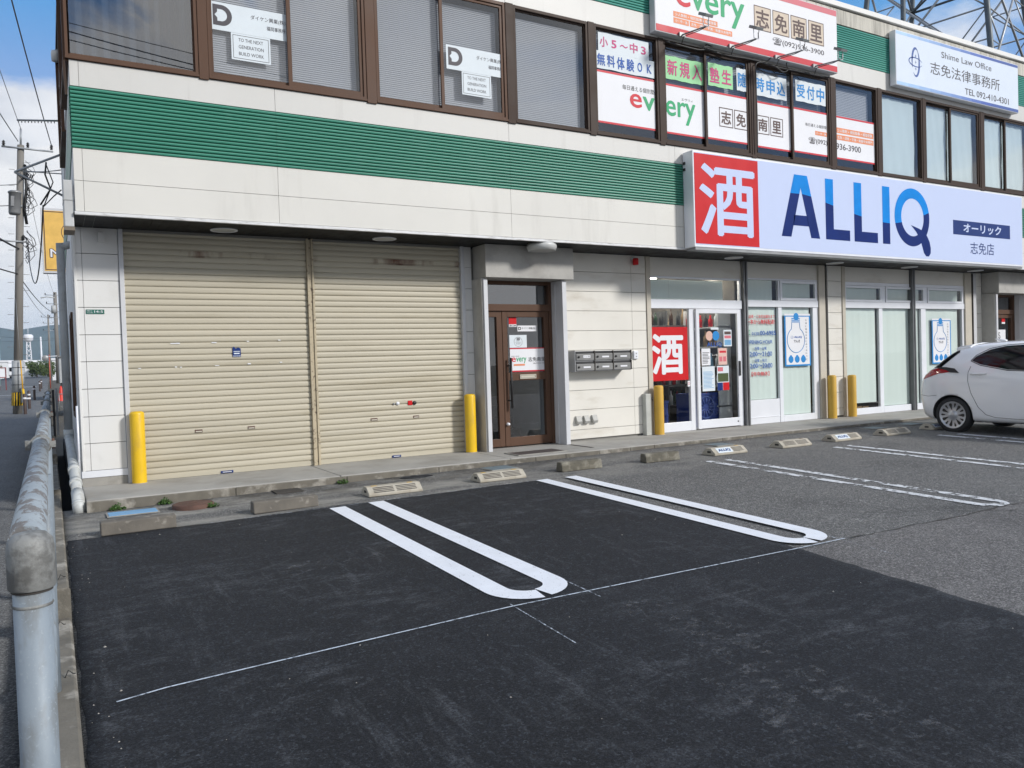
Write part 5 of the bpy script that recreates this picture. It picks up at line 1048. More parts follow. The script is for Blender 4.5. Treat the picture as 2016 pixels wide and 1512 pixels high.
mb = MB(); mb.lathe([(.15, .0425), (.165, .0435), (.18, .0425)], (.97, -1.64, zm), 30); mb.box(.93, 1.01, -1.645, -1.635, zm + .042, zm + .045); mb.build('relief', M['rust'], t)
t = thing('doormat', 'dark doormat in a metal rim in front of the brown entrance door', 'doormat', (5.68, -.88, 0))
MB().box(5.30, 6.06, -1.06, -.70, .0005, .012).build('mat', M['mat_dark'], t); mb = MB(); frame_rect(mb, 5.275, 6.085, -1.085, -.675, .022, 0.0004, .014); mb.v = [(p[0], p[2], p[1]) for p in mb.v]; mb.build('rim', M['plinth'], t)
mb = MB().box(6.60, 6.66, -.95, -.33, .0004, .003); tag(mb.build('floor_slot', M['slot']), 'dark slot in the walkway right of the doormat', 'drain slot')
def weed(x, y, r, n, lab):
    z = gz(x, y); mb = MB()
    for k in range(n):
        a = rnd.uniform(0, 2 * PI); rr = r * math.sqrt(rnd.random()); px, py = x + rr * math.cos(a), y + rr * .5 * math.sin(a); hz = z + rnd.uniform(.01, .07 * (1 - rr / r) + .02); s_ = rnd.uniform(.010, .022)
        u = Vector((rnd.uniform(-1, 1), rnd.uniform(-1, 1), rnd.uniform(-.3, .6))).normalized() * s_; w_ = u.cross(Vector((rnd.uniform(-1, 1), rnd.uniform(-1, 1), 1))).normalized() * s_ * .5; c = Vector((px, py, hz))
        mb.add([c - u, c + w_, c + u, c - w_], [(0, 1, 2, 3)])
        if k % 3 == 0: mb.tube([(x + (px - x) * .4, y + (py - y) * .4, z - .005), (px, py, hz)], .0015, 3)
    tag(mb.build('weed', M['weed'], recalc=False), lab, 'weed', 'weeds along the walkway foot')
weed(.28, -1.30, .075, 110, 'small green weed at the left foot of the walkway, behind the blue lid'); weed(.74, -1.30, .07, 120, 'small green weed left of the rusty manhole cover'); weed(2.70, -1.31, .075, 90, 'small green weed by the walkway foot in front of the shutter mullion'); weed(1.14, -1.80, .07, 70, 'low weed growing at the right side of the rusty manhole cover')

# ------------------------------------------------------------------ parking lines
def g3(x, y, dz): return (x, y, gz(x, y) + dz)
def pline(name, poly_path, w, m, lab, dz, group, cat='parking line', step=.15):
    vs = []; P = []
    for (a, b_) in zip(poly_path[:-1], poly_path[1:]):
        L = math.hypot(b_[0] - a[0], b_[1] - a[1]); n = max(1, int(L / step))
        P += [(a[0] + (b_[0] - a[0]) * i / n, a[1] + (b_[1] - a[1]) * i / n) for i in range(n)]
    P.append(poly_path[-1])
    for i, p in enumerate(P):
        a, b_ = P[max(i - 1, 0)], P[min(i + 1, len(P) - 1)]; dx, dy = b_[0] - a[0], b_[1] - a[1]; l = math.hypot(dx, dy) or 1; nx_, ny_ = -dy / l, dx / l
        vs += [g3(p[0] + nx_ * w / 2, p[1] + ny_ * w / 2, dz), g3(p[0] - nx_ * w / 2, p[1] - ny_ * w / 2, dz)]
    mb = MB(); mb.add(vs, [(2 * i, 2 * i + 1, 2 * i + 3, 2 * i + 2) for i in range(len(P) - 1)]); o = mb.build(name, m, recalc=False); return tag(o, lab, cat, group)
def u_half(xo, y0, y1, sgn, x_mid, gap):
    r = abs(xo - x_mid); pts = [(xo, y0), (xo, y1 + r)]
    for k in range(1, 9):
        a = (PI / 2) * k / 8 * .95; pts.append((x_mid + (xo - x_mid) * math.cos(a), y1 + r - r * math.sin(a)))
    return pts
FG = 'fresh white parking lines'
pline('parking_line', u_half(2.178, -2.715, -6.235, -1, 2.40, .05), .165, M['line_white'], 'fresh white line curling right at its end, left half of the U on black asphalt', .0165, FG)
pline('parking_line', u_half(2.60, -2.68, -6.215, 1, 2.40, .05), .165, M['line_white'], 'fresh white line curling left at its end, right half of the U on black asphalt', .0165, FG)
pline('parking_line', u_half(4.665, -2.64, -6.32, -1, 4.86, .05), .160, M['line_white'], 'fresh white line along the edge of the black asphalt, left half of the farther U', .0175, FG)
pline('parking_line', u_half(5.06, -2.66, -6.30, 1, 4.86, .05), .160, M['line_white'], 'fresh white line on grey asphalt, right half of the farther U', .0175, FG)
OG = 'worn white parking lines'
pline('parking_line', u_half(7.215, -2.72, -6.40, -1, 7.36, .05), .115, M['line_worn'], 'worn white line before the readable ALLIQ wheel stop, left of its pair', .0065, OG); pline('parking_line', u_half(7.505, -2.78, -6.40, 1, 7.36, .05), .115, M['line_worn'], 'worn white line curving to a tip beside the asphalt crack, right of its pair', .0068, OG)
for (xa, ya, xb, yb, lab) in ((9.60, -2.84, 9.68, -6.3, 'worn white line before the worn ALLIQ plate, left of its pair'), (9.90, -2.82, 10.0, -6.3, 'worn white line before the worn ALLIQ plate, right of its pair'), (12.05, -2.9, 12.12, -6.3, 'worn white line left of the white car'), (12.42, -3.0, 12.5, -6.3, 'worn white line running beside the rear tyre of the white car')):
    pline('parking_line', [(xa, ya), (xb, yb)], .115, M['line_worn'], lab, .0065, OG)
CG = 'thin chalk lines'
pline('chalk_line', [(-.07, -6.44), (.15, -6.40), (2.1, -6.345), (4.5, -6.425), (5.1, -6.43)], .013, M['chalk'], 'long thin chalk line across the ends of the white parking lines', .0158, CG, 'chalk line')
pline('chalk_line', [(2.12, -6.30), (2.09, -7.05)], .008, M['chalk_dust'], 'short chalk tick below the left half of the near U', .0150, CG, 'chalk line'); pline('chalk_line', [(2.67, -6.06), (2.66, -6.5)], .008, M['chalk_dust'], 'short chalk tick below the right half of the near U', .0150, CG, 'chalk line')
pline('chalk_line', [(5.08, -6.24), (4.99, -6.96)], .009, M['chalk_dust'], 'short chalk tick on the grey asphalt beyond the farther U', .012, CG, 'chalk line'); pline('chalk_line', [(.9, -2.66), (3.0, -2.66), (4.6, -2.63)], .008, M['chalk_dust'], 'thin chalk line along the upper ends of the parking lines', .0148, CG, 'chalk line')
# dusty tyre marks and a pale scratch on the fresh asphalt
def tyre_mat():
    m = mat('tyre_dust', (.15, .155, .165), .9, var=.2); nt = m.node_tree; L = nt.links.new
    b = [n for n in nt.nodes if n.type == 'BSDF_PRINCIPLED'][0]; out = [n for n in nt.nodes if n.type == 'OUTPUT_MATERIAL'][0]
    tc = N(nt, 'ShaderNodeTexCoord'); mp = N(nt, 'ShaderNodeMapping'); mp.inputs['Scale'].default_value = (1, 1.6, 1); L(tc.outputs['Object'], mp.inputs[0]); n1 = N(nt, 'ShaderNodeTexNoise', i_Scale=9.0, i_Detail=10.0, i_Roughness=.78); L(mp.outputs[0], n1.inputs['Vector'])
    r = ramp(nt, .52, .72); L(n1.outputs['Fac'], r.inputs[0]); k = N(nt, 'ShaderNodeMath', operation='MULTIPLY', i_1=.75); L(r.outputs[0], k.inputs[0])
    tr = N(nt, 'ShaderNodeBsdfTransparent'); mx = N(nt, 'ShaderNodeMixShader'); L(k.outputs[0], mx.inputs[0]); L(tr.outputs[0], mx.inputs[1]); L(b.outputs[0], mx.inputs[2]); L(mx.outputs[0], out.inputs[0]); return m
TM = tyre_mat()
for P_, w_ in zip([[(2.68, -6.65), (2.71, -7.14), (2.7, -7.5), (2.61, -7.86), (2.61, -8.12)], [(2.93, -6.71), (2.89, -7.32), (2.77, -7.9), (2.71, -8.34), (2.71, -8.68)], [(2.45, -7.75), (2.4, -8.11), (2.33, -8.38), (2.26, -8.57)], [(1.13, -4.74), (1.46, -4.66), (1.97, -4.58), (2.37, -4.68)]], (.20, .24, .26, .30)):
    o = pline('tyre_mark', P_, w_, TM, None, .0128, None, None); o['kind'] = 'structure'
for k_ in range(1): pline('scratch', [(1.02, -6.86), (0.98, -7.1), (0.96, -7.26), (0.93, -7.4), (0.9, -7.57), (0.87, -7.71)], .014, TM, None, .0132, None, None)['kind'] = 'structure'
# loose grit
gr = MB()
for k in range(420):
    if k % 3: x, y = rnd.uniform(-.1, 6.5), rnd.uniform(-2.58, -1.3)
    else: x, y = rnd.uniform(-.1, 9), rnd.uniform(-9.5, -1.3)
    if k % 9 == 0: x, y = -.19 + abs(rnd.gauss(0, .08)), rnd.uniform(-10, -2)
    s_ = rnd.uniform(.002, .006) * (1.8 if rnd.random() < .06 else 1); z = gz(x, y) + (.012 if y < -2.6 and x < 4.7 else .001)
    a = rnd.uniform(0, 3); c, d = math.cos(a) * s_, math.sin(a) * s_
    gr.add([(x + c, y + d, z), (x - d, y + c, z), (x - c, y - d, z), (x + d, y - c, z), (x, y, z + s_ * .8)], [(0, 1, 4), (1, 2, 4), (2, 3, 4), (3, 0, 4)])
tag(gr.build('grit', mat('pale_grit', (.34, .32, .29), .9, var=.4, scale=3)), 'pale loose grit scattered on the asphalt', 'grit', kind='stuff')
# ------------------------------------------------------------------ pipes at the building's corner
t = thing('drainpipe', 'grey drainpipe running down the lane side and bending forward at the foot', 'drainpipe', (-.09, 1.5, 0))
MB().tube([(-.09, 1.5, 3.05), (-.09, 1.5, .52)], .050, 14).build('pipe', M['pvc'], t); MB().tube([(-.09, 1.5, .50), (-.085, .9, .42), (-.08, -.55, .16), (-.075, -.95, .055)], .052, 14).build('slanting_pipe', M['pvc_pale'], t)
MB().tube([(-.075, -.93, .06), (-.072, -1.10, .02), (-.07, -1.16, -.05), (-.07, -1.17, -.13)], .060, 14).build('elbow', M['pvc_pale'], t)
for p, q in (((-.09, 1.5, .60), (-.09, 1.5, .48)), ((-.0815, -.10, .24), (-.081, -.25, .213)), ((-.0785, -.62, .145), (-.077, -.72, .122)), ((-.071, -1.13, -.02), (-.07, -1.155, -.045))): MB().tube([p, q], .062, 14).build('collar', M['pvc_pale'], t)
mb = MB(); mb.tube([(-.09, 1.5, 3.0), (.06, 1.5, 3.05)], .05, 12); mb.build('outlet_bend', M['pvc'], t)
o = MB().tube([(-.02, -.02, .95), (-.02, -.02, .1)], .012, 8).build('conduit', M['alu']); tag(o, 'thin white conduit on the front left corner near the ground', 'conduit')
t = thing('gutter_box', 'pale box gutter head on the lane side at the front left corner', 'gutter', (-.05, -.68, 2.9))
MB().box(-.075, .018, FY + .03, -.45, 2.90, 3.40).build('box', mat('gutter_pale', (.46, .47, .47), .5), t, bevel=.01); MB().box(-.08, .022, FY + .02, -.44, 2.86, 2.899).build('base', mat('gutter_base', (.15, .125, .095), .6), t); MB().box(-.08, .02, FY + .025, -.445, 3.18, 3.19).build('seam', M['pvc'], t)
t = thing('cable_bracket', 'triangular steel cable bracket sticking out from the lane side of the building', 'bracket', (0, 9, 5.6))
mb = MB(); mb.tube([(.12, 9, 6.05), (-.74, 9, 5.60)], .025, 6); mb.tube([(.12, 9, 5.18), (-.74, 9, 5.60)], .025, 6); mb.tube([(.12, 9, 5.64), (-.6, 9, 5.63)], .012, 6); mb.build('frame', M['steel_pale'], t)
mb = MB()
for k in range(4): mb.tube([(-.72 + .03 * k, 9, 5.60 - .02 * k), (-.60 + .05 * k, 9.02, 5.46), (-.52 + .04 * k, 9, 5.58)], .012, 5)
mb.tube([(-.16, 9, 5.86), (-.19, 9, 5.6), (-.10, 9, 5.3), (-.30, 9, 4.95)], .019, 6); mb.tube([(-.16, 9, 5.8), (-.05, 9, 5.45), (-.24, 9, 4.92), (-.05, 9, 5.15), (.10, 9, 5.3)], .013, 6); mb.build('cable_bundle', M['black'], t)
t = thing('antenna_bar', 'horizontal lattice bar sticking out from the lane side high up', 'antenna', (-.2, 9.2, 6.7)); mb = MB(); mb.tube([(-.66, 9.2, 6.74), (.12, 9.2, 6.82)], .02, 6); mb.build('bar', M['steel_pale'], t)
mb = MB()
for k in range(12): mb.box(-.64 + k * .06, -.62 + k * .06, 9.16, 9.24, 6.70 + k * .006, 6.735 + k * .006)
mb.build('rung', M['grey_metal'], t)
t = thing('camera_housing', 'small pale camera housing on the lane side near the upper window', 'camera', (.0, 2.2, 5.2)); MB().lathe([(0, -.09), (.05, -.08), (.055, .02), (.05, .06), (0, .07)], (-.03, 2.2, 5.75), 14).build('dome', M['siding_white'], t); MB().box(-.02, .04, 2.17, 2.23, 5.78, 5.83).build('bracket', M['grey_metal'], t)

# ------------------------------------------------------------------ guard rail
def rz2(y): return max(rz_(y), gz(0, y) if y < 0 else -9)
RX, RZ = -.345, .85
t = thing('guard_rail', 'weathered galvanised pipe guard rail along the road side of the lot', 'guard rail', (RX, -8.2, rz_(-8.2)))
JO = [-8.15, -4.62, .25, 5.2, 10.5, 16.0]
for k, (a, b_) in enumerate(zip(JO[:-1], JO[1:])):
    za, zb = RZ + .0011 * (a + 8.2), RZ + .0011 * (b_ + 8.2)
    MB().tube([(RX, a + .003, za), (RX, b_ - .003, zb)], .045, 20).build('rail', M['galv_peel'] if k < 2 else M['galv'], t)
    MB().tube([(RX + .02, a + .06, za - .40), (RX + .02, b_, zb - .40)], .034, 14).build('lower_rail', M['galv'], t)
    mb = MB(); mb.tube([(RX, b_ - .10, zb), (RX, b_ + .10, zb)], .051, 20); mb.build('coupling', M['galv_peel'], t)
    mb = MB(); mb.tube([(RX, b_ - .022, zb), (RX, b_ + .022, zb)], .064, 20); mb.box(RX - .085, RX - .055, b_ - .03, b_ + .03, zb - .03, zb + .03); mb.box(RX + .055, RX + .085, b_ - .02, b_ + .02, zb - .02, zb + .02); mb.build('clamp', M['cap_metal'], t)
    MB().tube([(RX + .07, b_, zb - .03), (RX + .07, b_, zb + .035)], .010, 6).build('bolt', M['rust'], t)
for k, y in enumerate([-8.2, -6.2, -4.2, -2.2, -.2, 1.8, 3.8, 5.8, 7.8, 9.8, 11.8, 13.8, 15.8]):
    if k: MB().tube([(RX + .02, y, rz2(y) - .1), (RX + .02, y, RZ + .0011 * (y + 8.2) - .03)], .038, 14).build('post', M['galv'], t)
    else:
        MB().tube([(RX + .008, y, rz2(y) - .12), (RX + .008, y, .76)], .044, 26).build('post', M['galv'], t)
        MB().lathe([(.051, .745), (.054, .75), (.054, .845), (.050, .868), (.036, .884), (0, .892)], (RX + .008, y, 0), 28).build('post_cap', M['cap_metal'], t)
        MB().lathe([(.0445, .70), (.0468, .704), (.0445, .708)], (RX + .008, y, 0), 26).build('weld_bead', M['cap_metal'], t)
        MB().lathe([(.0465, .738), (.0465, .7455)], (RX + .008, y, 0), 26).build('cap_gap', M['slot'], t)
mb = MB()
for k in range(6):
    y = -9.2 + k * 1.0 + rnd.uniform(-.2, .2); z = gz(0, y) + .036; x = -.275 + rnd.uniform(-.015, .02); mb.tube([(x - .02, y, z - .01), (x, y + .02, z + .03), (x + .02, y + .01, z + .012), (x + .03, y - .02, z + .02)], .0028, 5)
tag(mb.build('wire_stub', M['black']), 'short black wire stubs sticking up along the kerb beside the guard rail', 'wire', kind='stuff')
t = thing('sign_post', 'slim grey post with a black edge right beyond the guard rail beside the lane', 'post', (-.16, 10.5, 0)); MB().box(-.18, -.13, 11.5, 11.56, rz_(11.5), 1.05).build('post', M['steel_pale'], t); MB().box(-.25, -.20, 11.0, 11.06, rz_(11) , 1.02).build('dark_post', M['black'], t)

# ------------------------------------------------------------------ along the street
def upole(x, y, top, lab, arms, r0=.17, r1=.11, detail=False):
    z0 = rz_(y); t = thing('utility_pole', lab, 'utility pole', (x, y, z0), 'utility poles along the street')
    H_ = top - z0; MB().tube([(x, y, z0), (x + .003 * H_, y, top)], [r0, r1], 18).build('pole', M['pole_conc'], t)
    for (z, xa, xb, n) in arms:
        MB().tube([(x + xa, y - .14, z), (x + xb, y - .14, z - .03)], .035, 6).build('crossarm', M['steel_pale'], t)
        mb = MB()
        for k in range(n):
            q = x + xa + .06 + (xb - xa - .12) * k / max(1, n - 1); mb.lathe([(0, 0), (.05, .01), (.03, .05), (.06, .07), (.03, .11), (.055, .13), (.02, .19), (0, .2)], (q, y - .14, z + .03), 10)
        mb.build('insulator', M['black'], t)
    return t
UX, UY = -1.33, 23.3
def ux(z): return UX + .047 * (z - .06)      # the near pole leans
pt = upole(UX, UY, 9.75, 'concrete utility pole with a transformer drum and black cable coils in front of the road', [(9.62, -.55, 1.05, 3), (6.28, -1.0, .2, 2)], .155, .11)
MB().tube([(UX + .03, UY, 9.7), (UX + .03, UY, 10.35)], .035, 8).build('top_pin', M['steel_pale'], pt)
mb = MB(); mb.lathe([(0, 7.18), (.16, 7.18), (.19, 7.25), (.19, 7.93), (.215, 7.94), (.215, 7.99), (.17, 8.02), (0, 8.03)], (UX - .13, UY - .32, 0), 22); mb.box(UX - .24, UX - .14, UY - .53, UY - .50, 7.45, 7.8); mb.build('transformer', M['grey_metal'], pt)
MB().box(UX - .1, UX + .1, UY - .2, UY - .12, 7.5, 7.56).build('transformer_bracket', M['steel_pale'], pt)
MB().tube([(UX, UY, rz_(UY) + .78), (UX, UY, 1.98)], .195, 20).build('sleeve', M['sleeve'], pt)
mb = MB()
for z in (1.72, 1.45, 1.1): mb.tube([(UX, UY, z), (UX, UY, z + .02)], .2, 20)
mb.build('sleeve_band', M['black'], pt)
mb = MB(); mb.tube([(UX, UY, rz_(UY) + .30), (UX, UY, rz_(UY) + .77)], .195, 20); mb.build('warning_wrap', M['black'], pt)
mb = MB()
for k in range(14):
    a0 = 2 * PI * k / 14; vs = [(UX + .1975 * math.cos(a0 + d), UY + .1975 * math.sin(a0 + d), z) for d in (0, .22) for z in (rz_(UY) + .30, rz_(UY) + .77)]; mb.add(vs, [(0, 2, 3, 1)])
mb.build('warning_stripe', M['yellow'], pt, recalc=False)
MB().box(UX + .10, UX + .2, UY - .28, UY - .2, rz_(UY) + .4, 1.0).build('switch_box', M['grey_metal'], pt)
mb = MB()
for k in range(24):
    z = rnd.uniform(7.2, 8.9) if k < 15 else rnd.uniform(5.6, 6.3); x = UX + .15 + rnd.uniform(0, .10); w_ = rnd.uniform(.10, .36); h = rnd.uniform(.2, .6)
    mb.tube([(x, UY - .15, z + h), (x + w_ * .8, UY - .2, z + h * .4), (x + w_, UY - .22, z - h * .1), (x + w_ * .4, UY - .2, z - h * .5), (x, UY - .15, z - h * .2)], rnd.uniform(.007, .015), 5)
mb.tube([(UX + .17, UY - .1, 9.0), (UX + .22, UY - .15, 8.2), (UX + .16, UY - .1, 7.4), (UX + .24, UY - .1, 6.9)], .05, 7); mb.build('cable_coil', M['black'], pt)
mb = MB()
for k in range(26): z = 1.9 + k * .29; mb.tube([(UX + (.15 if k % 2 else -.15), UY, z), (UX + (.33 if k % 2 else -.33), UY, z)], .009, 5)
mb.build('step_bolt', M['grey_metal'], pt)
for o in pt.children_recursive:
    if o.type == 'MESH':
        for v in o.data.vertices: v.co.x += .047 * v.co.z
p2 = upole(.50, 84, 10.2, 'middle distance utility pole just left of the drainpipe', [(9.9, -.9, .9, 3), (9.0, -.8, .8, 2), (7.6, -.6, .6, 2)], .22, .16); mb = MB(); mb.lathe([(0, 8.0), (.22, 8.0), (.22, 8.8), (0, 8.85)], (.35, 83.6, 0), 14); mb.build('transformer', M['sleeve'], p2); MB().tube([(.5, 83.8, 9.6), (-.2, 83.7, 9.7), (-.75, 83.6, 9.55)], .06, 6).build('street_lamp_arm', M['sleeve'], p2)
upole(-.15, 128, 11.0, 'thin far utility pole beyond the middle distance pole', [(10.6, -.9, .9, 2), (9.7, -.7, .7, 2), (8.6, -.7, .7, 2)])
def wire(a, b_, sag, r, lab, n=20):
    a, b_ = Vector(a), Vector(b_); path = [a.lerp(b_, i / n) - Vector((0, 0, sag * 4 * (i / n) * (1 - i / n))) for i in range(n + 1)]
    o = MB().tube(path, r, 5).build('overhead_wire', M['black']); return tag(o, lab, 'wire', 'overhead wires')
wire((ux(9.85) - .05, UY - .14, 9.85), (-4.2, -13, 9.6), .5, .016, 'overhead wire rising to the left from the crossarm of the near pole'); wire((ux(10.35) + .03, UY, 10.35), (-2.6, -13, 10.4), .4, .010, 'thin overhead wire rising from the top pin of the near pole'); wire((ux(9.82) + .99, UY - .14, 9.82), (-1.9, -13, 9.7), .5, .016, 'overhead wire rising from the right end of the crossarm')
wire((ux(8.6) + .15, UY - .1, 8.6), (-.55, 9, 5.75), -.1, .035, 'thick black service cable from the near pole to the cable bracket'); wire((ux(8.85) + .1, UY - .1, 8.85), (.1, 9, 5.72), .05, .012, 'thin service wire from the near pole to the building')
wire((ux(5.75) + .3, UY - .2, 5.75), (-.25, 9.02, 4.95), 1.3, .016, 'drooping black cable between the pole coils and the cable bracket'); wire((ux(5.05), UY, 5.05), (1.2, 84, 8.7), .9, .018, 'low overhead cable running behind the yellow sign'); wire((ux(4.9), UY, 4.9), (.5, 84, 7.9), .8, .010, 'lower thin wire running along the street')
wire((ux(5.1), UY, 5.1), (-7, 2, 7.2), .7, .025, 'thick cable leaving the near pole to the lower left'); wire((ux(8.35), UY, 8.35), (-8, 16, 8.6), .8, .012, 'upper side wire leaving the near pole to the left'); wire((ux(7.6), UY, 7.6), (-9, 14, 8.4), 1.0, .014, 'lower side wire leaving the near pole to the left'); wire((ux(6.0), UY - .1, 6.0), (-6.0, 3, 9.6), .9, .035, 'heavy drooping cable beside the transformer'); wire((ux(9.7), UY, 9.7), (.5, 84, 9.95), .9, .010, 'wire along the street from pole to pole'); wire((-9, 60, 5.4), (3, 110, 6.6), .4, .012, 'wire crossing the far street'); wire((-12, 40, 4.4), (2.5, 120, 7.0), .6, .012, 'low wire crossing the far street before the hills')
for (a, b_, r_, lab) in (((-5.434, -22.0, 13.979), (13.085, -22.0, 12.113), .014, 'upper of three overhead wires mirrored in the leftmost upper window'), ((-5.44, -22.0, 13.848), (13.06, -22.0, 11.487), .022, 'middle thick overhead wire mirrored in the leftmost upper window'), ((-3.774, -22.0, 13.246), (9.694, -22.0, 11.839), .018, 'lowest of three overhead wires mirrored in the leftmost upper window')): wire(a, b_, .0, r_, lab)
# street bollards and the yellow guy guard
def sb(x, y, lab):
    z = rz_(y); t = thing('street_bollard', lab, 'bollard', (x, y, z), 'brown street bollards'); MB().lathe([(.055, 0), (.055, .70), (.04, .73), (0, .735)], (x, y, z), 14).build('post', mat('bollard_brown', (.06, .038, .032), .5), t); MB().lathe([(.058, .54), (.058, .60)], (x, y, z), 14).build('white_band', M['white'], t)
sb(-1.08, 22.75, 'brown street bollard nearest, right in front of the wrapped utility pole'); sb(-1.03, 27.0, 'second brown street bollard, with a rail beside the pole'); sb(-.99, 37.0, 'third brown street bollard farther down the road'); sb(-.90, 54.0, 'far brown street bollard beside the guard rail'); sb(-.86, 62.0, 'farthest brown street bollard in view')
t = thing('guy_guard', 'thin yellow guy wire guard standing beside the utility pole', 'post', (-1.13, 23.0, .06)); MB().tube([(-1.12, 22.9, .75), (-1.16, 23.0, 1.98)], .022, 8).build('tube', mat('guard_orange', (.62, .33, .02), .5), t); MB().tube([(-1.085, 22.85, .4), (-1.12, 22.9, .95)], .04, 8).build('base_tube', M['yellow'], t); MB().tube([(-1.16, 23.0, 1.98), (-1.22, 23.2, 4.2)], .006, 5).build('guy_wire', M['steel_pale'], t)
t = thing('barrier', 'low white barrier rail beside the second street bollard', 'barrier', (-1.1, 26, .1)); MB().box(-1.30, -.95, 25.9, 25.95, .52, .58).build('rail', M['white'], t); MB().box(-1.28, -1.25, 25.9, 25.95, rz_(26), .52).build('post', M['grey_metal'], t)
# traffic cone, mirror, shed, frame, fence
t = thing('traffic_cone', 'red traffic cone at the end of the lane beside the building', 'cone', (.16, 33, .30)); zc = rz_(33) + .03
MB().lathe([(.15, zc), (.06, zc + .6), (.03, zc + .72), (0, zc + .725)], (.16, 33, 0), 18).build('cone', mat('cone_red', (.62, .035, .02), .45), t); MB().box(-.04, .36, 32.8, 33.2, zc - .03, zc).build('base', M['black'], t)
t = thing('traffic_mirror', 'round convex traffic mirror on a white arm far down the lane', 'mirror', (-.5, 62, 2.8)); MB().lathe([(0, -.04), (.22, -.01), (.23, .0), (.2, .05), (0, .08)], (-.52, 62, 2.95), 20, 'y').build('mirror', M['grey_metal'], t); MB().tube([(-.4, 62.1, 3.05), (.3, 62.1, 3.1)], .03, 6).build('arm', M['white'], t); MB().tube([(-.25, 62.12, rz_(62)), (-.25, 62.12, 3.2)], .035, 8).build('post', mat('mirror_post', (.50, .10, .06), .5), t)
t = thing('shed', 'grey white flat walled shed beyond the lane', 'shed', (.9, 36, .3)); MB().box(.16, 2.2, 35, 39, rz_(36) + .85, 2.35).build('wall', M['sleeve'], t); MB().box(.12, 2.25, 34.9, 39, 2.352, 2.42).build('roof', M['grey_metal'], t); MB().box(.2, 2.2, 35.1, 39, rz_(36) - .1, rz_(36) + .848).build('dark_base', M['black'], t)
t = thing('pipe_rack', 'low grey pipe rack in front of the shed at the end of the lane', 'rack', (.1, 24, .2)); mb = MB()
for x in (.0, .2): mb.tube([(x, 24, rz_(24)), (x, 24, .72)], .02, 6)
for z in (.70, .42, .2): mb.tube([(-.02, 24, z), (.3, 24, z)], .02, 6)
mb.build('frame', M['grey_metal'], t)
t = thing('notice_board', 'white notice board in a red frame at the left side of the road', 'notice board', (-3.4, 62, 1)); z = rz_(62)
mb = MB(); frame_rect(mb, -3.68, -3.15, z + .95, z + 1.75, .06, 61.95, 62.05); mb.box(-3.66, -3.60, 61.95, 62.05, z, z + .948); mb.box(-3.23, -3.17, 61.95, 62.05, z, z + .948); mb.build('frame', mat('frame_red', (.20, .03, .03), .5), t); MB().box(-3.618, -3.212, 61.98, 62.02, z + 1.012, z + 1.688).build('board', M['white'], t)
t = thing('roadside_fence', 'low greenish fence along the left side of the road', 'fence', (-5, 60, .6)); mb = MB(); mb.box(-4.42, -4.34, 48, 80, rz_(62) - .2, rz_(62) + .28); mb.build('base_wall', M['plinth'], t); MB().box(-4.41, -4.35, 48, 80, rz_(62) + .282, rz_(62) + .95).build('mesh_panel', mat('fence_green', (.16, .27, .25), .6), t)
t = thing('house', 'pale house with a dark window behind the roadside fence', 'house', (-6.5, 75, .7)); z = rz_(75); MB().box(-9, -5.2, 74, 80, z, z + 2.6).build('wall', M['siding_white'], t); MB().prism([(73.6, z + 2.6), (80.4, z + 2.6), (77, z + 3.7)], 'x', -9.3, -4.9).build('roof', M['grey_metal'], t); MB().box(-5.6, -5.3, 73.97, 74, z + .8, z + 1.7).build('window', M['car_glass'], t)
# truck
t = thing('truck', 'white box truck facing down the road in the distance', 'truck', (-5.0, 150, rz_(150))); z = rz_(150); x0, x1 = -6.3, -4.15
MB().box(x0, x1, 150.2, 152.0, z + .45, z + 2.0).build('cab', M['white'], t, bevel=.08); MB().box(x0 - .05, x1 + .05, 152.1, 157, z + .8, z + 3.1).build('cargo_box', M['white'], t); MB().box(x0 + .12, x1 - .12, 150.15, 150.19, z + 1.2, z + 1.85).build('windscreen', M['car_glass'], t); MB().box(x0, x1, 150.1, 150.2, z + .35, z + .6).build('bumper', M['grey_metal'], t)
mb = MB()
for x in (x0 + .1, x1 - .35): mb.tube([(x, 151, z + .38), (x + .25, 151, z + .38)], .38, 16); mb.tube([(x, 155.5, z + .38), (x + .25, 155.5, z + .38)], .38, 16)
mb.build('wheel', M['rubber'], t)
# hedge and far trees
def bush(x0, x1, y, z0, h, n, lab, m='hedge', seed=1):
    r_ = random.Random(seed); mb = MB(); cl = [(r_.uniform(x0, x1), y + r_.uniform(-1.2, 1.2), z0 + h * r_.uniform(.25, .8), r_.uniform(.35, .6) * h * .6) for _ in range(14)]
    for k in range(n):
        c = cl[k % 14]; d = Vector((r_.gauss(0, 1), r_.gauss(0, 1), r_.gauss(0, 1))).normalized() * c[3] * r_.uniform(.6, 1.05); p = Vector((c[0], c[1], c[2])) + d; s_ = r_.uniform(.10, .22)
        u = Vector((r_.gauss(0, 1), r_.gauss(0, 1), r_.gauss(0, 1))).normalized() * s_; w_ = u.orthogonal().normalized() * s_ * .6; mb.add([p - u, p + w_, p + u, p - w_], [(0, 1, 2, 3)])
    t = thing('hedge', lab, 'hedge', ((x0 + x1) / 2, y, z0)); mb.build('foliage', M[m], t, recalc=False); MB().tube([((x0 + x1) / 2, y, z0 - .2), ((x0 + x1) / 2, y, z0 + h * .5)], .12, 6).build('stem', M['rust'], t)
bush(-3.3, -1.2, 156, rz_(156), 2.9, 1500, 'yellow green bushy hedge at the end of the road, right of the truck'); bush(-1.3, .3, 158, rz_(156), 2.9, 1200, 'yellow green hedge at the end of the road, behind the traffic mirror', seed=5); bush(-9.4, -6.6, 130, rz_(130), 3.2, 1000, 'dark green bush left of the far truck', seed=9)
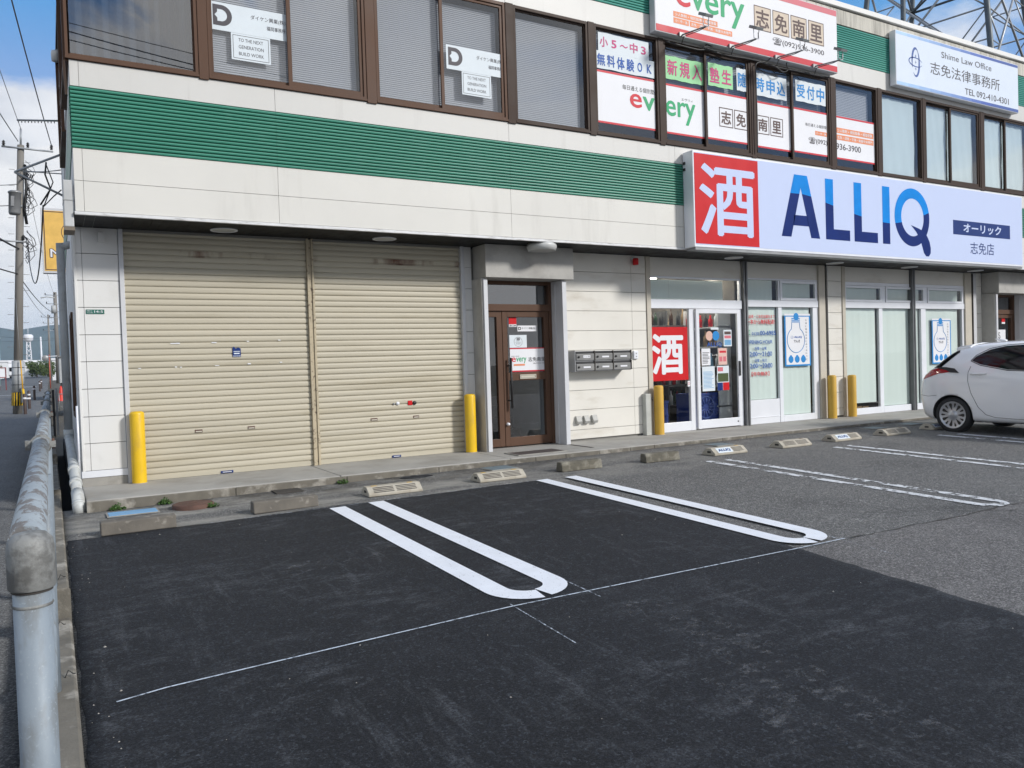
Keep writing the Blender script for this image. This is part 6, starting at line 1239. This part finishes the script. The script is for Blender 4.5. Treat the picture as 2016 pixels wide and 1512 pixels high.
# far town
def block(x, y, w_, d, h, lab, m, floors=0, z0=.8):
    t = thing('far_building', lab, 'building', (x, y, z0), 'far town buildings'); MB().box(x - w_ / 2, x + w_ / 2, y, y + d, z0 - 2, z0 + h).build('wall', m, t); MB().box(x - w_ / 2 - .3, x + w_ / 2 + .3, y - .3, y + d + .3, z0 + h + .001, z0 + h + .6).build('roof', M['white'], t)
    for k in range(floors): MB().box(x - w_ * .46, x + w_ * .46, y - .12, y - .02, z0 + 1.5 + k * 3.0, z0 + 2.9 + k * 3.0).build('window_row', M['blind'], t)
TW = mat('town_white', (.66, .68, .70), .7); TB = mat('town_pale_blue', (.42, .60, .68), .6); TG = mat('town_grey', (.42, .45, .48), .7)
block(-24, 450, 5.6, 12, 21.5, 'tall pale blue office block at the left below the hills', TB); block(-31, 440, 8.5, 12, 17, 'white apartment block with window rows at the far left', TW, 5); block(-14, 330, 12, 20, 7.2, 'low white warehouse behind the near pole', TW); block(-6.5, 300, 7, 14, 6.4, 'low white hall below the red and white tower', TW); block(-1.5, 290, 5, 10, 5.2, 'low grey hall behind the hedge', TG); block(4, 280, 7, 10, 6.5, 'low white hall behind the traffic mirror', TW)
t = thing('observation_tower', 'slim white lattice tower with a round pod below the hills', 'tower', (-11.4, 600, 2)); mb = MB(); xw, yw2 = -11.4, 600
for sx in (-1, 1):
    for sy in (-1, 1): mb.tube([(xw + sx * 1.9, yw2 + sy * 1.9, 0), (xw + sx * .9, yw2 + sy * .9, 28)], .28, 5)
for k in range(9):
    z0, z1 = k * 3.1, k * 3.1 + 3.1; a, b_ = 1.9 - z0 / 28, 1.9 - z1 / 28; mb.tube([(xw - a, yw2 - a, z0), (xw + b_, yw2 - b_, z1)], .2, 4); mb.tube([(xw + a, yw2 - a, z0), (xw - b_, yw2 - b_, z1)], .2, 4)
mb.build('lattice', M['white'], t); MB().lathe([(0, 26), (1.5, 26.3), (2.8, 27.5), (2.9, 30), (2.2, 31), (0, 31.2)], (xw, yw2, 0), 16).build('pod', M['white'], t); MB().tube([(xw, yw2, 31), (xw, yw2, 35)], .15, 5).build('mast', M['white'], t)
for x, h, lab in ((-15.6, 33, 'far white mast with crossarms left of the lattice tower'), (-4.4, 29.5, 'far white chimney right of the lattice tower')):
    t = thing('mast', lab, 'mast', (x, 600, 2)); MB().tube([(x, 600, 0), (x, 600, h)], [.7, .45], 8).build('shaft', M['white'], t)
    if x < -10: mb = MB(); mb.box(x - 2.2, x + 1.0, 599.8, 600.2, h - 3, h - 2.5); mb.box(x - 2.6, x + 1.2, 599.8, 600.2, h - 5.2, h - 4.7); mb.box(x - 3, x - .5, 599.8, 600.2, h - 9, h - 7.6); mb.build('crossarm', M['white'], t)
# yellow signboard behind the building
t = thing('yellow_signboard', 'yellow shop signboard with a dark border partly hidden behind the building corner', 'sign', (.3, 10.6, 3.7))
Y0 = 17.5; KS = 1.339
def SX(x): return -.278 + (x + .278) * KS
def SZ(z): return 1.27 + (z - 1.27) * KS
MB().box(SX(-.31), SX(.95), Y0, Y0 + .25, SZ(3.68), SZ(5.16)).build('case', M['grey_panel'], t, bevel=.01); MB().box(SX(-.275), SX(.92), Y0 - .006, Y0 - .001, SZ(3.73), SZ(5.10)).build('face_panel', mat('sign_yellow', (.74, .46, .11), .45), t)
mb = MB(); frame_rect(mb, SX(-.262), SX(.90), SZ(3.75), SZ(5.085), .026, Y0 - .009, Y0 - .0065); mb.build('border', M['ink_brown'], t); MB().lathe([(.315, Y0 - .008), (.335, Y0 - .008)], (SX(.33), 0, SZ(4.62)), 30, 'y').build('ring_mark', M['ink_brown'], t)
mb = MB(); put_text(mb, 'M', SX(-.165), SX(.08), SZ(4.025), SZ(4.245), Y0 - .008, .05); mb.build('lettering', M['ink_brown'], t, recalc=False); mb = MB(); put_text(mb, 'M', SX(-.15), SX(.065), SZ(4.045), SZ(4.23), Y0 - .0105, .008); mb.build('lettering', M['white'], t, recalc=False)
mb = MB(); put_text(mb, 'for', SX(-.015), SX(.09), SZ(3.90), SZ(3.965), Y0 - .008, .01); mb.build('lettering', M['ink_brown'], t, recalc=False); MB().tube([(SX(.6), Y0 + .12, .1), (SX(.6), Y0 + .12, SZ(3.7))], .08, 10).build('post', M['grey_metal'], t)
# road markings
tag(MB().add([(-5.5, 47, rz_(47) + .01), (-1.6, 47, rz_(47) + .01), (-1.6, 47.5, rz_(47.5) + .01), (-5.5, 47.5, rz_(47.5) + .01)], [(0, 1, 2, 3)]).build('stop_line', M['line_worn'], recalc=False), 'worn white stop line across the road near the utility pole', 'road marking')
tag(MB().add([(-3.2, 70, rz_(70) + .01), (-1.3, 70, rz_(70) + .01), (-1.3, 71.5, rz_(71.5) + .01), (-3.2, 71.5, rz_(71.5) + .01)], [(0, 1, 2, 3)]).build('stop_line', M['line_worn'], recalc=False), 'far faint white line across the road before the hedge', 'road marking')

# ------------------------------------------------------------------ transmission tower behind the building
t = thing('transmission_tower', 'grey steel lattice transmission tower rising behind the roof at the right', 'pylon', (52.5, 24, 0))
TVX, TVY = .857, .515                                   # axis towards the tower and across it
TX, TY = -.28 + 60 * TVX, -10.5 + 60 * TVY
def tw(z): return max(.9, 4.8 - .125 * (z - 25))
def corner(i, z):
    f = math.radians(25 + 90 * i); a, b_ = tw(z) * math.cos(f), tw(z) * math.sin(f)
    return Vector((TX + a * TVY + b_ * TVX, TY - a * TVX + b_ * TVY, z))
ZL = [0, 9, 17.5, 25.3, 31, 36, 41, 46]
for i in range(4): MB().tube([corner(i, z) for z in ZL], .17, 8).build('leg', M['steel'], t)
mb = MB(); GIRT = {}
for i in range(4):
    j = (i + 1) % 4
    for z0, z1 in zip(ZL[:-1], ZL[1:]):
        a0, a1, b0, b1 = corner(i, z0), corner(i, z1), corner(j, z0), corner(j, z1); mid = (a0 + a1 + b0 + b1) / 4
        mb.tube([a0, b1], .075, 5); mb.tube([b0, a1], .075, 5); GIRT.setdefault(z1, MB()).tube([a1, b1], .085, 5)
        for p, q in ((a0, a1), (b0, b1)):
            m_ = p.lerp(q, .5); mb.tube([m_, mid], .055, 4); mb.tube([p.lerp(q, .25), p.lerp(mid, .5)], .045, 4); mb.tube([p.lerp(q, .75), q.lerp(mid, .5)], .045, 4); mb.tube([m_, p.lerp(mid, .5)], .045, 4); mb.tube([m_, q.lerp(mid, .5)], .045, 4)
for z in (25.3, 31): GIRT[z].tube([corner(0, z), corner(2, z)], .08, 5); GIRT[z].tube([corner(1, z), corner(3, z)], .08, 5)
mb.build('brace', M['steel_pale'], t); [g_.build('girt', M['steel'], t) for g_ in GIRT.values()]
for z, l in ((34, 7), (39, 6), (44, 5)):
    for s_ in (-1, 1): MB().tube([(TX + s_ * tw(z), TY, z), (TX + s_ * (tw(z) + l), TY, z + .8)], .15, 5).build('crossarm', M['steel'], t)
t = thing('steel_pole', 'dark round steel pole with step bolts behind the roof, left of the lattice tower', 'pole', (43.1, 18, 0))
MB().tube([(43.13, 18, 0), (43.13, 18, 30)], .14, 10).build('shaft', M['steel'], t); mb = MB()
for k in range(26): mb.tube([(43.0, 18, 18 + k * .35), (42.75 if k % 2 else 43.5, 17.9, 18 + k * .35)], .02, 5)
mb.build('step_bolt', M['steel'], t)

# ------------------------------------------------------------------ parked car
CX, CY = 13.50, -2.76; CZ = gz(12.7, -2.8) - .012
car = thing('parked_car', 'white hatchback with dark glass parked tail first by the shop window', 'car', (CX, CY, CZ))
SEC = [  # y, then half widths / heights: bottom, rocker, low side, shoulder, belt, roof edge, crown
 (.64, .30, .52, .60, .70, .62, .78, .56, .84, .86), (.60, .24, .64, .70, .76, .71, .86, .62, .92, .95), (.50, .20, .72, .775, .80, .765, .93, .68, 1.00, 1.04), (.36, .18, .765, .815, .83, .79, 1.01, .67, 1.11, 1.15),
 (.18, .17, .79, .838, .842, .80, 1.06, .645, 1.28, 1.32), (-.05, .17, .80, .845, .846, .795, 1.075, .615, 1.42, 1.475), (-.45, .17, .80, .84, .8475, .79, 1.055, .605, 1.455, 1.505), (-.95, .17, .80, .835, .8475, .79, 1.02, .60, 1.455, 1.51), (-1.45, .17, .80, .838, .8475, .79, .99, .59, 1.42, 1.48), (-1.9, .17, .80, .84, .8475, .785, .975, .62, 1.22, 1.30), (-2.3, .17, .795, .838, .845, .78, .955, .68, 1.0, 1.04),
 (-2.7, .18, .775, .825, .835, .77, .90, .66, .93, .96), (-3.0, .2, .70, .77, .79, .72, .80, .60, .84, .86), (-3.2, .24, .55, .62, .65, .58, .68, .5, .72, .73)]
vs = []; K = 0
for (y, zb, xb, xl, xs_, xbelt, zbelt, xr, zr, zc) in SEC:
    half = [(0, zb), (xb * .6, zb), (xb, zb + .01), (xl, zb + .13), (xl + (xs_ - xl) * .5 + .004, .50 if zbelt > .8 else zb + (zbelt - zb) * .5), (xs_, zbelt - (.17 if zbelt > .8 else .06)), (xbelt, zbelt), (xbelt + (xr - xbelt) * .5 + .022, zbelt + (zr - zbelt) * .52), (xr, zr), (xr * .6, zr + (zc - zr) * .72), (0, zc)]
    ring = [(-x, y, z) for x, z in half] + [(x, y, z) for x, z in half[-2:0:-1]]; K = len(ring); vs += ring
mb = MB(); n = len(SEC); mb.add(vs, [(i * K + k, i * K + (k + 1) % K, (i + 1) * K + (k + 1) % K, (i + 1) * K + k) for i in range(n - 1) for k in range(K)], smooth=True)
mb.add(vs[:K], [tuple(range(K))], True); mb.add(vs[-K:], [tuple(range(K))[::-1]], True)
tmp = mb.build('car_hull', M['car_white']); md = tmp.modifiers.new('s', 'SUBSURF'); md.levels = 3; md.render_levels = 3
cut = MB()
for y in (0, -2.55): cut.tube([(-1.2, y, .285), (-.55, y, .285)], .345, 40); cut.tube([(.55, y, .285), (1.2, y, .285)], .345, 40)
cuo = cut.build('car_cut', M['black']); dg = bpy.context.evaluated_depsgraph_get(); dg.update()
hm = bpy.data.meshes.new_from_object(tmp.evaluated_get(dg)); bvh = BVHTree.FromPolygons([v.co.copy() for v in hm.vertices], [tuple(p.vertices) for p in hm.polygons])
bo = tmp.modifiers.new('b', 'BOOLEAN'); bo.operation = 'DIFFERENCE'; bo.object = cuo; bo.solver = 'EXACT'; dg.update(); me = bpy.data.meshes.new_from_object(tmp.evaluated_get(bpy.context.evaluated_depsgraph_get()))
bpy.data.objects.remove(tmp); bpy.data.objects.remove(cuo)
me.materials.clear(); me.materials.append(M['car_white']); me.materials.append(M['black'])
for p in me.polygons:
    c = p.center; inside = False
    for y in (0, -2.55):
        if math.hypot(c.y - y, c.z - .285) < .3449 and abs(c.x) < .836: inside = True
    p.material_index = 1 if inside or c.z < .185 and abs(p.normal.z) > .8 else 0; p.use_smooth = True
body = bpy.data.objects.new('body', me); COL.objects.link(body); body.parent = car
def W(p): return (p[0] + CX, p[1] + CY, p[2] + CZ)
def sx_(y, z, side=-1):
    h = bvh.ray_cast(Vector((side * 3, y, z)), Vector((-side, 0, 0)))[0]; return h
def patch(poly, m, name, off=.004, side=-1, rear=False, step=.03, parent=None):
    bm = bmesh.new(); f = bm.faces.new([bm.verts.new((p[0], p[1], 0)) for p in poly]); lo = [min(p[i] for p in poly) for i in (0, 1)]; hi = [max(p[i] for p in poly) for i in (0, 1)]
    for ax in (0, 1):
        c = lo[ax] + step
        while c < hi[ax]:
            bmesh.ops.bisect_plane(bm, geom=bm.verts[:] + bm.edges[:] + bm.faces[:], plane_co=(c if ax == 0 else 0, c if ax == 1 else 0, 0), plane_no=(1 if ax == 0 else 0, 1 if ax == 1 else 0, 0)); c += step
    mb = MB(); idx = {}; vs = []
    for v in bm.verts:
        if rear: h, nn, _, _ = bvh.ray_cast(Vector((v.co.x, 3, v.co.y)), Vector((0, -1, 0)))
        else: h, nn, _, _ = bvh.ray_cast(Vector((side * 3, v.co.x, v.co.y)), Vector((-side, 0, 0)))
        if h is None: h = Vector((side * .7, v.co.x, v.co.y)); nn = Vector((side, 0, 0))
        if nn.dot(Vector((0, 1, 0)) if rear else Vector((side, 0, 0))) < 0: nn = -nn
        idx[v] = len(vs); vs.append(W(h + nn * off))
    mb.add(vs, [tuple(idx[v] for v in f.verts) for f in bm.faces], smooth=True); bm.free()
    return mb.build(name, m, parent or car)
def seam(pts, name='door_seam', r=.0035, side=-1, m='slot'):
    P = []
    for a, b_ in zip(pts[:-1], pts[1:]):
        k = max(2, int(math.hypot(a[0] - b_[0], a[1] - b_[1]) / .03)); P += [(a[0] + (b_[0] - a[0]) * i / k, a[1] + (b_[1] - a[1]) * i / k) for i in range(k)]
    P.append(pts[-1]); path = [h for h in (sx_(y, z, side) for y, z in P) if h is not None]; MB().tube([W(p + Vector((side * .0005, 0, 0))) for p in path], r, 5).build(name, M[m], car)
for side in (-1, 1):
    patch([(-.30, 1.19), (-.36, 1.26), (-.55, 1.36), (-.78, 1.41), (-1.14, 1.425), (-1.155, 1.025), (-.88, 1.04), (-.45, 1.125)], M['car_glass'], 'rear_window', .004, side)
    patch([(-1.20, 1.42), (-1.45, 1.39), (-1.85, 1.18), (-2.02, 1.03), (-1.95, 1.0), (-1.21, 1.01)], M['car_glass'], 'front_window', .004, side)
    seam([(-.285, 1.19), (-.35, 1.275), (-.54, 1.378), (-.78, 1.428), (-1.14, 1.443)], 'window_trim', .006, side, 'black'); seam([(-.285, 1.185), (-.45, 1.112), (-.88, 1.027), (-1.9, .985)], 'window_trim', .007, side, 'black')
    seam([(-1.165, 1.0), (-1.165, .30)], side=side); seam([(-.30, 1.10), (-.27, 1.0), (-.275, .86), (-.33, .66), (-.44, .44), (-.56, .32), (-.70, .28), (-1.2, .26), (-2.0, .26)], side=side)
    seam([(.26, .62), (.42, .60), (.58, .62)], side=side)
    h = sx_(-.44, .975, side); hd = MB(); hd.tube([W(h + Vector((side * .006, .13, -.004))), W(h + Vector((side * .024, .07, .0))), W(h + Vector((side * .026, -.05, .004))), W(h + Vector((side * .006, -.13, .006)))], [.008, .014, .015, .008], 10); hd.build('door_handle', M['car_white'], car)
    tl = patch([(.53, .885), (.50, .99), (.40, 1.045), (.22, 1.075), (.07, 1.07), (.03, 1.005), (.22, .985), (.40, .925)], M['lamp_red'], 'tail_lamp', .006, side)
    patch([(-.13, .99), (-.04, 1.065), (.12, 1.09), (.30, 1.085), (.22, 1.06), (.10, 1.04), (.03, 1.00)], M['black'], 'lamp_trim', .009, side)
    patch([(.00, 1.385), (.13, 1.315), (.24, 1.20), (.37, 1.075), (.20, 1.085), (.08, 1.20), (-.06, 1.33)], M['car_glass'], 'pillar_trim', .004, side, step=.02)
    for y in (0, -2.55):
        s_ = side; w_ = thing('wheel', None, None, W((s_ * .72, y, .295))); w_.parent = car; w_.location = (s_ * .72, y, .295)
        q = lambda x: x * s_
        prof = [(.205, .0), (.215, .095), (.235, .105), (.285, .098), (.297, .075), (.299, 0), (.297, -.06), (.28, -.09), (.2, -.09)]
        ty = MB(); ty.lathe([(r, W((s_ * (.72 + a), 0, 0))[0]) for r, a in prof], (0, CY + y, CZ + .295), 48, 'x'); tyo = ty.build('tyre', M['rubber'], w_)
        hb = MB(); cxp = W((s_ * .72, 0, 0))[0]; X = lambda a: cxp + s_ * a
        hb.lathe([(0, X(.088)), (.05, X(.088)), (.06, X(.080)), (.10, X(.078)), (.19, X(.083)), (.207, X(.090)), (.222, X(.100)), (.228, X(.098)), (.22, X(.06))], (0, CY + y, CZ + .295), 48, 'x'); hb.build('hubcap', M['hubcap'], w_)
        sl_ = MB()
        for k in range(14):
            a = 2 * PI * k / 14; d1 = .070 if k % 2 else .044; r0, r1 = (.085, .195) if k % 2 else (.130, .198)
            pts = [(r0, a - .035), (r1 - .02, a - d1 * 2.2), (r1, a - d1 * 1.2), (r1, a + d1 * 1.2), (r1 - .02, a + d1 * 2.2), (r0, a + .035)]
            sl_.add([(X(.0835 + .004 * (p[0] / .2)), CY + y + p[0] * math.cos(p[1]), CZ + .295 + p[0] * math.sin(p[1])) for p in pts], [tuple(range(6))])
        sl_.build('hub_slot', M['slot'], w_, recalc=False)
patch([(-.58, 1.12), (-.54, 1.30), (-.48, 1.38), (.48, 1.38), (.54, 1.30), (.58, 1.12), (.50, 1.08), (-.50, 1.08)], M['car_glass'], 'rear_windscreen', .006, rear=True, step=.05)
patch([(-.26, .64), (.26, .64), (.26, .80), (-.26, .80)], M['paper'], 'number_plate', .012, rear=True, step=.06)
sp = MB(); sp.add([W(p) for p in [(x, y, z) for x in (-.60, -.50, -.25, .25, .50, .60) for y, z in ((-.20, 1.42 if abs(x) > .55 else (1.46 if abs(x) > .4 else 1.485)), (.045, 1.40 if abs(x) > .55 else (1.43 if abs(x) > .4 else 1.45)), (.035, 1.345 if abs(x) > .55 else 1.37), (-.20, 1.36))]], [(4 * i + k, 4 * i + (k + 1) % 4, 4 * i + 4 + (k + 1) % 4, 4 * i + 4 + k) for i in range(5) for k in range(4)] + [(0, 1, 2, 3), (20, 21, 22, 23)], smooth=False); sp.build('roof_spoiler', M['car_white'], car, bevel=.012, seg=3)
MB().tube([W((0, -.45, 1.49)), W((0, -.36, 1.515)), W((0, -.26, 1.54))], [.03, .02, .006], 8).build('antenna_fin', M['car_white'], car)
for s_ in (-1, 1): MB().lathe([(0, -.09), (.07, -.07), (.09, 0), (.07, .07), (0, .08)], W((s_ * .94, -1.88, 1.02)), 14).build('side_mirror', M['car_white'], car)

# ------------------------------------------------------------------ haze between here and the hills
hz = MB(); hz.box(-4000, 4000, -300, 4200, -12, 262); hzo = hz.build('haze', None); tag(hzo, kind='stuff', label='thin blue haze in the air before the far hills')
hzo.data.materials.clear(); hm_ = bpy.data.materials.new('haze_air'); hm_.use_nodes = True; nt = hm_.node_tree; nt.nodes.clear()
pv = N(nt, 'ShaderNodeVolumePrincipled'); pv.inputs['Density'].default_value = 0.00017; pv.inputs['Color'].default_value = (.60, .80, 1.0, 1); pv.inputs['Anisotropy'].default_value = 0.0
nt.links.new(pv.outputs[0], N(nt, 'ShaderNodeOutputMaterial').inputs['Volume']); hzo.data.materials.append(hm_)

# ------------------------------------------------------------------ tidy up
bpy.data.objects.remove(_to); bpy.data.curves.remove(_tc)
